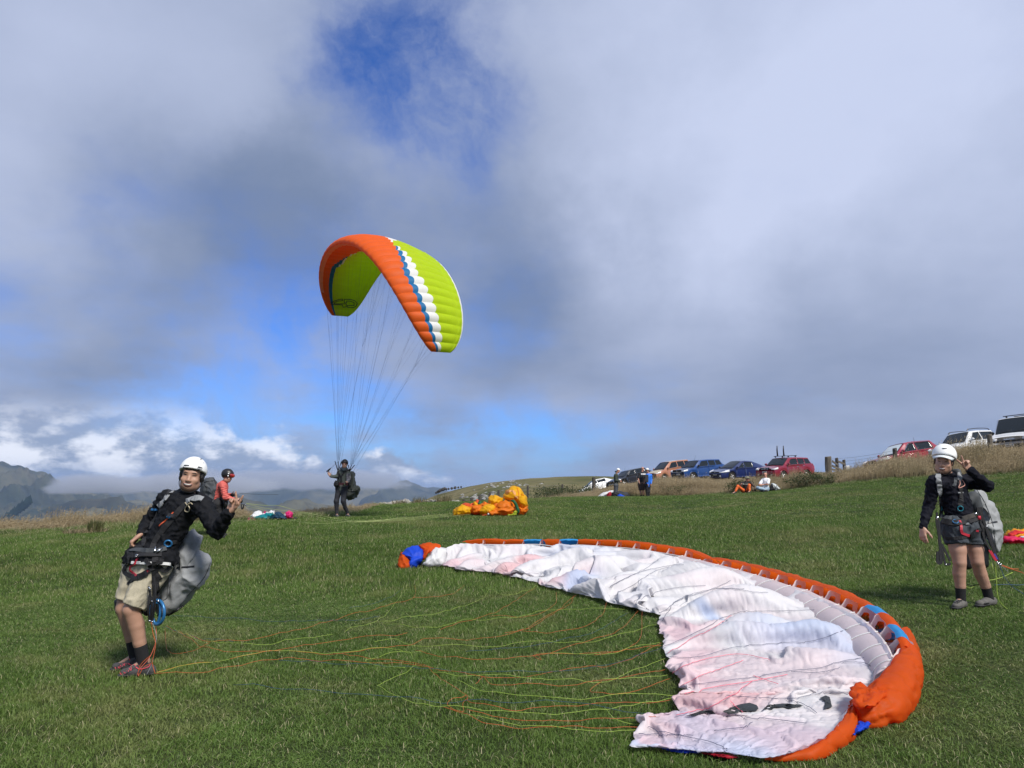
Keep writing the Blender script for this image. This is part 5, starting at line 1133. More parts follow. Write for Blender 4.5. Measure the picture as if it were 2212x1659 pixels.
# hood and collar of the jacket, shoe laces, white shirt hem
C_ = Field(.03); C_.chain([m1(540, 350, 6.05), m1(568, 365, 5.94), m1(618, 400, 5.90), m1(672, 372, 5.91), m1(704, 352, 6.0), m1(650, 335, 6.12), m1(580, 330, 6.12), m1(540, 350, 6.05)], [.024, .024, .018, .026, .030, .032, .028, .024], .012)
v, f = C_.mesh(.007); mk('hood', wrinkle(v, f, .004, .08, 2), f, JBLACK, r1)
bj = [M1['top']]; ba = M1['bvhs']; bs = [M1['bvhs'][1]]
strap('shirt_hem', mp([(235, 795), (300, 797), (400, 800), (470, 803), (505, 808)]), bs + bj, .022, .003, pmat('white_shirt', (.7, .7, .68), .8), r1, 14, .001)
for q, x0, y0, x1, y1 in (('L', 165, 1545, 275, 1478), ('R', 130, 1508, 225, 1452)):
    n = 7; pts = []
    for i in range(n): 
        t = i / (n - 1); pts += [(x0 + (x1 - x0) * t - 4, y0 + (y1 - y0) * t - 8), (x0 + (x1 - x0) * t + 14, y0 + (y1 - y0) * t + 14)]
    P, N = drape(mp(pts), [M1['shoe' + q]], 4 * n, .003)
    if P is not None: mk('shoe_lace', *tube_geo(P, .0028, 5), LACE, r1)
    strap('shoe_tongue', mp([(x0 + 10, y0 - 2), (x1 + 12, y1 - 2), (x1 + 25, y1 - 18)]), [M1['shoe' + q]], .035, .004, LACE if False else SHOE, r1, 8, .001)
    cord('shoe_lace', mp([(x1 - 12, y1 + 22), (x1 + 20, y1 + 35), (x1 + 70, y1 + 22), (x1 + 85, y1 + 5)]), [M1['shoe' + q]], .004, LACE, r1, 12)

# his harness with the back bag hanging behind
hr = thing('harness', 'grey paragliding harness worn by the leaning pilot, its bag hanging behind him', 'harness', JM['hipL'])
yb = lambda x, y: 6.22 - .0 * x
bag, bv_, bf_ = pillow('back_bag', mp([(548, 640), (600, 595), (645, 578), (722, 606), (700, 660), (688, 690), (765, 770), (768, 815), (745, 890), (700, 975), (640, 1040), (580, 1080), (480, 1145), (428, 1152), (400, 1110), (405, 1010), (425, 900), (480, 850), (530, 790)]), lambda x, y: 6.20, .14, SILVERBAG, hr, 18, 6, (.014, .30), 3, 1.2, mp([(575, 880)])[0])
bbag = bvh_of(bv_, [tuple(q) if q[2] != q[3] else tuple(q[:3]) for q in bf_])
for pts, w_ in (([(545, 838), (548, 828), (600, 826), (660, 820)], .014),): strap('zip', mp(pts), bbag, w_, .003, BLACKP, bag, 12, .002)
for pts, r in (([(547, 645), (545, 720), (530, 790), (480, 860), (430, 905), (412, 1000), (405, 1080)], .010), ([(410, 1150), (480, 1145), (580, 1082)], .008)): cord('piping', mp(pts), [bbag] , r, BLACKP, bag, 26)
cord('bag_seam', mp([(560, 1085), (620, 1010), (720, 900), (765, 800)]), bbag, .003, CHARBAG, bag, 20)
cord('bag_seam', mp([(490, 850), (492, 930), (480, 1020), (440, 1060), (420, 1140)]), bbag, .004, GREYSTRAP, bag, 20)
# seat board behind the thighs
sb = Field(.02); sb.cap(m1(300, 1120, 6.25), m1(150, 1100, 6.24), .03).cap(m1(140, 1060, 6.24), m1(160, 1140, 6.26), .025).cap(m1(340, 1130, 6.2), m1(360, 1060, 6.2), .03); v, f = sb.mesh(.009); mk('seat_board', v, f, BLACKP, hr)
S1 = lambda n, pts, w_, m=WEB, th=.004, nn=14, bv=None, lift=.003: strap(n, mp(pts), bv or ba, w_, th, m, hr, nn, lift)
S1('shoulder_pad', [(503, 322), (480, 350), (450, 390), (425, 420)], .055, GREYSTRAP, .008, lift=.004); S1('shoulder_pad', [(610, 385), (640, 368), (680, 362), (716, 372)], .050, GREYSTRAP, .008, lift=.004)
S1('shoulder_strap', [(508, 318), (495, 335), (490, 345)], .06, WEB, .009); S1('shoulder_strap', [(428, 420), (400, 480), (360, 560), (330, 610), (320, 640), (318, 690)], .040); S1('shoulder_strap', [(610, 395), (560, 440), (520, 490), (450, 570), (395, 650), (370, 720)], .045)
S1('chest_strap', [(372, 438), (395, 440), (415, 440)], .018, BLUEWEB, .004); S1('gear_loop', [(520, 455), (500, 475), (478, 500), (450, 525), (425, 548)], .010, REDWEB if False else pmat('red_orange_tape', (.55, .09, .03), .5), .003)
S1('chest_buckle', [(485, 478), (510, 482), (540, 490)], .030, BLACKP, .014, 6); S1('chest_buckle', [(480, 480), (505, 486)], .014, BLUEWEB, .018, 5)
S1('belt', [(225, 745), (260, 745), (320, 745), (390, 745), (440, 740)], .045, WEB, .008); S1('belt_pad', [(230, 715), (290, 712), (350, 714), (410, 715), (470, 700)], .035, CHARBAG, .010)
S1('side_strap', [(545, 655), (500, 665), (450, 690), (405, 715)], .030); S1('hip_strap', [(318, 690), (270, 690), (225, 710), (218, 760), (215, 800)], .030)
S1('leg_strap', [(215, 800), (185, 850), (230, 885), (260, 890)], .035); S1('leg_strap', [(215, 940), (250, 910), (300, 885), (350, 855), (385, 830)], .034, WEB, .006); S1('leg_buckle', [(280, 890), (310, 878), (345, 860)], .042, BLACKP, .014, 6)
S1('leg_strap', [(330, 770), (350, 800), (380, 845), (410, 880), (430, 910)], .035); S1('leg_strap', [(440, 770), (425, 820), (460, 850), (500, 825), (540, 800)], .034)
S1('red_leg_strap', [(280, 762), (262, 800), (232, 822), (228, 845), (255, 870), (275, 890)], .018, REDWEB, .004); S1('red_leg_strap', [(335, 858), (360, 846)], .020, REDWEB, .006, 5)
S1('hanging_strap', [(392, 745), (388, 820), (385, 900), (388, 980), (385, 1050), (380, 1120)], .034, WEB, .006, 18); S1('hanging_strap', [(405, 760), (405, 850), (410, 940), (412, 1000), (400, 1060)], .026, WEB, .006, 18)
def ring(name, c, r, th, nvec, m, parent, a0=0, a1=2 * math.pi, el=1., upv=(0, 0, 1)):
    n_ = nrm(nvec); u_ = nrm(np.asarray(upv) - n_ * (n_ @ np.asarray(upv))); w_ = np.cross(n_, u_); t = np.linspace(a0, a1, 26)
    return mk(name, *tube_geo(np.asarray(c) + r * (np.cos(t)[:, None] * w_ + el * np.sin(t)[:, None] * u_), th, 6), m, parent)
def onb(x, y, lift=.01): 
    h = hit(ba, *mp([(x, y)])[0]); return (h[0] + h[1] * lift, h[1]) if h else (m1(x, y, 5.85), np.array([0, -1., 0]))
c, n = onb(485, 662, .015); ring('speed_pulley', c, .026, .007, n, BLUEWEB, hr); ring('speed_pulley', c + n * .004, .014, .006, n, STEEL, hr)
c, n = onb(278, 750, .012); ring('metal_ring', c, .010, .005, n, STEEL, hr)
for (x, y, x2, y2) in ((405, 705, 392, 730), (428, 700, 412, 728)): 
    P = [onb(x + (x2 - x) * t, y + (y2 - y) * t, .02)[0] for t in (0, .5, 1)]; mk('carabiner', *tube_geo(np.array(P), .009, 6), STEEL, hr)
c = m1(505, 828, 5.95); mk('metal_clip', *tube_geo(np.array([c, m1(515, 815, 5.96)]), .008, 6), STEEL, hr)
# risers bundle with toggles and the blue hand loop, hanging by his thigh
ring('brake_handle', m1(410, 1130, 5.84), .088, .012, (-.5, -.8, 0), BLUEWEB, hr, el=1.02) ; 
loop = clean(np.array([m1(395, 1065, 5.85), m1(425, 1075, 5.84), m1(430, 1130, 5.83), m1(415, 1195, 5.84), m1(390, 1200, 5.85), m1(378, 1150, 5.86), m1(385, 1085, 5.86), m1(395, 1065, 5.85)]), 30)
bpy.data.objects.remove(hr.children[-1]); mk('brake_handle', *tube_geo(loop, .0105, 6), BLUEWEB, hr)
for i, (a, b) in enumerate((((352, 955), (372, 1190)), ((365, 985), (358, 1195)), ((388, 900), (378, 1195)), ((410, 950), (366, 1180)))):
    P = clean(np.array([m1(a[0], a[1], 5.83), m1((a[0] + b[0]) / 2 + (-1) ** i * 12, (a[1] + b[1]) / 2, 5.80), m1(b[0], b[1], 5.84)]), 12); mk('riser', *ribbon_geo(P, np.tile([-.4, -.9, 0], (12, 1)), .020, .004), WEB, hr, smooth=False)
for x, y in ((352, 960), (358, 968), (372, 1050), (355, 1183), (372, 1188), (413, 1050)): mk('maillon', *tube_geo(np.array([m1(x, y, 5.80), m1(x + 6, y + 10, 5.80)]), .0075, 6), STEEL, hr)
c, n = onb(622, 412, .012); mk('tan_cord_bow', *tube_geo(clean(np.array([onb(a, b, .012)[0] for a, b in ((604, 392), (620, 405), (632, 420), (622, 446), (602, 446), (605, 425), (622, 405), (640, 398), (652, 405))]), 30), .0045, 5), pmat('tan_cord', (.42, .36, .24), .8), hr)
# bundle of lines running down to the grass
for i, (pts, m) in enumerate(([[(368, 1195), (380, 1270), (398, 1340), (385, 1420), (375, 1470), (395, 1545)], ORL], [[(375, 1195), (402, 1290), (388, 1400), (372, 1480), (335, 1555)], GREYSTRAP], [[(398, 1200), (402, 1260), (398, 1330), (360, 1430), (285, 1520), (282, 1562)], pmat('coral_line', (.75, .17, .10), .5)], [[(378, 1470), (320, 1500), (282, 1560)], ORL], [[(365, 1420), (300, 1480), (275, 1550)], ORL])):
    P = clean(np.array([m1(x, y, 5.83 + .01 * i) for x, y in pts]), 24); mk('suspension_line', *tube_geo(P, .0026, 4), m, lw)

# ---- the woman on the right
w1 = lambda x, y, Y: at(1920.1 + x * .2646, 905.2 + y * .2646, Y); wp_ = lambda L: [(1920.1 + x * .2646, 905.2 + y * .2646) for x, y in L]
R2 = hframe((-.60, -.80, -.04), (0.10, 0, 1), .05)
JW = dict(head=w1(448, 352, 7.48), neck=w1(478, 468, 7.5), shL=w1(640, 505, 7.56), shR=w1(372, 515, 7.44), elL=w1(805, 545, 7.42), wrL=w1(655, 412, 7.34), elR=w1(325, 710, 7.50), wrR=w1(277, 885, 7.40),
          hipL=w1(682, 920, 7.55), hipR=w1(540, 925, 7.46), knL=w1(722, 1165, 7.50), knR=w1(578, 1170, 7.42), anL=w1(828, 1480, 7.56), anR=w1(588, 1480, 7.47), toeL=w1(725, 1562, 7.42), toeR=w1(535, 1535, 7.34), R=R2)
for q in 'LR': t = JW['toe' + q]; t[2] = gz(t[0], t[1]) + .012
W1 = figure('smiling woman in white helmet, navy top and slate shorts standing, V sign beside her cheek', JW, .0075, SKIN2, .97, top=('long_sleeve_top', NAVY, 1.95, 1.02), legs=('shorts', SLATE, .46, 1.10), sock=(SOCK, .37), shoe=SHOE2, face={'smile': 1.0},
            hands={'L': dict(d=nrm(np.array([-.52, -.1, .80])), n=nrm(np.array([-.2, -1, .0])), curls=(.03, .05, 1.35, 1.4), spread=(.30, -.24, -.3, -.35), thumb=(.3, 1.1), side=-1),
                   'R': dict(d=nrm(np.array([-.15, -.15, -1])), n=nrm(np.array([.8, .4, -.1])), curls=(.25, .3, .35, .4), side=1)})
r2 = W1['root']; hel2, hb2 = helmet(r2, JW['head'], R2, WHITEP, 1.0, .0065, front=.078, low=-.005, size=(.110, .132, .118), rise=.068); chin_strap(r2, JW['head'], R2, .98, WEB)
for a in ([(432, 241), (436, 237), (475, 239), (476, 245), (440, 246)], [(347, 270), (370, 258), (373, 264), (350, 279)]): decal('vent_slot', np.array(wp_(a)), hb2, .002, BLACKP, hel2)
hw = lambda r, f, u: JW['head'] + R2 @ (np.array([r, f, u]) * .98)
VIS = pmat('white_visor', (.62, .66, .68), .45); t = np.linspace(-1, 1, 15); g = []
for a in t:
    for b in np.linspace(0, 1, 6): g.append(hw(.098 * a * (1 - .12 * b), .10 * math.sqrt(max(0, 1 - .55 * a * a)) + .062 * b * math.sqrt(max(.02, 1 - a * a * .9)), (.078 - .022 * b - .030 * a * a)))
vz = mk('visor', g, grid_faces(15, 6), VIS, r2); sm = vz.modifiers.new('s', 'SOLIDIFY'); sm.thickness = .004
H_ = Field(.02); H_.ell(hw(0, -.02, .02), (.082, .096, .090), R2).ell(hw(0, .10, -.05), (.066, .078, .092), R2, .01, 'sub'); v, f = H_.mesh(.008); mk('hair', v, f, HAIRM, r2)
hr2 = thing('harness', 'grey paragliding harness worn by the woman in slate shorts', 'harness', JW['hipL'])
bw = W1['bvhs']; S2 = lambda n, pts, w_, m=WEB, th=.004, nn=14, lift=.003: strap(n, wp_(pts), bw, w_, th, m, hr2, nn, lift)
bag2, bv2, bf2 = pillow('back_bag', wp_([(690, 545), (740, 560), (775, 610), (800, 660), (850, 680), (880, 740), (915, 830), (925, 900), (922, 980), (900, 1060), (885, 1095), (845, 1040), (800, 960), (770, 880), (760, 800), (735, 700), (700, 620)]), lambda x, y: 7.80, .17, SILVERBAG, hr2, 16, 6, (.016, .30), 13, 1.0, wp_([(820, 850)])[0])
bb2 = bvh_of(bv2, [tuple(q) if q[2] != q[3] else tuple(q[:3]) for q in bf2]); strap('zip', wp_([(805, 852), (840, 845), (885, 838)]), bb2, .016, .003, BLACKP, bag2, 10, .002); cord('bag_seam', wp_([(720, 580), (790, 700), (850, 870), (870, 1040)]), bb2, .003, CHARBAG, bag2, 20); cord('piping', wp_([(700, 620), (750, 740), (785, 880), (800, 960), (850, 1050)]), bb2, .010, BLACKP, bag2, 22)
C_ = Field(.02); C_.chain([w1(640, 680, 7.66), w1(690, 640, 7.68), w1(715, 720, 7.68)], [.05, .06, .06]); v, f = C_.mesh(.01); mk('side_panel', v, f, CHARBAG, hr2)
sb = Field(.02); sb.cap(w1(620, 1060, 7.78), w1(640, 1190, 7.78), .05).cap(w1(770, 1060, 7.78), w1(770, 1180, 7.78), .05).cap(w1(640, 1190, 7.78), w1(780, 1185, 7.78), .03).ell(w1(700, 1120, 7.80), (.10, .03, .12)); v, f = sb.mesh(.010); mk('seat_board', v, f, BLACKP, hr2)
S2('shoulder_pad', [(400, 455), (402, 490), (408, 525)], .052, GREYSTRAP, .008); S2('shoulder_pad', [(410, 535), (412, 580), (418, 625)], .050, GREYSTRAP, .008); S2('shoulder_strap', [(405, 525), (408, 535)], .056, WEB, .009, 4); S2('shoulder_strap', [(418, 625), (425, 680), (430, 740), (420, 800)], .035)
S2('shoulder_pad', [(572, 440), (575, 475), (570, 505)], .052, GREYSTRAP, .008); S2('shoulder_strap', [(545, 480), (540, 520), (530, 548)], .030, CHARBAG, .006); S2('shoulder_strap', [(580, 510), (585, 580), (588, 650), (585, 720)], .045)
C_ = Field(.02); C_.chain([w1(412, 446, 7.47), w1(420, 466, 7.45)], [.014, .015]).chain([w1(538, 425, 7.56), w1(562, 430, 7.54), w1(574, 455, 7.50)], [.024, .028, .022]); v, f = C_.mesh(.008); mk('collar_pad', v, f, CHARBAG, hr2)
def onw(x, y, lift=.01):
    h = hit(bw, *wp_([(x, y)])[0]); return (h[0] + h[1] * lift, h[1]) if h else (w1(x, y, 7.35), np.array([0, -1., 0]))
TEALR = pmat('teal_anodised', (.02, .19, .25), .35, metal=.3)
for x, y, r, m in ((438, 732, .020, TEALR), (582, 730, .024, TEALR), (542, 842, .024, BLUEWEB)): c, n = onw(x, y, .012); ring('metal_ring', c, r, .0045, n, m, hr2)
mk('pink_cord_loop', *tube_geo(clean(np.array([onw(a, b, .010)[0] for a, b in ((570, 500), (575, 530), (568, 560), (595, 550), (612, 535), (600, 510), (585, 498))]), 30), .004, 5), pmat('pink_cord', (.60, .30, .24), .8), hr2)
S2('chest_strap', [(565, 603), (605, 600)], .012, GREYSTRAP, .003, 5); S2('belt', [(440, 830), (500, 845), (560, 845), (640, 830), (720, 810)], .06, WEB, .012); S2('belt_pad', [(600, 815), (640, 800), (690, 785)], .045, pmat('brown_pad', (.05, .045, .04), .8), .016); S2('belt_pad', [(615, 860), (650, 855)], .02, GREYSTRAP, .014, 5)
S2('belt', [(420, 790), (460, 805), (520, 815)], .05, CHARBAG, .010); S2('red_leg_strap', [(570, 830), (585, 870), (592, 920), (615, 942), (650, 950)], .026, REDWEB, .006, 16, .008); S2('leg_buckle', [(655, 955), (690, 940), (715, 915)], .05, BLACKP, .016, 6); S2('red_leg_strap', [(700, 910), (718, 912)], .018, REDWEB, .018, 4)
S2('leg_strap', [(450, 960), (480, 975), (540, 975), (610, 965), (650, 955)], .034); S2('leg_strap', [(720, 905), (745, 900), (765, 890)], .03); S2('hip_strap', [(735, 720), (740, 770), (750, 830), (770, 900), (780, 960)], .06, WEB, .010)
mk('carabiner', *tube_geo(np.array([w1(705, 765, 7.30), w1(715, 785, 7.30)]), .012, 6), STEEL, hr2); mk('carabiner', *tube_geo(np.array([w1(399, 795, 7.30), w1(396, 820, 7.30)]), .010, 6), STEEL, hr2); mk('red_tab', *ribbon_geo(np.array([w1(735, 790, 7.30), w1(738, 822, 7.30)]), np.array([[0, -1., 0]] * 2), .028, .01), REDWEB, hr2)
for i, pts in enumerate(([(392, 760), (388, 850), (405, 930), (412, 1030), (430, 1110)], [(402, 800), (410, 900), (418, 1000), (440, 1090)], [(396, 820), (398, 900), (420, 1040), (408, 1100)], [(430, 1020), (470, 1100), (500, 1160)], [(400, 1080), (398, 1165), (425, 1165), (420, 1085)], [(440, 1090), (455, 1170), (465, 1188), (505, 1182)],
                         [(735, 740), (780, 860), (820, 980), (880, 1150)], [(750, 760), (800, 900), (850, 1040), (898, 1160)], [(745, 830), (770, 950), (800, 1020), (870, 1150)])):
    P = clean(np.array([w1(x, y, 7.34 if i < 6 else 7.42) for x, y in pts]), 16); mk('riser', *ribbon_geo(P, np.tile([.1, -1., 0], (16, 1)), .022 if i != 4 else .034, .005), WEB, hr2, smooth=False)
for pts, m in (([(815, 1070), (850, 1130), (870, 1155)], REDWEB), ([(858, 1100), (885, 1145)], pmat('violet_webbing', (.05, .04, .30), .6)), ([(830, 1075), (862, 1130), (880, 1158)], REDWEB)):
    P = clean(np.array([w1(x, y, 7.33) for x, y in pts]), 8); mk('riser', *ribbon_geo(P, np.tile([.1, -1., 0], (8, 1)), .013, .006), m, hr2, smooth=False)
for x, y in ((880, 1165), (895, 1170), (905, 1185), (890, 1180), (912, 1180), (462, 1185), (795, 872)): mk('maillon', *tube_geo(np.array([w1(x, y, 7.33), w1(x + 8, y + 9, 7.33)]), .007, 6), STEEL, hr2)
for i, (pts, m) in enumerate(([[(915, 1190), (960, 1205), (1000, 1220), (1060, 1225)], ORL], [[(915, 1190), (950, 1225), (975, 1250)], GREYSTRAP], [[(915, 1195), (1000, 1225), (1080, 1250), (1103, 1262)], ORL], [[(905, 1190), (940, 1280), (1000, 1360), (1103, 1430)], BLL], [[(900, 1190), (930, 1260), (940, 1300)], BLL], [[(860, 1355), (960, 1350), (1050, 1355), (1103, 1352)], BLL],
                              [[(632, 1365), (660, 1380), (700, 1365), (750, 1345), (800, 1320), (870, 1308), (940, 1285), (1010, 1252)], GRL], [[(640, 1348), (680, 1358), (735, 1348)], WEB], [[(862, 1160), (872, 1230), (880, 1340), (885, 1420), (905, 1490), (960, 1545), (1020, 1570), (1103, 1588)], GRL], [[(838, 1160), (838, 1190), (852, 1228)], GRL])):
    P = clean(np.array([w1(x, y, 7.55 if i < 8 and i > 4 else 7.35) for x, y in pts]), 24); mk('suspension_line', *tube_geo(P, .0032, 4), m, hr2)
for q, x0, y0, x1, y1 in (('L', 760, 1540, 800, 1500), ('R', 545, 1505, 590, 1478)):
    P, N = drape(wp_([(x0 + (x1 - x0) * t + (-1) ** i * 18, y0 + (y1 - y0) * t) for i, t in enumerate(np.linspace(0, 1, 7))]), [W1['shoe' + q]], 26, .003)
    if P is not None: mk('shoe_lace', *tube_geo(P, .004, 5), BLACKP, r2)
# ------------------------------------------------------------------ parked vehicles
GLASS = pmat('car_glass', (.012, .016, .019), .08, spec=.45); TYRE = pmat('tyre_rubber', (.015, .015, .015), .85); RIM = pmat('alloy', (.55, .56, .58), .3, metal=.9); TRIM = pmat('black_trim', (.018, .018, .02), .55); CHROME = pmat('chrome', (.75, .76, .78), .12, metal=1.); LAMP = pmat('headlamp_glass', (.72, .74, .76), .12, coat=.6); AMBER = pmat('amber_lens', (.7, .25, .03), .2, coat=.5); PLATE = pmat('number_plate', (.70, .71, .70), .5); TAILR = pmat('tail_lens', (.4, .01, .015), .2, coat=.5); SHADE = pmat('silver_sunshade', (.58, .64, .66), .45, .12, 7, .8, 10)
def paint(n, c): return pmat(n, c, .32, .04, 3, coat=.7)
def pchip(p, L): return np.interp
class Car:
    """body lofted along its length (x: 0 at the nose .. L at the tail, turned so the nose is +X), wheel arches cut out of the sides"""
    def __init__(s, label, cat, M, col, L, Wd, H, hood, belt, cowl, roof0, roof1, tail, tailz, wb0, wb1, wr, cabw=.76, sill=.24, nose_w=.80, hood0=None, boxy=0., group='vehicles parked in a row on the bank'):
        s.L, s.W, s.H = L, Wd / 2, H; s.p = dict(hood=hood, belt=belt, cowl=cowl, roof0=roof0, roof1=roof1, tail=tail, tailz=tailz, cabw=cabw, sill=sill, nose_w=nose_w, boxy=boxy)
        s.hood0 = hood0 if hood0 is not None else hood - .12; s.wx = (wb0, wb1); s.wr = wr; s.M = M; s.col = paint(label.split()[0] + '_paint', col)
        s.root = thing('car', label, cat, (0, 0, 0), 0, group); s.root.matrix_basis = M
        k = sorted([(0, s.hood0), (.04 * L, s.hood0 + .05), (cowl * .55, (hood + s.hood0) / 2 + .05), (cowl, hood), ((cowl + roof0) / 2, (hood + H - .04) / 2 + .02 + .04 * 0), (roof0, H - .035), (roof0 + (roof1 - roof0) * .35, H), (roof1, H - .05), (tail, tailz), (L, tailz - .08 if tail < L - .05 else tailz)])
        s.tx = np.array([a for a, b in k]); s.tz = np.array([b for a, b in k])
    def topz(s, x): return np.interp(x, s.tx, s.tz)
    def width(s, x):
        t = np.asarray(x) / s.L; nw = s.p['nose_w']
        return s.W * np.minimum(1, np.minimum(nw + (1 - nw) * np.sqrt(np.clip(t / .13, 0, 1)), .86 + .14 * np.sqrt(np.clip((1 - t) / .10, 0, 1))))
    def beltz(s, x):
        p = s.p; return np.minimum(np.interp(x, [0, p['cowl'] * .5, p['cowl'], s.L], [s.hood0 - .06, (s.hood0 + p['hood']) / 2 - .02, p['belt'], p['belt'] + .07]), s.topz(x) - .035)
    def arch(s, x):
        z = s.p['sill'] + 0 * np.asarray(x, float)
        for c in s.wx:
            R = s.wr * 1.20; d = np.abs(x - c); z = np.maximum(z, np.where(d < R, s.wr + np.sqrt(np.maximum(R * R - d * d, 0)), 0))
        return z
    def cab(s, x):
        """half width at the roof edge"""
        p = s.p; w = s.width(x); 
        f = np.interp(x, [0, p['cowl'] * .9, p['cowl'] + .05, p['roof0'], p['roof1'], min(p['tail'], s.L - .02), s.L], [.80, .82, .84, p['cabw'], p['cabw'] - .01, p['cabw'] - .02, p['cabw'] + (.0 if p['tail'] > s.L - .2 else .1)])
        return w * f
    def side(s, x, t):
        """t 0..1 sill to belt, 1..2 belt to roof edge; returns (x, y, z) on the left side"""
        x = np.asarray(x, float); t = np.asarray(t, float); w = s.width(x); zb = s.arch(x); zt = s.beltz(x); ze = np.maximum(s.topz(x) - .045, zt + .01)
        lo = np.clip(t, 0, 1); hi = np.clip(t - 1, 0, 1)
        y1 = w * np.interp(lo, [0, .12, .45, .8, 1], [.93, .975, 1.0, .985, .955]); z1 = zb + (zt - zb) * lo
        y = y1 + (s.cab(x) - w * .955) * hi ** 1.15; z = z1 + (ze - zt) * hi
        return np.stack([x, y, z], -1)
    def loc(s, v): v = np.array(v, float).reshape(-1, 3); v[:, 0] = s.L / 2 - v[:, 0]; return v
    def add(s, name, v, f, m, parent=None, smooth=True, flip=False):
        f = np.asarray(f) if not isinstance(f, list) else f
        o = mk(name, s.loc(v), f, m, None, smooth); o.parent = parent or s.root; return o
    def panel(s, name, x0, x1, t0, t1, m, off=.006, nx=9, nt=6, shape=None, sides=(1, -1), parent=None):
        out = []
        for sg in sides:
            xs, ts = np.meshgrid(np.linspace(0, 1, nx), np.linspace(0, 1, nt), indexing='ij'); tt = t0 + (t1 - t0) * ts
            X = (x0(tt) if callable(x0) else x0) * (1 - xs) + (x1(tt) if callable(x1) else x1) * xs
            p = s.side(X, tt); e = 1e-3; du = s.side(X + e, tt) - p; dv = s.side(X, tt + e) - p; n = np.cross(dv, du); n /= np.linalg.norm(n, axis=-1)[..., None] + 1e-9; n *= np.where(n[..., 1:2] < 0, -1, 1)
            a = p + n * off; b = p - n * .004; a[..., 1] *= sg; b[..., 1] *= sg
            N = nx * nt; f = [tuple(q) for q in grid_faces(nx, nt)]; rim = [i * nt for i in range(nx)] + [(nx - 1) * nt + j for j in range(1, nt)] + [i * nt + nt - 1 for i in range(nx - 2, -1, -1)] + [j for j in range(nt - 2, 0, -1)]
            f += [(rim[i], rim[(i + 1) % len(rim)], N + rim[(i + 1) % len(rim)], N + rim[i]) for i in range(len(rim))]
            out.append(s.add(name, np.vstack([a.reshape(-1, 3), b.reshape(-1, 3)]), f, m, parent))
        return out
    def topskin(s, name, x0, x1, yf0, yf1, m, off=.007, nx=8, ny=11, parent=None):
        xs = np.linspace(x0, x1, nx); ys = np.linspace(-1, 1, ny); g = []
        for i, x in enumerate(xs):
            t = i / (nx - 1); yf = yf0 + (yf1 - yf0) * t; e = .01; sl = (s.topz(x + e) - s.topz(x - e)) / (2 * e); nn = np.array([-sl, 0, 1]) / math.hypot(1, sl)
            for y in ys: q = np.array([x, s.cab(x) * yf * y, s.crown(x, yf * y)]); g.append(q + nn * off)
        return s.add(name, g, grid_faces(nx, ny), m, parent)
    def crown(s, x, u): return s.topz(x) - .045 * abs(u) ** 3.0
    def box(s, name, c, size, m, parent=None, R=None, bev=.0):
        b = MB().box((0, 0, 0), size, R); v = np.vstack(b.v) + np.asarray(c); o = s.add(name, v, b.f, m, parent, False)
        if bev: q = o.modifiers.new('b', 'BEVEL'); q.width = bev; q.segments = 2
        return o
    def build(s, glass=True):
        L = s.L; xs = np.unique(np.concatenate([np.linspace(0, L, 46)] + [np.linspace(c - s.wr * 1.21, c + s.wr * 1.21, 19) for c in s.wx] + [s.tx]))
        tl = np.array([0, .06, .3, .6, .85, 1, 1.25, 1.5, 1.75, 1.92, 2.0]); rows = []
        for x in xs:
            sd = s.side(np.full(len(tl), x), tl); cw = float(s.cab(x)); tp = np.array([(x, cw * u, float(s.crown(x, u))) for u in (.86, .6, .3, 0)])
            und = np.array([(x, float(s.width(x)) * .80, float(s.arch(x)) + .01)])
            half = np.vstack([und, sd, tp]); rows.append(np.vstack([half, (half[:-1] * [1, -1, 1])[::-1]]))
        k = len(rows[0]); v = np.array(rows).reshape(-1, 3); f = [tuple(q) for q in grid_faces(len(xs), k)]
        f += [(i * k, i * k + k - 1, (i + 1) * k + k - 1, (i + 1) * k)[::-1] for i in range(len(xs) - 1)]
        f += [tuple(range(k))[::-1], tuple((len(xs) - 1) * k + j for j in range(k))]
        s.body = s.add('body', v, f, s.col)
        p = s.p
        if glass:
            s.topskin('windscreen', p['cowl'] + .03, p['roof0'] - .03, .96, .93, GLASS)
            a0 = p['cowl'] + .12; ar = p['roof0'] + .10; e1 = p['roof1'] - .05; e2 = min(p['tail'], L) - .12
            mid_ = (p['cowl'] + .9 * (p['roof1'] - p['cowl']) / 2) + .25; s.midx = mid_
            fx0 = lambda t: a0 + (ar - a0) * np.clip(t - 1, 0, 1) + .22 * 0; rear = e1 - .0
            q3 = rear - .55 if rear - mid_ > 1.25 else rear
            s.panel('side_window', lambda t: fx0(t) + .18, mid_ - .03, 1.06, 1.86, GLASS); s.panel('side_window', mid_ + .05, q3, 1.06, 1.86, GLASS)
            if q3 < rear: s.panel('side_window', q3 + .07, lambda t: rear + .18 * (1.9 - t), 1.06, 1.84, GLASS)
            s.topskin('rear_window', min(p['roof1'] + .08, p['tail'] - .05), p['tail'] - .06 if p['tail'] - p['roof1'] > .25 else p['roof1'] + .09, .9, .92, GLASS) if p['tail'] - p['roof1'] > .25 else None
            for x0, x1 in ((s.wx[0] + s.wr * 1.25, mid_), (mid_ + .012, s.wx[1] - s.wr * .55)):
                d = s.panel('door', x0, (lambda t, x1=x1: x1 + 0 * t) if x1 == mid_ else (lambda t, x1=x1: x1 - .28 * np.clip(.55 - t, 0, 1)), .08, .99, s.col, .008, 10, 7)
                for sg, dd in zip((1, -1), d):
                    hp = s.side(x1 - .16, .84); s.box('door_handle', hp * [1, sg, 1] + [0, sg * .02, 0], (.17, .035, .03), CHROME if s.chrome else s.col, dd)
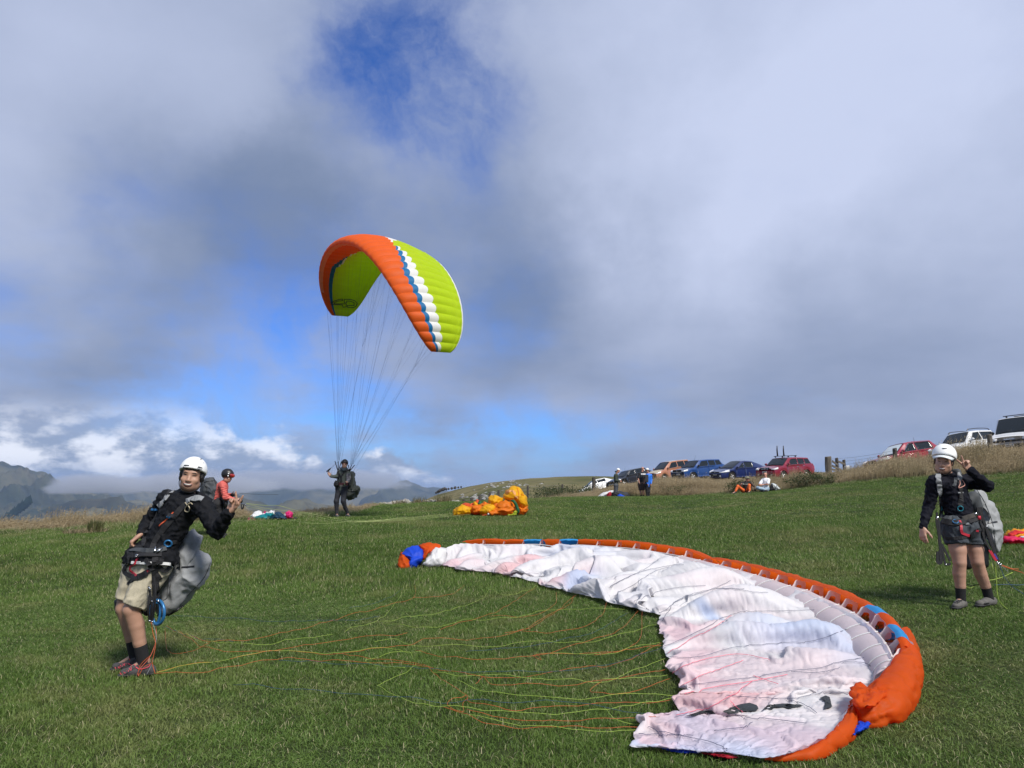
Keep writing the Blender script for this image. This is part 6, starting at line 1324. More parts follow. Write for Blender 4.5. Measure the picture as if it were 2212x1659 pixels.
        for c in s.wx:
            for sg in (1, -1):
                y = sg * (s.W * .98 - .10); T = Matrix.Translation(V((s.L / 2 - c, y, s.wr))) @ Matrix.Rotation(-sg * math.pi / 2, 4, 'X')
                s.wheel(T)
        s.box('underbody', (L / 2, 0, s.p['sill'] + .12), (L * .9, s.W * 1.5, .3), TRIM)
        return s
    chrome = False
    def wheel(s, T):
        r = s.wr; w_ = .105; prof = clean(np.array([(r * .62, -w_), (r * .9, -w_), (r, -w_ * .7), (r, w_ * .7), (r * .93, w_), (r * .66, w_ * 1.0), (r * .62, w_ * .7)]), 15); a = np.linspace(0, 2 * np.pi, 28, endpoint=False)
        v = np.array([(q[0] * math.cos(t), q[0] * math.sin(t), q[1]) for t in a for q in prof]); k = len(prof); f = [tuple(q) for q in grid_faces(28, k, True)]
        e = bpy.data.objects.new('wheel', None); COL.objects.link(e); e.parent = s.root; e.matrix_basis = T
        o = mk('tyre', v, f, TYRE, None); o.parent = e
        b = MB(); n = 5
        b.add([(r * .64 * math.cos(t), r * .64 * math.sin(t), -.02) for t in a] + [(0, 0, -.02)], [(j, (j + 1) % 28, 28) for j in range(28)], 1)
        for j in range(n):
            t = 2 * math.pi * j / n; R = np.array(Matrix.Rotation(t, 3, 'Z')); b.box(R @ np.array([r * .34, 0, w_ * .55]), (r * .62, r * .20, .03), R)
        ring_ = np.linspace(0, 2 * np.pi, 29); b.tube(np.stack([r * .62 * np.cos(ring_), r * .62 * np.sin(ring_), 0 * ring_ + w_ * .6], 1), .022, 6); b.tube([(0, 0, .0), (0, 0, w_ * .75)], r * .16, 10)
        o = b.build('rim', [RIM, TRIM], None); o.parent = e
    def lamp(s, x1, z0, z1, y0, m=LAMP, frame=True, slant=.0):
        """headlight wrapping from the front face round the corner"""
        for sg in (1, -1):
            g = []; pts = [(0.0, y0), (0.0, (y0 + .96) / 2), (.0, .99)]; w0 = float(s.width(0.0))
            path = [np.array([-.006, w0 * y0]), np.array([-.006, w0 * (y0 + 1) / 2])] + [np.array([x, float(s.width(x)) * .985 + .006]) for x in np.linspace(.0, x1, 7)]
            for i, q in enumerate(path):
                t = i / (len(path) - 1)
                for j in range(5): u = j / 4; zt = min(z1 + slant * t, float(s.topz(max(q[0], 0))) - .02); z = z0 + .05 * t + (zt - z0 - .05 * t) * u; ins = 1 - .02 * u; g.append((q[0] + .015 * u, sg * q[1] * ins, z))
            o = s.add('headlight', g, grid_faces(len(path), 5), m); sm = o.modifiers.new('s', 'SOLIDIFY'); sm.thickness = .02; sm.offset = 0
    def front(s, z, w_, h, m=TRIM, name='grille', y=0., x=-.012, th=.03, bev=.01): return s.box(name, (x, y, z), (th, w_, h), m, None, None, bev)
    def mirrors(s, m=None):
        for sg in (1, -1):
            p_ = s.side(s.p['cowl'] + .38, 1.1); A = Field(.02); c = np.array([p_[0] - .02, sg * (p_[1] + .13), p_[2] + .08]); A.ell(c, (.07, .12, .085)); A.cap(c - [0, sg * .10, .06], [p_[0], sg * p_[1], p_[2] + .0], .03); v, f = A.mesh(.022); s.add('wing_mirror', v, f, m or s.col)
    def arches(s, m=TRIM):
        for c in s.wx:
            for sg in (1, -1):
                t = np.linspace(-.05, math.pi + .05, 22); R = s.wr * 1.22; P = np.array([(c + R * math.cos(a), 0, s.wr + R * math.sin(a)) for a in t]); P[:, 1] = sg * (s.width(np.clip(P[:, 0], 0, s.L)) * .985 + .006); s.add('wheel_arch', *tube_geo(P, .035, 6), m)
def car_at(px, D, h, roll=0., pitch=0., dz=0.):
    p = at(px, 1000, D); x, y = p[0], p[1]; al = math.atan((px - 1106) / F); a = al + rad(h); fx = np.array([-math.sin(a), -math.cos(a)]); lf = np.array([-fx[1], fx[0]])
    z0 = gz(x, y); zf = gz(*(np.array([x, y]) + fx * 1.3)); zr = gz(*(np.array([x, y]) - fx * 1.3)); zl = gz(*(np.array([x, y]) + lf * .8)); zq = gz(*(np.array([x, y]) - lf * .8))
    X = nrm([fx[0] * 2.6, fx[1] * 2.6, zf - zr + pitch]); Yv = nrm([lf[0] * 1.6, lf[1] * 1.6, zl - zq + roll]); Z = np.cross(X, Yv); Yv = np.cross(Z, X)
    M = Matrix.Identity(4)
    for i in range(3): M[i][0], M[i][1], M[i][2] = X[i], Yv[i], Z[i]
    M[0][3], M[1][3], M[2][3] = x, y, z0 + dz; return M
def place_text(car, body, size, c, m, name='number_plate_letters'): pass
def plate(c, z, y=0., x=-.035):
    o = c.box('number_plate', (x, y, z), (.02, .36, .12), PLATE); 
    for i in range(6): c.box('plate_character', (x - .012, y - .135 + .054 * i, z), (.006, .03, .07), TRIM, o)
def wipers(c):
    for y in (-.25, .35):
        x0 = c.p['cowl'] + .04; x1 = x0 + .10; g = np.array([(x0, y - .3, float(c.topz(x0)) + .02), (x1, y + .25, float(c.topz(x1)) + .02)]); c.add('wiper', *tube_geo(g, .012, 4), TRIM)
def aerial(c, x, y, ln=.35, lean=.12): z = float(c.topz(x)); c.add('aerial', *tube_geo(np.array([(x, y, z - .02), (x + lean, y, z + ln)]), .008, 4), TRIM)
def oval_badge(c, z, r=.075, x=-.05, m=CHROME, kind=0):
    t = np.linspace(0, 2 * np.pi, 25); b = MB().tube(np.stack([0 * t + x, r * np.cos(t), z + r * (.72 if kind else 1) * np.sin(t)], 1), .012, 5)
    if kind == 0: b.box((x, 0, z), (.02, r * 2.5, .03))
    else: b.tube(np.stack([0 * t + x, r * .4 * np.cos(t), z + r * .70 * np.sin(t)], 1), .009, 5); b.tube(np.stack([0 * t + x, r * .72 * np.cos(t), z + .02 + r * .28 * np.sin(t)], 1), .009, 5)
    v = np.vstack(b.v); c.add('badge', v, b.f, m)
# 1 red four-wheel-drive with roof bars
c = Car('red boxy SUV with two upright arms on its roof rack', 'car', car_at(1697, 54, 37), (.20, .008, .026), 4.55, 1.79, 1.67, 1.08, 1.08, 1.02, 1.78, 3.95, 4.40, 1.10, .86, 3.50, .35, .78, .30, .90, .92); c.chrome = True; c.build(); c.lamp(.34, .80, 1.02, .66, slant=.05); c.front(.90, .78, .17); c.front(.89, .05, .17, CHROME, 'grille_bar', .22, -.03); c.front(.89, .05, .17, CHROME, 'grille_bar', -.22, -.03); c.front(.89, .30, .03, CHROME, 'grille_bar', 0, -.03); oval_badge(c, .895, .055); c.front(.40, 1.0, .16, TRIM, 'air_intake'); c.front(.60, 1.45, .22, c.col, 'bumper', 0, -.03, .08, .03); plate(c, .66, .0, -.085); c.mirrors(); c.arches(c.col); wipers(c); aerial(c, 1.75, .35, .25, .1)
for y in (.55, -.55): c.front(.50, .14, .10, LAMP, 'fog_lamp', y, -.045)
c.front(.79, .10, .06, TRIM, 'inspection_sticker', -.6, 1.30) if False else None
c.box('roof_bar', (1.95, 0, c.H + .09), (.06, 1.35, .035), TRIM); c.box('roof_bar', (2.75, 0, c.H + .10), (.06, 1.35, .035), TRIM)
for x in (1.95, 2.75):
    for y in (.55, -.55): c.box('rack_foot', (x, y, c.H + .035), (.09, .06, .09), TRIM)
for x, y in ((1.95, -.36), (2.75, -.42)): c.add('rack_arm', *tube_geo(np.array([(x, y, c.H + .08), (x - .03, y + .02, c.H + .5), (x - .04, y + .05, c.H + .85)]), [.055, .05, .03], 8), TRIM)
c.box('window_sticker', (1.32, -.35, 1.20), (.02, .14, .08), PLATE); c.panel('rear_lamp', 4.32, 4.52, .55, 1.2, TAILR, .012)
# 2 dark blue hatchback
c = Car('dark blue sloping hatchback beside the red SUV', 'car', car_at(1593, 57, 47), (.010, .022, .10), 4.45, 1.75, 1.49, .90, .90, .98, 2.05, 3.1, 4.32, 1.08, .90, 3.60, .31, .70, .22, .76, .70); c.build(); c.lamp(.62, .62, .80, .55, slant=.12); c.front(.66, .9, .06, TRIM); oval_badge(c, .70, .085, -.03, CHROME, 1); c.front(.42, 1.0, .14, TRIM, 'air_intake'); c.front(.55, 1.3, .10, c.col, 'bumper', 0, -.02, .06, .03); plate(c, .50); c.mirrors(); wipers(c); c.box('window_sticker', (1.35, -.42, 1.07), (.02, .12, .05), PLATE)
for y in (.55, -.55): c.front(.38, .16, .09, LAMP, 'fog_lamp', y, -.03)
# 3 bright blue SUV
c = Car('bright blue SUV with dark bonnet and black side mirrors', 'car', car_at(1510, 61, 47), (.010, .050, .19), 4.6, 1.80, 1.70, 1.10, 1.10, 1.10, 1.85, 4.0, 4.5, 1.12, .88, 3.52, .36, .76, .30, .90, .95); c.build(); c.lamp(.36, .82, 1.04, .60); c.front(.92, 1.0, .17); c.front(.80, 1.05, .04, CHROME, 'grille_bar', 0, -.03); c.front(.55, 1.2, .28, TRIM, 'bumper', 0, -.03, .08, .03); c.front(.92, .05, .12, CHROME, 'badge', 0, -.035); plate(c, .64, .15, -.075); c.mirrors(TRIM); c.arches(c.col); wipers(c); aerial(c, 1.85, .1, .38, .18); c.box('window_sticker', (1.42, -.40, 1.24), (.02, .13, .06), PLATE); c.topskin('bonnet', .1, c.p['cowl'] - .02, .98, .98, paint('dark_bonnet_paint', (.012, .016, .028)), .006)
# 4 orange-tan people carrier
c = Car('copper orange van-like car with a pale bonnet and roof', 'car', car_at(1448, 69, 47), (.38, .165, .095), 4.6, 1.80, 1.80, 1.12, 1.10, .95, 1.9, 4.1, 4.5, 1.15, .86, 3.60, .33, .76, .26, .82, .88); c.build(); c.lamp(.40, .80, .98, .62); c.front(.82, .8, .12); c.front(.5, 1.1, .16, TRIM, 'air_intake'); c.mirrors(); wipers(c); c.topskin('bonnet', .12, c.p['cowl'] - .02, .98, .98, paint('cream_paint', (.52, .44, .26)), .006); c.topskin('roof_skin', c.p['roof0'] + .01, c.p['roof1'], .97, .97, paint('cream_roof_paint', (.55, .50, .36)), .006, 10); c.box('window_sticker', (1.2, -.42, 1.26), (.02, .12, .07), PLATE)
# 5 black car half hidden behind the standing people
c = Car('black estate car half hidden behind three standing people', 'car', car_at(1362, 73, 50), (.016, .019, .026), 4.7, 1.78, 1.52, .98, .98, 1.15, 2.0, 3.9, 4.5, 1.05, .92, 3.65, .33, .74, .24, .82, .80); c.build(); c.lamp(.45, .70, .90, .60); c.front(.74, .85, .12); c.mirrors(); wipers(c); aerial(c, 2.0, .0, .3, .1); c.box('window_sticker', (1.5, -.42, 1.15), (.02, .14, .06), PLATE); c.front(.5, .9, .1, CHROME, 'grille_bar', 0, -.02)
# 6 white car at the left end
c = Car('white low sloping car, lowest at the end of the parked row', 'car', car_at(1288, 88, 66, 0, 0), (.70, .71, .71), 4.4, 1.74, 1.48, .90, .92, .95, 2.0, 3.45, 4.30, 1.05, .88, 3.55, .31, .70, .22, .76, .68); c.build(); c.lamp(.55, .60, .78, .6); c.mirrors(); wipers(c); c.front(.5, 1.0, .15, TRIM)
# 7 crimson crossover on the right
c = Car('crimson crossover with a silver sunshade in its windscreen', 'car', car_at(1958, 44, 47), (.27, .012, .035), 4.65, 1.82, 1.70, 1.02, 1.05, 1.15, 2.05, 3.85, 4.5, 1.15, .92, 3.60, .36, .73, .28, .80, .86); c.chrome = True; c.build(); c.lamp(.55, .72, .92, .58, slant=.06); c.front(.78, .62, .18); c.front(.76, .05, .20, CHROME, 'grille_bar', .24, -.035); c.front(.76, .05, .20, CHROME, 'grille_bar', -.24, -.035); c.front(.67, .48, .04, CHROME, 'grille_bar', 0, -.035); oval_badge(c, .79, .07); c.front(.42, 1.0, .16, TRIM, 'air_intake'); c.mirrors(); c.arches(TRIM); aerial(c, 3.4, .0, .28, .0)
c.topskin('sunshade', c.p['cowl'] + .10, c.p['roof0'] - .10, .88, .86, SHADE, .012); 
for sg in (1, -1):
    P = np.array([c.side(x, t) * [1, sg, 1] for x, t in ((1.55, 1.05), (1.95, 1.5), (2.3, 1.9), (3.0, 1.93), (3.7, 1.9))]); P[:, 1] += sg * .012; c.add('window_trim', *tube_geo(clean(P, 24), .016, 5), CHROME)
# 8 white SUV
c = Car('white SUV with black roof rails behind the woman', 'car', car_at(2094, 42, 33), (.70, .71, .71), 4.35, 1.80, 1.70, 1.05, 1.05, 1.05, 1.80, 3.7, 4.25, 1.12, .86, 3.46, .34, .76, .28, .88, .90); c.build(); c.lamp(.36, .78, 1.00, .60); c.front(.86, .85, .16); c.front(.84, .75, .03, CHROME, 'grille_bar', 0, -.03); c.front(.58, 1.5, .20, TRIM, 'bumper', 0, -.03, .08, .03); plate(c, .60, 0, -.08); c.mirrors(); c.arches(TRIM); wipers(c); c.box('window_sticker', (1.4, -.45, 1.18), (.02, .12, .05), PLATE)
for y in (.56, -.56): c.front(.52, .16, .12, LAMP, 'fog_lamp', y, -.075); c.add('roof_rail', *tube_geo(clean(np.array([(1.75, y, c.H - .02), (1.95, y, c.H + .07), (2.8, y, c.H + .09), (3.6, y, c.H + .04), (3.75, y, c.H - .06)]), 20), .022, 6), TRIM)
# 9 white van cut by the picture edge
c = Car('white high-roofed van at the far right end of the row', 'van', car_at(2226, 39, 17), (.70, .70, .70), 4.9, 1.86, 2.05, 1.18, 1.16, .42, 1.25, 4.5, 4.8, 1.3, .75, 3.5, .33, .84, .26, .93, 1.02); c.build(); c.lamp(.18, .78, .95, .66); c.front(.80, 1.5, .10); c.front(.88, .5, .05, CHROME, 'grille_bar', 0, -.03); c.front(.52, 1.66, .26, TRIM, 'bumper', 0, -.05, .12, .03); plate(c, .58, 0, -.12); c.mirrors(TRIM); wipers(c); c.box('roof_bar', (2.0, 0, c.H + .10), (.08, 1.5, .04), TRIM); c.box('roof_bar', (3.6, 0, c.H + .10), (.08, 1.5, .04), TRIM)
for x in (2.0, 3.6):
    for y in (.6, -.6): c.box('rack_foot', (x, y, c.H + .03), (.08, .06, .10), TRIM)
# ------------------------------------------------------------------ people further away
def far_person(label, J, vox, skin, R, s=1., **kw):
    J = dict(J); J['R'] = R; return figure(label, J, vox, skin, s, **kw)
GREENJ = pmat('dark_green_jacket', (.032, .042, .030), .8, .15, 7); GREYT = pmat('grey_trousers', (.055, .062, .072), .8, .12, 9); BLKTEE = pmat('black_tee', (.012, .012, .014), .85); BROWNS = pmat('brown_check_shorts', (.075, .05, .042), .85, .3, 24); BLKTR = pmat('black_trousers', (.010, .010, .012), .8); BLUEJ = pmat('blue_jacket', (.015, .15, .62), .6, .15, 8); ORTR = pmat('orange_trousers', (.72, .135, .025), .75, .12, 8); WTEE = pmat('white_tee', (.76, .77, .80), .8, .06, 6); JEANS = pmat('pale_jeans', (.27, .36, .45), .85, .15, 9); CORAL = pmat('coral_down_jacket', (.56, .105, .085), .7, .12, 10); OLIVEJ = pmat('olive_grey_jacket', (.085, .10, .085), .8, .2, 12); CAMO = pmat('camouflage_sleeve', (.22, .21, .22), .8, col2=(.05, .05, .06), vscale=14); DKTR = pmat('charcoal_trousers', (.020, .021, .028), .8, .15, 9)
BOOT = pmat('dark_boot', (.02, .02, .022), .8)
# the pilot under the flying wing
p1_ = lambda x, y, Y: at(691.2 + x * .0926, 976.5 + y * .0926, Y); pp = lambda L: [(691.2 + x * .0926, 976.5 + y * .0926) for x, y in L]
Rp = hframe((.12, -.99, .02), (.05, 0, 1))
JP = dict(head=p1_(575, 285, 22.9), neck=p1_(560, 395, 22.95), shL=p1_(645, 470, 22.9), shR=p1_(462, 465, 23.0), elL=p1_(670, 600, 22.85), wrL=p1_(650, 690, 22.66), elR=p1_(400, 570, 22.9), wrR=p1_(235, 562, 22.75), hipL=p1_(565, 870, 22.97), hipR=p1_(445, 870, 23.0), knL=p1_(545, 1150, 22.85), knR=p1_(385, 1150, 22.92), anL=p1_(640, 1465, 23.0), anR=p1_(392, 1470, 22.95), toeL=p1_(690, 1512, 22.82), toeR=p1_(420, 1528, 22.78))
for q in 'LR': t = JP['toe' + q]; t[2] = gz(t[0], t[1]) + .012; JP['an' + q][2] = t[2] + .09
P1 = far_person('pilot in dark helmet and sunglasses standing under the flying wing', JP, .014, SKIN2, Rp, 1.03, top=('jacket', OLIVEJ, 1.9, 1.04), legs=('trousers', DKTR, 1.97, .98), shoe=SHOE2, face={'mouth': True, 'eyes': False}, hands={'R': dict(d=nrm([-.45, -.1, .9]), n=nrm([.3, -.9, .3]), curls=(.3, .3, .4, .4), side=1), 'L': dict(d=nrm([-.2, -.6, -.6]), n=nrm([-.9, .2, .3]), curls=(.7, .8, .8, .8), side=-1)})
r = P1['root']; helmet(r, JP['head'], Rp, BLACKP, 1.02, .012, front=.045, low=-.04); chin_strap(r, JP['head'], Rp, 1.02, WEB)
A = Field(.01); A.cap(JP['shL'], JP['elL'], .078, .068).cap(JP['elL'], JP['wrL'], .068, .05); v, f = A.mesh(.014); mk('sleeve', v, f, CAMO, r)
def shades(root, J, R, s=1., m=EYE):
    L = lambda a, b, c_: J['head'] + R @ (np.array([a, b, c_]) * s); A = Field(.004)
    for q in (-1, 1): A.ell(L(q * .034, .092, .008), np.array([.030, .012, .020]) * s, R); A.cap(L(q * .062, .085, .016), L(q * .080, .01, .014), .005 * s)
    A.cap(L(-.01, .098, .012), L(.01, .098, .012), .005 * s); v, f = A.mesh(.006 * s + .002); mk('sunglasses', v, f, m, root)
shades(r, JP, Rp, 1.0, pmat('dark_red_lens', (.06, .012, .015), .15))
C_ = Field(.02); C_.chain([p1_(500, 385, 22.9), p1_(550, 420, 22.8), p1_(620, 390, 22.86)], [.045, .05, .045]); v, f = C_.mesh(.014); mk('scarf', v, f, pmat('dark_teal_scarf', (.03, .045, .055), .9), r)
hp = thing('harness', 'olive paragliding harness worn by the pilot under the flying wing', 'harness', JP['hipL'])
bg1, v_, f_ = pillow('back_bag', pp([(680, 420), (750, 440), (795, 510), (800, 580), (815, 640), (820, 720), (855, 790), (905, 795), (932, 840), (915, 930), (860, 1020), (800, 1090), (740, 1115), (660, 1108), (590, 1100), (610, 1000), (640, 880), (700, 760), (690, 560)]), 23.25, .26, OLIVEBAG, hp, 12, 5, (.028, .40), 23, 1.0, pp([(750, 880)])[0])
pillow('bag_lip', pp([(715, 905), (780, 905), (850, 860), (870, 800), (905, 796), (932, 840), (900, 890), (830, 915), (760, 930)]), 23.0, .08, OLIVEBAG, hp, 8, 5, (.012, .2), 25)
pillow('seat_board', pp([(600, 700), (690, 700), (760, 800), (840, 850), (740, 890), (640, 870), (590, 800)]), 23.1, .10, BLACKP, hp, 8, 5, (.01, .2), 24); pillow('hip_pouch', pp([(330, 690), (380, 660), (430, 690), (440, 780), (410, 835), (350, 815), (320, 770)]), 22.85, .10, BLKTR, hp, 8, 5, (.008, .2), 26)
bp = P1['bvhs']; S3 = lambda n, pts, w_, m=WEB, th=.012: strap(n, pp(pts), bp, w_, th, m, hp, 12, .006)
S3('shoulder_strap', [(425, 440), (430, 560), (420, 680), (440, 740)], .055); S3('shoulder_strap', [(440, 500), (480, 560), (500, 640), (490, 720)], .045); S3('shoulder_strap', [(640, 420), (580, 460), (520, 540), (490, 600)], .045); S3('shoulder_strap', [(690, 420), (640, 430), (600, 460)], .06); S3('belt', [(420, 740), (500, 750), (580, 750), (640, 740)], .10, pmat('dark_red_belt', (.06, .015, .02), .8)); S3('belt_buckle', [(555, 750), (575, 752), (595, 748)], .05, STEEL, .03); S3('belt', [(440, 780), (540, 790), (620, 770)], .05, pmat('grey_webbing', (.16, .16, .15), .8))
# the one in coral down jacket, bent towards the slope
a1 = lambda x, y, Y: at(373 + x * .0893, 976.5 + y * .0893, Y); ap = lambda L: [(373 + x * .0893, 976.5 + y * .0893) for x, y in L]
Ra = hframe((.95, -.10, -.30))
JA = dict(head=a1(1325, 590, 15.9), neck=a1(1265, 720, 15.93), shL=a1(1210, 800, 16.08), shR=a1(1215, 800, 15.72), elL=a1(1290, 1060, 16.1), wrL=a1(1440, 1040, 16.0), elR=a1(1270, 1090, 15.64), wrR=a1(1500, 1160, 15.66), hipL=a1(1080, 1300, 16.08), hipR=a1(1080, 1310, 15.80), knL=a1(1200, 1680, 16.05), knR=a1(1180, 1690, 15.80), anL=a1(1180, 2020, 16.05), anR=a1(1140, 2040, 15.8), toeL=a1(1290, 2080, 16.05), toeR=a1(1260, 2090, 15.78))
for q in 'LR': t = JA['toe' + q]; t[2] = gz(t[0], t[1]) + .012; JA['an' + q][2] = t[2] + .09
P2 = far_person('person in coral puffer jacket and black helmet with red goggles, bending forward', JA, .012, SKIN2, Ra, 1.0, top=('down_jacket', CORAL, 1.92, 1.04), legs=('trousers', BLKTR, 1.97, 1.0), shoe=BOOT, face={'mouth': False, 'eyes': False}, lean_fwd=(.95, 0, -.2))
r = P2['root']; o, hb_ = helmet(r, JA['head'], Ra, BLACKP, 1.02, .010, front=.03, low=-.075, size=(.108, .132, .118))
L_ = lambda a, b, c_: JA['head'] + Ra @ np.array([a, b, c_]); GOG = pmat('red_goggles', (.50, .035, .015), .25, coat=.5, col2=(.25, .01, .01)); A = Field(.02); A.ell(L_(0, .105, .045), (.075, .035, .045), Ra).cap(L_(-.06, .09, .06), L_(.06, .09, .06), .028); v, f = A.mesh(.010); gg = mk('goggles', v, f, GOG, r)
for b_, c_ in ((.055, .075), (.06, .03)): A = Field(.01); A.ell(L_(.105, b_, c_), (.012, .018, .016), Ra); v, f = A.mesh(.008); mk('helmet_stud', v, f, WHITEP, r)
for k in range(7):   # quilting of the sleeve and body
    y = 830 + k * 48; cord('quilt_seam', ap([(1090 + k * 18, y + 20), (1150 + k * 16, y + 34), (1230 + k * 14, y + 22), (1300 + k * 12, y)]), [P2['top']], .007, pmat('dark_coral', (.30, .05, .045), .8), r, 10, -.001)
ha = thing('harness', 'charcoal paragliding harness with a big bag worn by the person in coral', 'harness', JA['hipR'])
bga, va_, fa_ = pillow('back_bag', ap([(690, 700), (790, 640), (900, 608), (980, 620), (1020, 690), (1075, 760), (1120, 900), (1180, 1010), (1250, 1100), (1300, 1210), (1300, 1330), (1240, 1420), (1150, 1560), (1060, 1640), (900, 1600), (760, 1480), (690, 1250), (670, 950)]), 16.0, .24, CHARBAG, ha, 16, 5, (.022, .34), 33, 1.0)
ba_ = bvh_of(va_, [tuple(q) if q[2] != q[3] else tuple(q[:3]) for q in fa_])
for pts in ([(690, 800), (800, 720), (1010, 690)], [(1000, 640), (1060, 800), (1160, 1000), (1250, 1180)], [(1110, 1130), (1190, 1200), (1100, 1400)], [(760, 780), (830, 880), (800, 960)]): cord('bag_seam', ap(pts), ba_, .008, BLACKP, bga, 16, .002)
hq = hit(ba_, *ap([(955, 1295)])[0]); ring('cord_ring', hq[0] + hq[1] * .02, .095, .012, hq[1], GREYSTRAP, ha)
pillow('back_plate', ap([(1180, 1010), (1220, 1000), (1290, 1100), (1340, 1200), (1330, 1330), (1280, 1400), (1200, 1200)]), 15.75, .10, BLACKP, ha, 8, 4, (.01, .2), 34); pillow('glove_pod', ap([(1395, 1010), (1440, 985), (1500, 1010), (1500, 1060), (1440, 1070)]), 15.95, .06, BLACKP, ha, 6, 4, (.01, .1), 35); pillow('glove_pod', ap([(1570, 1160), (1620, 1140), (1690, 1180), (1660, 1230), (1590, 1225)]), 15.66, .06, BLACKP, ha, 6, 4, (.01, .1), 36)
loop = clean(np.array([a1(1660, 1250, 15.66), a1(1665, 1340, 15.65), a1(1685, 1375, 15.65), a1(1710, 1330, 15.65), a1(1715, 1260, 15.66)]), 18); mk('brake_handle', *tube_geo(loop, .016, 6), BLACKP, ha); mk('maillon', *tube_geo(np.array([a1(1740, 1260, 15.7), a1(1775, 1300, 15.7)]), .012, 5), STEEL, ha)
PALEL = pmat('pale_line', (.42, .50, .33), .6)
f7 = lambda x, y: ((850 + x * .5877) / 1.8228, (1700 + y * .5877) / 1.8228)
# ---- far group by the bank
b1 = lambda x, y, Y: at((2250 + x * .2260) / 1.8228, (1780 + y * .2260) / 1.8228, Y); bp_ = lambda L: [((2250 + x * .2260) / 1.8228, (1780 + y * .2260) / 1.8228) for x, y in L]
def settle(J):
    dz = min(J['toeL'][2] - gz(*J['toeL'][:2]), J['toeR'][2] - gz(*J['toeR'][:2])) - .01
    for k in J: J[k] = J[k] - np.array([0, 0, dz])
    for q in 'LR': t = J['toe' + q]; t[2] = gz(t[0], t[1]) + .01; J['an' + q][2] = t[2] + .09
    return J
Y0 = 44.0; J = settle(dict(head=b1(815, 320, Y0), neck=b1(790, 365, Y0), shL=b1(785, 400, Y0 + .17), shR=b1(765, 400, Y0 - .17), elL=b1(800, 480, Y0 + .2), wrL=b1(850, 500, Y0 + .05), elR=b1(775, 490, Y0 - .2), wrR=b1(848, 510, Y0 - .05), hipL=b1(785, 590, Y0 + .1), hipR=b1(770, 590, Y0 - .1), knL=b1(790, 690, Y0 + .1), knR=b1(770, 690, Y0 - .1), anL=b1(775, 785, Y0 + .1), anR=b1(755, 790, Y0 - .12), toeL=b1(805, 800, Y0 + .08), toeR=b1(785, 803, Y0 - .14)))
Rg = hframe((.9, -.25, -.25)); P3 = far_person('person in dark green hooded jacket and white cap looking down', J, .022, SKIN3, Rg, 1.0, top=('jacket', GREENJ, 1.92, 1.08), legs=('trousers', GREYT, 1.97, 1.08), shoe=BOOT, face={'mouth': False, 'eyes': False})
o, _ = helmet(P3['root'], J['head'], Rg, WHITEP, 1.0, .018, 'cap', low=.0, front=.04, size=(.095, .11, .10)); A = Field(.01); Lh = lambda a, b, c_: J['head'] + Rg @ np.array([a, b, c_]); A.ell(Lh(0, .14, .055), (.075, .07, .014), Rg); v, f = A.mesh(.012); mk('cap_peak', v, f, WHITEP, P3['root']); A = Field(.02); A.ell(Lh(0, -.10, -.10), (.10, .09, .06), Rg); v, f = A.mesh(.02); mk('hood', v, f, GREENJ, P3['root'])
Y0 = 45.2; J = settle(dict(head=b1(1240, 295, Y0), neck=b1(1235, 345, Y0), shL=b1(1190, 380, Y0), shR=b1(1290, 380, Y0 - .1), elL=b1(1165, 470, Y0 - .1), wrL=b1(1180, 530, Y0 - .25), elR=b1(1300, 470, Y0 - .2), wrR=b1(1270, 530, Y0 - .3), hipL=b1(1195, 570, Y0), hipR=b1(1250, 570, Y0 - .05), knL=b1(1205, 680, Y0), knR=b1(1250, 680, Y0), anL=b1(1215, 780, Y0), anR=b1(1255, 775, Y0), toeL=b1(1215, 790, Y0 + .15), toeR=b1(1258, 790, Y0 + .15)))
J['toeL'], J['toeR'] = J['anL'] + np.array([-.08, .20, -.09]), J['anR'] + np.array([.05, .2, -.09]); J = settle(J)
Rb = hframe((.25, .96, -.1)); P4 = far_person('bald man in black printed tee and brown shorts seen from behind', J, .022, SKIN3, Rb, 1.02, top=('tee', BLKTEE, .75, 1.10), legs=('shorts', BROWNS, .88, 1.2), sock=(SOCK, .18), shoe=BOOT, face={'mouth': False, 'eyes': False})
WPRINT = pmat('white_print', (.75, .75, .75), .7)
for i, x in enumerate((1222, 1244, 1266, 1284)): strap('printed_letter', bp_([(x, 374), (x + 1, 396)]), P4['bvhs'], .075, .004, WPRINT, P4['root'], 3, .004)
for i in range(3): strap('printed_letter', bp_([(1225 + i * 20, 408), (1226 + i * 20, 440)]), P4['bvhs'], .05, .004, pmat('grey_tee_print', (.06, .065, .07), .7), P4['root'], 3, .004)
Y0 = 44.6; J = settle(dict(head=b1(1322, 320, Y0), neck=b1(1335, 365, Y0), shL=b1(1385, 400, Y0 + .02), shR=b1(1310, 400, Y0 - .05), elL=b1(1395, 490, Y0 + .0), wrL=b1(1385, 560, Y0 - .15), elR=b1(1300, 490, Y0 - .2), wrR=b1(1330, 560, Y0 - .3), hipL=b1(1350, 590, Y0 + .05), hipR=b1(1305, 590, Y0 - .05), knL=b1(1350, 690, Y0), knR=b1(1315, 690, Y0), anL=b1(1350, 785, Y0), anR=b1(1318, 785, Y0), toeL=b1(1352, 797, Y0 - .16), toeR=b1(1310, 797, Y0 - .16)))
Rc = hframe((-.1, -.99, 0)); P5 = far_person('person in bright blue jacket, black trousers and white helmet', J, .022, SKIN3, Rc, 1.0, top=('jacket', BLUEJ, 1.85, 1.06), legs=('trousers', BLKTR, 1.97, 1.0), shoe=BOOT, face={'mouth': False, 'eyes': False}); helmet(P5['root'], J['head'], Rc, WHITEP, 1.02, .018, low=0., front=.045); shades(P5['root'], J, Rc, 1.1)
strap('vest_front', bp_([(1310, 395), (1312, 470), (1310, 550)]), P5['bvhs'], .20, .012, BLKTEE, P5['root'], 8, .004)
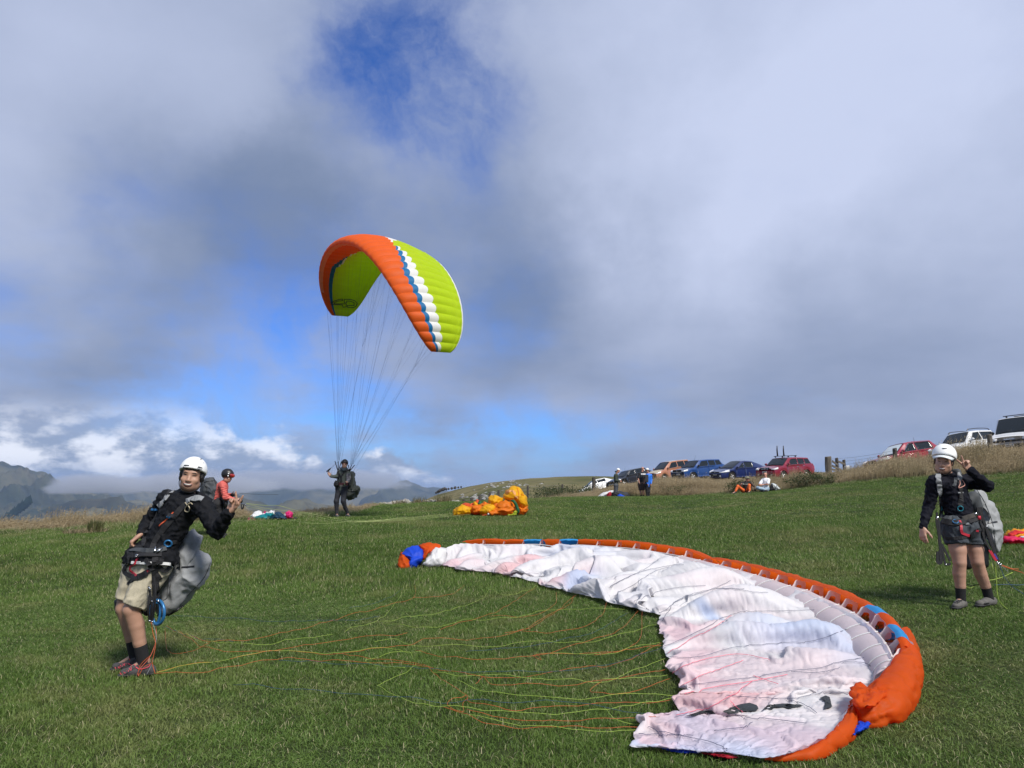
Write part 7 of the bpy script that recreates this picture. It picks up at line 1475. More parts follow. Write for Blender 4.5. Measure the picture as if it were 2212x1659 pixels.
# ---- two sitting on the grass
d1 = lambda x, y, Y: at((2870 + x * .10398) / 1.8228, (1850 + y * .10398) / 1.8228, Y); dp = lambda L: [((2870 + x * .10398) / 1.8228, (1850 + y * .10398) / 1.8228) for x, y in L]
def seat_down(J, keys, off=.0):
    dz = min(J[k][2] - gz(*J[k][:2]) for k in keys) - off
    for k in J: J[k] = J[k] - np.array([0, 0, dz])
    return J
Y0 = 38.6; J = seat_down(dict(head=d1(700, 330, Y0), neck=d1(670, 420, Y0 + .02), shL=d1(800, 460, Y0 + .02), shR=d1(520, 470, Y0 + .05), elL=d1(930, 610, Y0 - .05), wrL=d1(900, 600, Y0 - .25), elR=d1(420, 600, Y0 - .05), wrR=d1(450, 540, Y0 - .25), hipL=d1(720, 790, Y0 + .05), hipR=d1(560, 790, Y0 + .1), knL=d1(770, 560, Y0 - .40), knR=d1(340, 600, Y0 - .25), anL=d1(780, 790, Y0 - .48), anR=d1(230, 790, Y0 - .30), toeL=d1(710, 790, Y0 - .68), toeR=d1(70, 800, Y0 - .38)), ('hipL', 'hipR'), .11)
for q in 'LR': t = J['toe' + q]; t[2] = gz(t[0], t[1]) + .02; J['an' + q][2] = t[2] + .10
Rd = hframe((.75, -.65, -.02)); P6 = far_person('man in orange trousers, black tee and olive sun hat sitting on grass', J, .018, SKIN3, Rd, 1.0, top=('tee', BLKTEE, .98, 1.08), legs=('trousers', ORTR, 1.85, 1.0), shoe=BOOT, face={'mouth': False}, lean_fwd=(-.1, -.95, .1), loc=(J['hipL'] + J['hipR']) / 2 - np.array([0, 0, .1]))
Lh = lambda a, b, c_: J['head'] + Rd @ np.array([a, b, c_]); HATM = pmat('olive_hat', (.17, .16, .11), .85, .12, 20); A = Field(.02); A.ell(Lh(0, -.005, .085), (.088, .105, .075), Rd).ell(Lh(0, 0, .055), (.165, .18, .020), Rd, .015); v, f = A.mesh(.014); mk('sun_hat', v, f, HATM, P6['root']); strap('printed_stripe', dp([(520, 530), (580, 545), (640, 548), (720, 542)]), P6['bvhs'], .05, .004, pmat('grey_stripe_print', (.30, .31, .27), .8), P6['root'], 8, .004)
Y0 = 38.2; J = seat_down(dict(head=d1(1380, 215, Y0), neck=d1(1400, 330, Y0), shL=d1(1500, 400, Y0 - .1), shR=d1(1290, 400, Y0 + .1), elL=d1(1480, 570, Y0 - .22), wrL=d1(1230, 590, Y0 - .30), elR=d1(1150, 590, Y0 - .02), wrR=d1(1380, 570, Y0 - .34), hipL=d1(1440, 770, Y0 - .08), hipR=d1(1330, 770, Y0 + .1), knL=d1(1150, 720, Y0 - .45), knR=d1(1090, 700, Y0 - .1), anL=d1(1380, 790, Y0 - .60), anR=d1(1250, 800, Y0 - .45), toeL=d1(1480, 800, Y0 - .68), toeR=d1(1330, 805, Y0 - .65)), ('hipL', 'hipR'), .11)
for q in 'LR': t = J['toe' + q]; t[2] = gz(t[0], t[1]) + .02; J['an' + q][2] = t[2] + .08; J['kn' + q][2] = max(J['kn' + q][2], gz(*J['kn' + q][:2]) + .14)
Re = hframe((-.85, -.5, -.05)); P7 = far_person('balding man in white tee and pale jeans sitting with folded arms', J, .018, SKIN3, Re, 1.03, top=('tee', WTEE, .75, 1.16), legs=('jeans', JEANS, 1.9, 1.05), shoe=BOOT, face={'eyes': False}, lean_fwd=(-.6, -.75, .1), loc=(J['hipL'] + J['hipR']) / 2 - np.array([0, 0, .1])); shades(P7['root'], J, Re, 1.1)
# his rucksack and the boots of a third sitter
bk = thing('backpack', 'black and pale grey rucksack on the grass beside the man in white', 'backpack', d1(1720, 800, 38.3)); zg = 0
pillow('pack_body', dp([(1530, 780), (1560, 640), (1620, 520), (1700, 520), (1800, 560), (1880, 640), (1950, 720), (1920, 770), (1800, 790)]), 38.35, .16, pmat('pale_grey_pack', (.45, .49, .50), .7, .1, 9), bk, 10, 4, (.01, .2), 41); pillow('harness_side', dp([(1530, 790), (1550, 650), (1620, 510), (1660, 560), (1690, 660), (1750, 720), (1740, 790), (1640, 800)]), 38.22, .13, BLKTR, bk, 8, 4, (.012, .2), 42)
for pts in ([(1700, 570), (1740, 640), (1760, 700)], [(1800, 580), (1830, 680), (1850, 770)], [(1660, 640), (1720, 660), (1760, 690)]): mk('pack_strap', *tube_geo(np.array([d1(x, y, 38.14) for x, y in pts]), .014, 5), BLACKP if pts[0][0] != 1660 else GREYSTRAP, bk)
TANB = pmat('tan_boot', (.13, .095, .06), .85, .2, 12); bt = thing('boots', 'pair of tan boots standing between the two sitting men', 'boots', d1(960, 810, 38.2))
for x, y in ((900, 700), (985, 690)): pillow('boot', dp([(x - 35, y + 100), (x - 40, y), (x - 20, y - 60), (x + 25, y - 70), (x + 55, y - 10), (x + 45, y + 90), (x, y + 115)]), 38.2, .10, TANB, bt, 8, 4, (.006, .15), 43)
pillow('folded_jacket', dp([(830, 480), (880, 480), (960, 560), (1040, 600), (1050, 680), (990, 640), (900, 640), (850, 560)]), 38.3, .10, pmat('brown_jacket', (.10, .075, .055), .9, .2, 9), bt, 8, 4, (.012, .15), 44)
# ------------------------------------------------------------------ other gliders lying on the lawn
def heap(root, parts, tf, Y, mats, seed=0, wr=(.030, .26), name='canopy_fold', lift=0.):
    out = []
    for i, (ol, m, th, dy) in enumerate(parts):
        o, v, q = pillow(name, [tf(*p) for p in ol], Y + dy, th, mats[m], root, 9, 5, (min(wr[0], th * .22), wr[1]), seed + i)
        out.append((o, v, q))
    return out
yl = lambda x, y: (960.06 + x * .09178, 1031.4 + y * .09178)
MY = dict(y=cloth('yellow_ripstop', (.80, .43, .010), .35, bump=.7, bs=7), o=cloth('orange_canopy_cloth', (.78, .20, .012), .35, bump=.7, bs=7), r=cloth('red_orange_cloth', (.66, .10, .03), .3), g=cloth('green_cloth', (.02, .12, .05), .2), l=cloth('lime_cloth', (.40, .48, .04), .3), s=cloth('salmon_cloth', (.80, .42, .16), .35), w=WHITEC)
yg = thing('paraglider', 'bunched yellow and orange paraglider with a billowing dome on grass', 'paraglider', at(*yl(1100, 890), 22.5))
hp_ = heap(yg, [([(1370, 480), (1420, 370), (1500, 270), (1600, 215), (1700, 205), (1800, 260), (1880, 380), (1940, 540), (1970, 640), (1945, 720), (1860, 740), (1760, 720), (1690, 640), (1600, 560), (1480, 530)], 'y', .42, .25), ([(1740, 700), (1860, 720), (1950, 680), (1975, 690), (1940, 790), (1880, 870), (1800, 905), (1740, 890), (1715, 800)], 'o', .30, .15),
              ([(1230, 620), (1350, 560), (1560, 560), (1650, 640), (1700, 760), (1680, 860), (1560, 895), (1300, 895), (1100, 895), (1050, 860), (1100, 760), (1200, 700)], 'o', .34, -.15), ([(1030, 540), (1070, 450), (1180, 420), (1250, 450), (1350, 490), (1340, 590), (1230, 650), (1130, 660), (1050, 620)], 'y', .28, .1), ([(790, 810), (880, 690), (1000, 640), (1130, 650), (1220, 700), (1180, 800), (1080, 890), (880, 870)], 'y', .28, -.2), ([(1000, 800), (1100, 760), (1230, 740), (1300, 800), (1200, 890), (1060, 890)], 'o', .24, -.32),
              ([(205, 900), (215, 780), (290, 720), (380, 660), (480, 660), (560, 700), (640, 740), (650, 820), (560, 865), (380, 890), (260, 912)], 'y', .30, -.1), ([(630, 800), (640, 690), (730, 650), (840, 680), (880, 760), (800, 850), (690, 860)], 'o', .25, -.15), ([(300, 740), (400, 640), (520, 612), (600, 640), (680, 620), (700, 700), (560, 720), (400, 740)], 'r', .18, .25), ([(640, 640), (700, 590), (760, 540), (800, 580), (820, 660), (700, 690)], 'r', .14, .3), ([(690, 660), (695, 570), (730, 590), (755, 610), (790, 660), (740, 700)], 'y', .08, .1), ([(790, 640), (805, 580), (830, 540), (870, 590), (850, 650)], 'g', .06, .15), ([(870, 700), (900, 600), (960, 580), (1020, 640), (1000, 720)], 'o', .18, .05),
              ([(260, 905), (330, 760), (520, 680), (760, 650), (960, 610), (1150, 560), (1380, 560), (1560, 620), (1640, 760), (1600, 890), (1100, 895), (600, 890)], 'o', .30, .12), ([(1480, 905), (1600, 860), (1690, 790), (1700, 880), (1560, 922)], 'l', .12, -.42), ([(880, 900), (960, 850), (1000, 870), (1050, 850), (1040, 890), (960, 905)], 'r', .08, -.4), ([(1010, 880), (1020, 840), (1050, 850), (1045, 885)], 'w', .04, -.5)], yl, 22.5, MY, 300, (.026, .30))
dome = bvh_of(hp_[0][1], [tuple(q) if q[2] != q[3] else tuple(q[:3]) for q in hp_[0][2]])
for poly in ([(1450, 330), (1500, 300), (1620, 295), (1650, 330), (1540, 350), (1450, 370)], [(1600, 300), (1660, 320), (1690, 400), (1660, 430), (1610, 360)], [(1670, 430), (1720, 430), (1735, 470), (1700, 510), (1650, 480)]): decal('patch', np.array([yl(*p) for p in poly]), dome, .012, MY['s'], yg)
for pts in ([(1720, 520), (1780, 640), (1830, 720)], [(1800, 400), (1870, 420)], [(1700, 215), (1740, 340), (1750, 480), (1720, 560)]): cord('panel_seam', [yl(*p) for p in pts], dome, .010, MY['o'], yg, 12, .004)
mk('edge_band', *tube_geo(clean(np.array([at(*yl(x, y), Y) for x, y, Y in ((1575, 545, 22.2), (1640, 570, 22.1), (1700, 680, 22.1), (1735, 790, 22.1), (1700, 890, 22.2))]), 20), [.03] * 3 + [.045] * 14 + [.03] * 3, 7), MY['g'], yg)
def gline2(pts, ys, m, r=.0036):
    P = []
    for (x, y), Y in zip(pts, ys): q = f7(x, y); P.append(at(q[0], q[1], Y) if Y else gpt(q, .06))
    mk('suspension_line', *tube_geo(clean(np.array(P), 40), r, 4), m, yg)
PALEL = pmat('pale_lime_line', (.36, .43, .16), .6)
gline2([(205, 480), (320, 493), (420, 495), (530, 525), (700, 562), (860, 590), (1000, 600), (1300, 575), (1590, 547)], [15.7, 16.2, 16.8, 17.6, 0, 0, 0, 0, 0], PALEL, .0042); gline2([(205, 484), (350, 515), (600, 545), (800, 580), (950, 602), (1200, 590), (1590, 556)], [15.7, 16.6, 18.3, 0, 0, 0, 0], PALEL); gline2([(480, 585), (560, 603), (640, 613), (780, 612), (950, 596), (1150, 590)], [0] * 6, PALEL, .003); gline2([(210, 500), (300, 520), (400, 555)], [15.7, 16.5, 17.5], PALEL, .004); gline2([(560, 540), (700, 575), (830, 598), (1000, 604), (1280, 570)], [18.0, 0, 0, 0, 0], PALEL, .0036); gline2([(1000, 606), (1300, 590), (1600, 562), (1730, 550)], [0] * 4, PALEL, .003)
gline2([(160, 412), (300, 420), (420, 421)], [15.95, 18, 20], LINEM, .004)
te = lambda x, y: (521.2 + x * .08598, 1009.4 + y * .08598)
MT = dict(w=cloth('white_glider_cloth', (.78, .79, .80), .25, bump=.5, bs=6), t=cloth('teal_cloth', (.008, .24, .28), .3, bump=.5, bs=6), m=cloth('magenta_cloth', (.48, .02, .14), .3), n=cloth('navy_bag_cloth', (.012, .045, .085), .1), p=cloth('pink_cloth', (.75, .04, .22), .35), k=BLACKP)
DT = float(onground(*te(700, 1345))[1]); tg_ = thing('paraglider', 'crumpled white, teal and magenta paraglider beside a navy bag', 'paraglider', gpt(te(500, 1350), 0))
heap(tg_, [([(115, 1320), (230, 1270), (260, 1200), (340, 1140), (480, 1125), (530, 1190), (450, 1250), (300, 1300), (150, 1350)], 'w', .22, .2), ([(480, 1210), (560, 1180), (660, 1140), (760, 1088), (822, 1112), (840, 1170), (740, 1190), (600, 1220)], 'w', .22, .15), ([(265, 1295), (400, 1240), (520, 1210), (660, 1150), (790, 1145), (830, 1180), (770, 1250), (700, 1338), (500, 1342), (340, 1320)], 't', .24, -.05), ([(105, 1368), (170, 1300), (260, 1282), (300, 1310), (450, 1330), (620, 1345), (430, 1368), (240, 1382)], 'm', .16, -.2), ([(535, 1155), (590, 1118), (625, 1128), (605, 1180), (550, 1185)], 'm', .10, .3),
            ([(1118, 1180), (1150, 1125), (1230, 1118), (1282, 1180), (1278, 1262), (1200, 1278), (1138, 1245)], 'p', .16, .2), ([(1060, 1180), (1110, 1165), (1140, 1200), (1130, 1250), (1080, 1240)], 'w', .08, .15)], te, DT, MT, 400)
tb = thing('bag', 'navy rucksack lying against the teal and white paraglider', 'bag', gpt(te(900, 1340), 0)); heap(tb, [([(690, 1335), (760, 1250), (830, 1165), (900, 1128), (1000, 1138), (1060, 1180), (1105, 1250), (1145, 1295), (1040, 1325), (850, 1340)], 'n', .26, -.1), ([(1310, 1282), (1340, 1268), (1405, 1264), (1400, 1282), (1340, 1290)], 'k', .05, -.1), ([(1215, 1285), (1240, 1268), (1280, 1270), (1275, 1290)], 'k', .04, -.1)], te, DT, MT, 420, (.02, .25), 'bag_cloth')
MG = dict(w=MT['w'], n=cloth('navy_cloth', (.012, .02, .07), .1), r=cloth('red_cloth', (.50, .03, .05), .3), l=cloth('yellow_green_cloth', (.50, .50, .04), .3), k=pmat('black_bag_cloth', (.016, .017, .02), .7, .1, 5, .4, 20), b=cloth('vivid_blue_cloth', (.015, .10, .70), .3))
grp = thing('paraglider', 'small white, red and lime paraglider heap at the feet of the person in green', 'paraglider', b1(600, 805, 43.8))
zoff = 0
heap(grp, [([(390, 815), (440, 788), (490, 755), (560, 705), (640, 688), (720, 668), (735, 690), (640, 730), (600, 775), (560, 810), (450, 818)], 'w', .30, .2), ([(555, 775), (605, 765), (600, 808), (560, 808)], 'n', .12, -.2), ([(610, 780), (640, 705), (692, 708), (690, 785), (640, 795)], 'r', .2, -.1), ([(600, 795), (640, 770), (692, 785), (660, 810), (605, 810)], 'l', .14, -.2), ([(388, 812), (410, 795), (430, 805), (420, 820)], 'l', .05, -.1), ([(430, 812), (470, 790), (500, 800), (480, 815)], 'n', .05, -.15)], lambda x, y: ((2250 + x * .2260) / 1.8228, (1780 + y * .2260) / 1.8228), 43.8, MG, 500)
grb = thing('bag', 'black and vivid blue kit bag on the grass behind the person in green', 'bag', b1(900, 805, 43.8))
heap(grb, [([(680, 800), (700, 715), (750, 678), (860, 688), (980, 712), (1022, 745), (1015, 792), (950, 802), (800, 800)], 'k', .34, .3), ([(785, 806), (800, 745), (860, 738), (945, 782), (945, 806)], 'b', .22, -.1)], lambda x, y: ((2250 + x * .2260) / 1.8228, (1780 + y * .2260) / 1.8228), 43.8, MG, 520, (.03, .3), 'bag_cloth')
re_ = lambda x, y: (1975 + x * .13226, 1124.6 + y * .13226)
MR = dict(y=cloth('amber_cloth', (.80, .36, .012), .35, bump=.5, bs=8), r=cloth('scarlet_cloth', (.66, .03, .025), .3), p=cloth('hot_pink_cloth', (.70, .02, .10), .3, bump=.5, bs=8), w=MT['w'])
DR = float(onground(*re_(1600, 375))[1]); rg = thing('paraglider', 'yellow, red and pink paraglider heap half out of the picture behind the woman', 'paraglider', gpt(re_(1700, 370), 0))
heap(rg, [([(1440, 225), (1540, 165), (1650, 140), (1792, 150), (1900, 170), (1980, 240), (1900, 280), (1700, 260), (1540, 270), (1470, 280)], 'y', .30, .4), ([(1500, 265), (1560, 205), (1660, 172), (1792, 185), (1900, 230), (1880, 270), (1700, 230), (1580, 270)], 'r', .22, .12), ([(1600, 275), (1640, 225), (1740, 215), (1850, 240), (1880, 275), (1740, 290)], 'y', .18, -.02), ([(1428, 340), (1440, 270), (1560, 265), (1700, 268), (1792, 272), (1950, 282), (1990, 360), (1792, 385), (1600, 375), (1450, 358)], 'p', .32, -.1), ([(1740, 275), (1800, 262), (1860, 270), (1800, 285)], 'w', .08, -.3)], re_, DR, MR, 600, (.020, .24))
dk = thing('bag', 'flat dark bag lying on the far edge of the lawn', 'bag', at(942, 1088, 34)); heap(dk, [([(928, 1090), (932, 1084), (945, 1082), (956, 1085), (960, 1090), (945, 1092)], 'k', .25, 0)], lambda x, y: (x, y), 34.0, MG, 640, (.02, .3), 'bag_cloth')

# ------------------------------------------------------------------ fences, stones, shrubs
WOOD = pmat('weathered_post', (.12, .105, .085), .9, .3, 14, .8, 40); WOOD2 = pmat('dark_post', (.06, .052, .045), .9, .25, 14, .6, 40); WIRE = pmat('fence_wire', (.20, .20, .20), .5, metal=.6)
def post_mesh(b, base, h, r, lean=(0, 0), seed=0, k=9):
    g = np.random.default_rng(seed); a = np.linspace(0, 2 * np.pi, k, endpoint=False); v = []
    for t in (0, .3, .7, .97, 1.0): rr_ = r * (1 + .05 * g.normal(size=k)) * (1 if t < 1 else .9); v.append(np.stack([base[0] + lean[0] * t * h + rr_ * np.cos(a), base[1] + lean[1] * t * h + rr_ * np.sin(a), base[2] - .25 + (h + .25) * t + 0 * a + (.02 * np.cos(a) * (t > .9))], 1))
    v = np.vstack(v); f = [(i * k + j, i * k + (j + 1) % k, i * k + k + (j + 1) % k, i * k + k + j) for i in range(4) for j in range(k)] + [tuple(4 * k + j for j in range(k))]; b.add(v, f)
def px_post(px, top, bot, D, parent, name='post', m=WOOD, w_=None, lean=(0, 0), seed=0):
    p = at(px, bot, D); q = at(px, top, D); z = gz(p[0], p[1]); b = MB(); post_mesh(b, (p[0], p[1], min(z, p[2])), q[2] - min(z, p[2]), w_ or .09, lean, seed); return b.build(name, m, parent, False)
fe = thing('fence', 'weathered timber fence corner with a stout end post on the ridge', 'fence', at(1790, 1026, 47)); px_post(1791, 986, 1030, 47, fe, w_=.20, seed=1); px_post(1809, 989, 1020, 49, fe, m=WOOD2, w_=.10, seed=2); px_post(1824.5, 993, 1022, 51, fe, m=WOOD2, w_=.10, seed=3)
for (xa, ya, Da), (xb, yb_, Db) in (((1797, 996, 46.9), (1809, 1004, 48.8)), ((1797, 1006, 46.9), (1822, 1018, 50.8)), ((1809, 996, 48.8), (1825, 1003, 50.8)), ((1797, 1014, 46.9), (1809, 1016, 48.8))): a_, b_ = at(xa, ya, Da), at(xb, yb_, Db); mk('rail', *ribbon_geo(np.linspace(a_, b_, 3), np.tile([0., -1, 0], (3, 1)), .13, .04), WOOD, fe, smooth=False)
px_post(1830, 1006, 1022, 47.5, fe, 'board', pmat('white_board', (.6, .6, .58), .8), .16)
for (pa, pb) in (((1791, 992, 47), (1933, 973, 40)), ((1791, 999, 47), (1933, 979, 40)), ((1791, 1006, 47), (1933, 985, 40))): a_, b_ = at(*pa), at(*pb); P = np.linspace(a_, b_, 12); P[:, 2] -= .08 * np.sin(np.linspace(0, np.pi, 12)); mk('wire', *tube_geo(P, .006, 4), WIRE, fe)
for lab, args in (('short fence post standing in front of the crimson crossover', (1934, 968, 990, 38.5)), ('tall grey fence post between the white SUV and the van', (2141, 938, 985, 34)), ('dark fence post in front of the low white car', (1283, 1031, 1050, 66))):
    p = at(args[0], args[2], args[3]); e = thing('fence_post', lab, 'post', p, 0, 'single posts along the bank'); px_post(args[0], args[1], args[2], args[3], e, w_=.11 if args[3] < 60 else .16, m=WOOD if 'grey' in lab else WOOD2, seed=int(args[0])); b = MB().tube([at(args[0], args[1] + 3, args[3] - .12), at(args[0], args[1] + 5, args[3] - .12)], .015, 5); b.build('staple', WIRE, e)
wf = thing('fence', 'wire fence with low posts crossing behind the yellow paraglider', 'fence', at(1077, 1068, 70))
tops = [(1002, 1078.5, 58), (1019, 1074.5, 62), (1036, 1069, 66), (1058, 1063.5, 70), (1077, 1059, 74), (1140, 1049, 84), (1215, 1046, 92)]
for i, (x, y, D_) in enumerate(tops): px_post(x, y, y + 16, D_, wf, w_=.12, m=WOOD2, seed=i)
for dz in (.12, .42): mk('wire', *tube_geo(np.array([at(x, y, D_) - [0, 0, dz] for x, y, D_ in tops]), .008, 4), WIRE, wf)
# stones
ST = hill_mat('pale_stone', (.30, .28, .24), (.40, .385, .35), (.22, .21, .185), 2.2); ST2 = hill_mat('dark_stone', (.055, .052, .05), (.09, .085, .08), (.04, .04, .04), 1.2); ST3 = hill_mat('hill_stone', (.27, .265, .25), (.36, .355, .335), (.20, .195, .18), .6)
def stone_mesh(seed, flat=.62, m=ST):
    bm = bmesh.new(); bmesh.ops.create_icosphere(bm, subdivisions=2, radius=.5); g = np.random.default_rng(seed); off = g.uniform(0, 50, 3)
    for v in bm.verts:
        p = v.co.copy(); q = Vector((round(p.x * 3.2) / 3.2, round(p.y * 3.2) / 3.2, round(p.z * 3.2) / 3.2)); v.co = (p * .45 + q * .55) * (1 + .28 * noise.noise(p * 2.2 + Vector(off))); v.co.z *= flat
    me = bpy.data.meshes.new('stone'); bm.to_mesh(me); bm.free(); me.materials.append(m); return me
SM = [stone_mesh(i) for i in range(6)]; SD = [stone_mesh(20 + i, .9, ST2) for i in range(3)]; SH = [stone_mesh(40 + i, .7, ST3) for i in range(4)]
g = np.random.default_rng(77)
wl = thing('stone_wall', 'low tumbled stone outcrop along the lawn edge behind the flying pilot', 'wall', at(830, 1096, 36))
WLI = wl.matrix_basis.inverted(); n_ = 0
for i in range(150):
    t = g.uniform(0, 1); x = 752 + 245 * t ** .9; D_ = 34 + 3.5 * t + g.uniform(-.4, .8); lo = np.interp(x, [752, 830, 900, 960, 1000], [1108, 1102, 1095, 1093, 1092]); hi = np.interp(x, [752, 780, 830, 880, 930, 1000], [1102, 1096, 1090, 1083, 1081, 1084])
    if x > 880 and g.uniform() < .55: continue
    p = at(x, lo + (hi - lo) * g.uniform(0, 1), D_); sc = g.uniform(.22, .52) * (1 if x < 890 else .7)
    M = Matrix.Translation(V(p)) @ Matrix.Rotation(g.uniform(0, 6.3), 4, 'Z') @ Matrix.Rotation(g.uniform(-.3, .3), 4, 'X') @ Matrix.Diagonal((sc * g.uniform(.9, 1.7), sc, sc * g.uniform(.7, 1.1), 1)); inst(SM[i % 6], 'stone', WLI @ M, wl)
# earth the stones sit in
ex = np.linspace(745, 1010, 60); e2 = []
for x in ex:
    for t in np.linspace(0, 1, 7):
        lo = np.interp(x, [752, 830, 900, 960, 1000], [1109, 1103, 1096, 1094, 1092]); hi = np.interp(x, [745, 780, 830, 880, 930, 1000], [1106, 1098, 1092, 1085, 1083, 1087]); d_ = 34.2 + 3.5 * max(0, (x - 752) / 245); e2.append(at(x, lo + (hi - lo) * math.sin(math.pi / 2 * t), d_ + .2 + 1.2 * t))
e2 = np.array(e2); e2[:, 2] += .04 * wave3(e2, .6, 9); bankm = hill_mat('dry_earth', (.17, .15, .09), (.24, .205, .13), (.12, .12, .06), .9); ee = mk('bank', e2, grid_faces(60, 7), bankm, wl)
for i in range(118):
    c_ = [(1040, 1072, 46, 9, 60), (1085, 1050, 50, 9, 45), (1010, 1076, 30, 5, 14), (1120, 1045, 40, 5, 20)][0 if i < 52 else (1 if i < 92 else (2 if i < 100 else 3))]
    px = c_[0] + g.normal() * c_[2] * .5; py = c_[1] + g.normal() * c_[3] * .55
    if py < np.interp(px, crest[:, 0], crest[:, 1]) + 3: continue
    d = ray(px, py); rr__ = np.linspace(100, 214, 160); P = np.array([0, 0, CZ]) + d[None] * (rr__ / d[1])[:, None]; hz_ = np.array([hill_z(1106 + F * q[0] / q[1], q[1])[2] for q in P[::4]]); k = np.nonzero(P[::4, 2] < hz_)[0]
    if not len(k): continue
    p = P[::4][k[0]]; sc = g.uniform(.35, 1.15); M = Matrix.Translation(V(p)) @ Matrix.Rotation(g.uniform(0, 6.3), 4, 'Z') @ Matrix.Diagonal((sc * g.uniform(1, 1.8), sc, sc, 1))
    tag(inst(SH[i % 4], 'rock', M), 'pale lichened rock scattered on the grassy hillside', 'rock', 'pale rocks on the hillside')
for i, (x, y, sc) in enumerate(((946, 1062.5, 1.6), (949, 1060.5, 2.0), (953, 1059, 1.5), (957, 1057, 2.1), (960.5, 1055.5, 1.8), (964, 1056.5, 1.4), (969, 1056, 1.2), (976, 1055, 1.6), (983, 1053.5, 1.7), (990, 1053, 1.2), (996, 1052, 1.1), (942, 1064.5, 1.2))):
    M = Matrix.Translation(V(at(x, y, 208))) @ Matrix.Rotation(i * 1.3, 4, 'Z') @ Matrix.Diagonal((sc * .5, sc * .5, sc * .55, 1)); tag(inst(SD[i % 3], 'rock', M), 'dark jagged rock on the skyline at the left end of the hill', 'rock', 'dark rocks on the hill skyline')
# shrubs: leaf clumps round a few stems
LEAF = blade_mat('shrub_leaf', [(.030, .048, .016), (.050, .070, .022), (.070, .085, .028), (.085, .085, .04)], (.16, .13, .07), 1.2)
def shrub(name, label, cat, base, w_, h, n, seed, m=LEAF, group=None, leaf=.07):
    r = thing(name, label, cat, base, 0, group); g = np.random.default_rng(seed); c = g.uniform(-1, 1, (9, 3)) * [w_ * .42, w_ * .3, h * .3] + [0, 0, h * .5]; i = g.integers(0, 9, n)
    p = c[i] + g.normal(0, 1, (n, 3)) * [w_ * .14, w_ * .14, h * .16]; p[:, 2] = np.abs(p[:, 2]) + .02; d = g.normal(0, 1, (n, 3)) + [0, 0, .6]; d /= np.linalg.norm(d, axis=1)[:, None]; s = np.cross(d, g.normal(0, 1, (n, 3))); s /= np.linalg.norm(s, axis=1)[:, None]; L = leaf * g.uniform(.6, 1.6, (n, 1))
    v = np.stack([p, p + d * L * .5 + s * L * .22, p + d * L, p + d * L * .5 - s * L * .22], 1).reshape(-1, 3); f = np.arange(n * 4).reshape(-1, 4); o = mk('foliage', v + V(base), f, m, r, False); t = np.zeros((n, 3)); t[:, 0] = g.uniform(0, 1, n); t[:, 1] = (g.uniform(0, 1, n) < .05) * .6; vcol(o, np.repeat(t, 4, 0))
    b = MB()
    for k in range(5): e = c[k] * [1, 1, .9]; b.tube([[0, 0, -.1], e * .5 + [0, 0, .02], e], [.03, .02, .01], 5)
    o = b.build('stem', WOOD2, None); o.parent = r; return r
for i, (x, y, D_, w_, h, lab) in enumerate(((1748, 1052, 37.2, 1.9, .75, 'dark green bush below the timber fence at the lawn edge'), (1782, 1045, 36.5, 1.5, .6, 'small green bush at the lawn edge right of the fence bush'), (1490, 1071, 45.5, 1.8, .55, 'low dark shrub at the lawn edge beside the person in blue'), (1452, 1071, 45.8, 1.2, .45, 'small dark shrub close to the person in blue jacket'), (1595, 1060, 40.5, 1.5, .7, 'dark scrub at the feet of the tall grass behind the man in orange trousers'))):
    p = at(x, y, D_); shrub('bush', lab, 'bush', (p[0], p[1], gz(p[0], p[1]) - .03), w_, h, 1500, 700 + i)
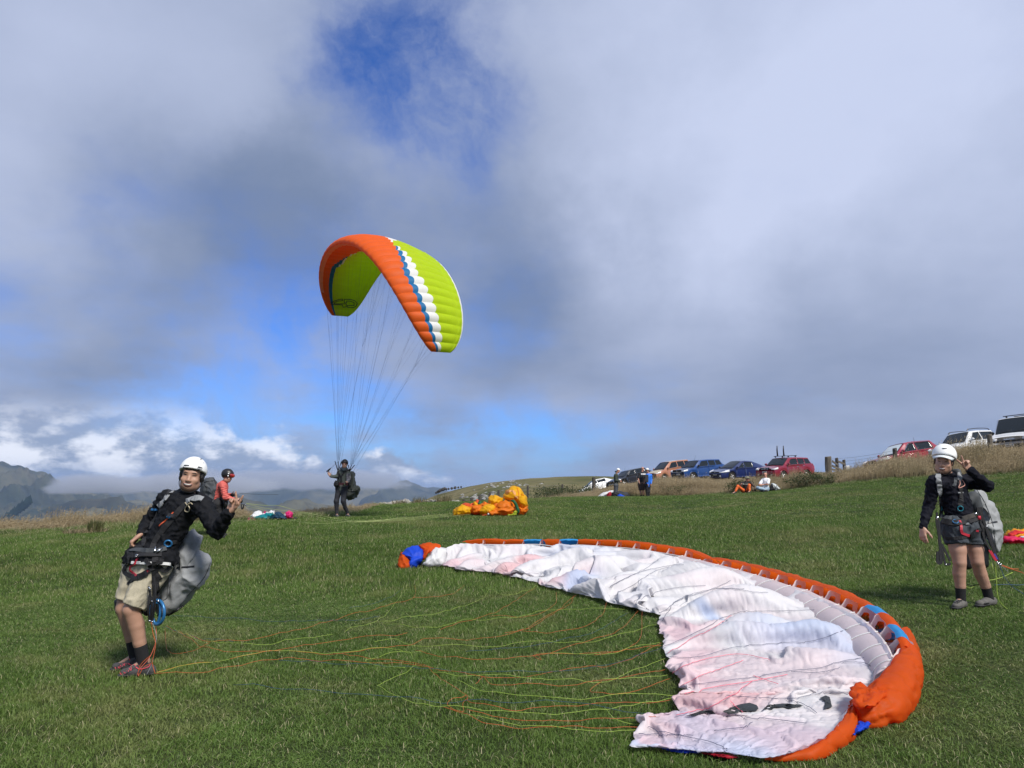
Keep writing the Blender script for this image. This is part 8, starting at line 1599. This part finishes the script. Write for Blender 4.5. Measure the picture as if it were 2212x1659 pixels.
for i, (x, y, D_, w_, h, lab) in enumerate(((1178, 1071, 72, 5.5, 1.6, 'dark scrub bush on the slope right of the yellow paraglider'), (1208, 1066, 78, 5.5, 1.9, 'second dark scrub bush further right on the slope'), (1240, 1062, 84, 5.0, 1.6, 'dark scrub bush nearest the low white car'))):
    p = at(x, y, D_); shrub('bush', lab, 'bush', (p[0], p[1], min(p[2], gz(p[0], p[1])) - .1), w_, h, 2600, 720 + i, leaf=.16)
TUS = blade_mat('tussock_blade', [(.06, .075, .025), (.085, .095, .035), (.12, .12, .05), (.10, .10, .05)], (.30, .24, .14), .8)
def tussock(label, base, size, h, n, straw, seed, lean=.5, cat='tussock'):
    o = patch('tussock', n, size, h * .5, h, .016, TUS, straw, lean, 3, True, (.03, 0), .9, seed, .05); COL.objects.link(o); o.location = V(base); return tag(o, label, cat)
p = onground(205, 1152); tussock('upright dark green tussock beside a straw clump at the left edge', p, .34, .40, 420, .1, 800, .30)
p = onground(186, 1153); tussock('flattened straw clump beside the dark green tussock at left', p, .95, .26, 420, .95, 801, 1.4)
for i, (x, y, lab) in enumerate(((742, 1112, 'small tawny tussock left of the flying pilot\'s feet'), (862, 1100, 'tawny tussock in front of the stone outcrop'), (905, 1095, 'tawny tussock near the right end of the stone outcrop'), (958, 1090, 'dark tussock beside the flat dark bag'))):
    p = at(x, y, 33.5); p[2] = min(p[2], gz(p[0], p[1]) + .1); tussock(lab, p, .7, .6, 260, .55, 810 + i, .5)
# plantation on the far slope
CON = hill_mat('conifer', (.012, .026, .020), (.02, .036, .026), (.008, .018, .014), .02); b = MB(); g = np.random.default_rng(5)
for i in range(240):
    if i < 150: t = g.uniform(0, 1); x, y = 31 + 34 * t + g.normal() * 2.5, 1113 - 26 * t + g.uniform(-6, 3)
    else: t = g.uniform(0, 1); x, y = 2 + 26 * t + g.normal() * 2, 1134 - 20 * t + g.uniform(-4, 2)
    p = at(x, y, 2250); h = g.uniform(14, 22); k = 6; a = np.linspace(0, 2 * np.pi, k, endpoint=False); b.add(np.vstack([[(p[0] + 5.5 * math.cos(q), p[1] + 5.5 * math.sin(q), p[2]) for q in a], [(p[0], p[1], p[2] + h)]]), [(j, (j + 1) % k, k) for j in range(k)])
tag(b.build('forest', CON, None, False), kind='stuff')
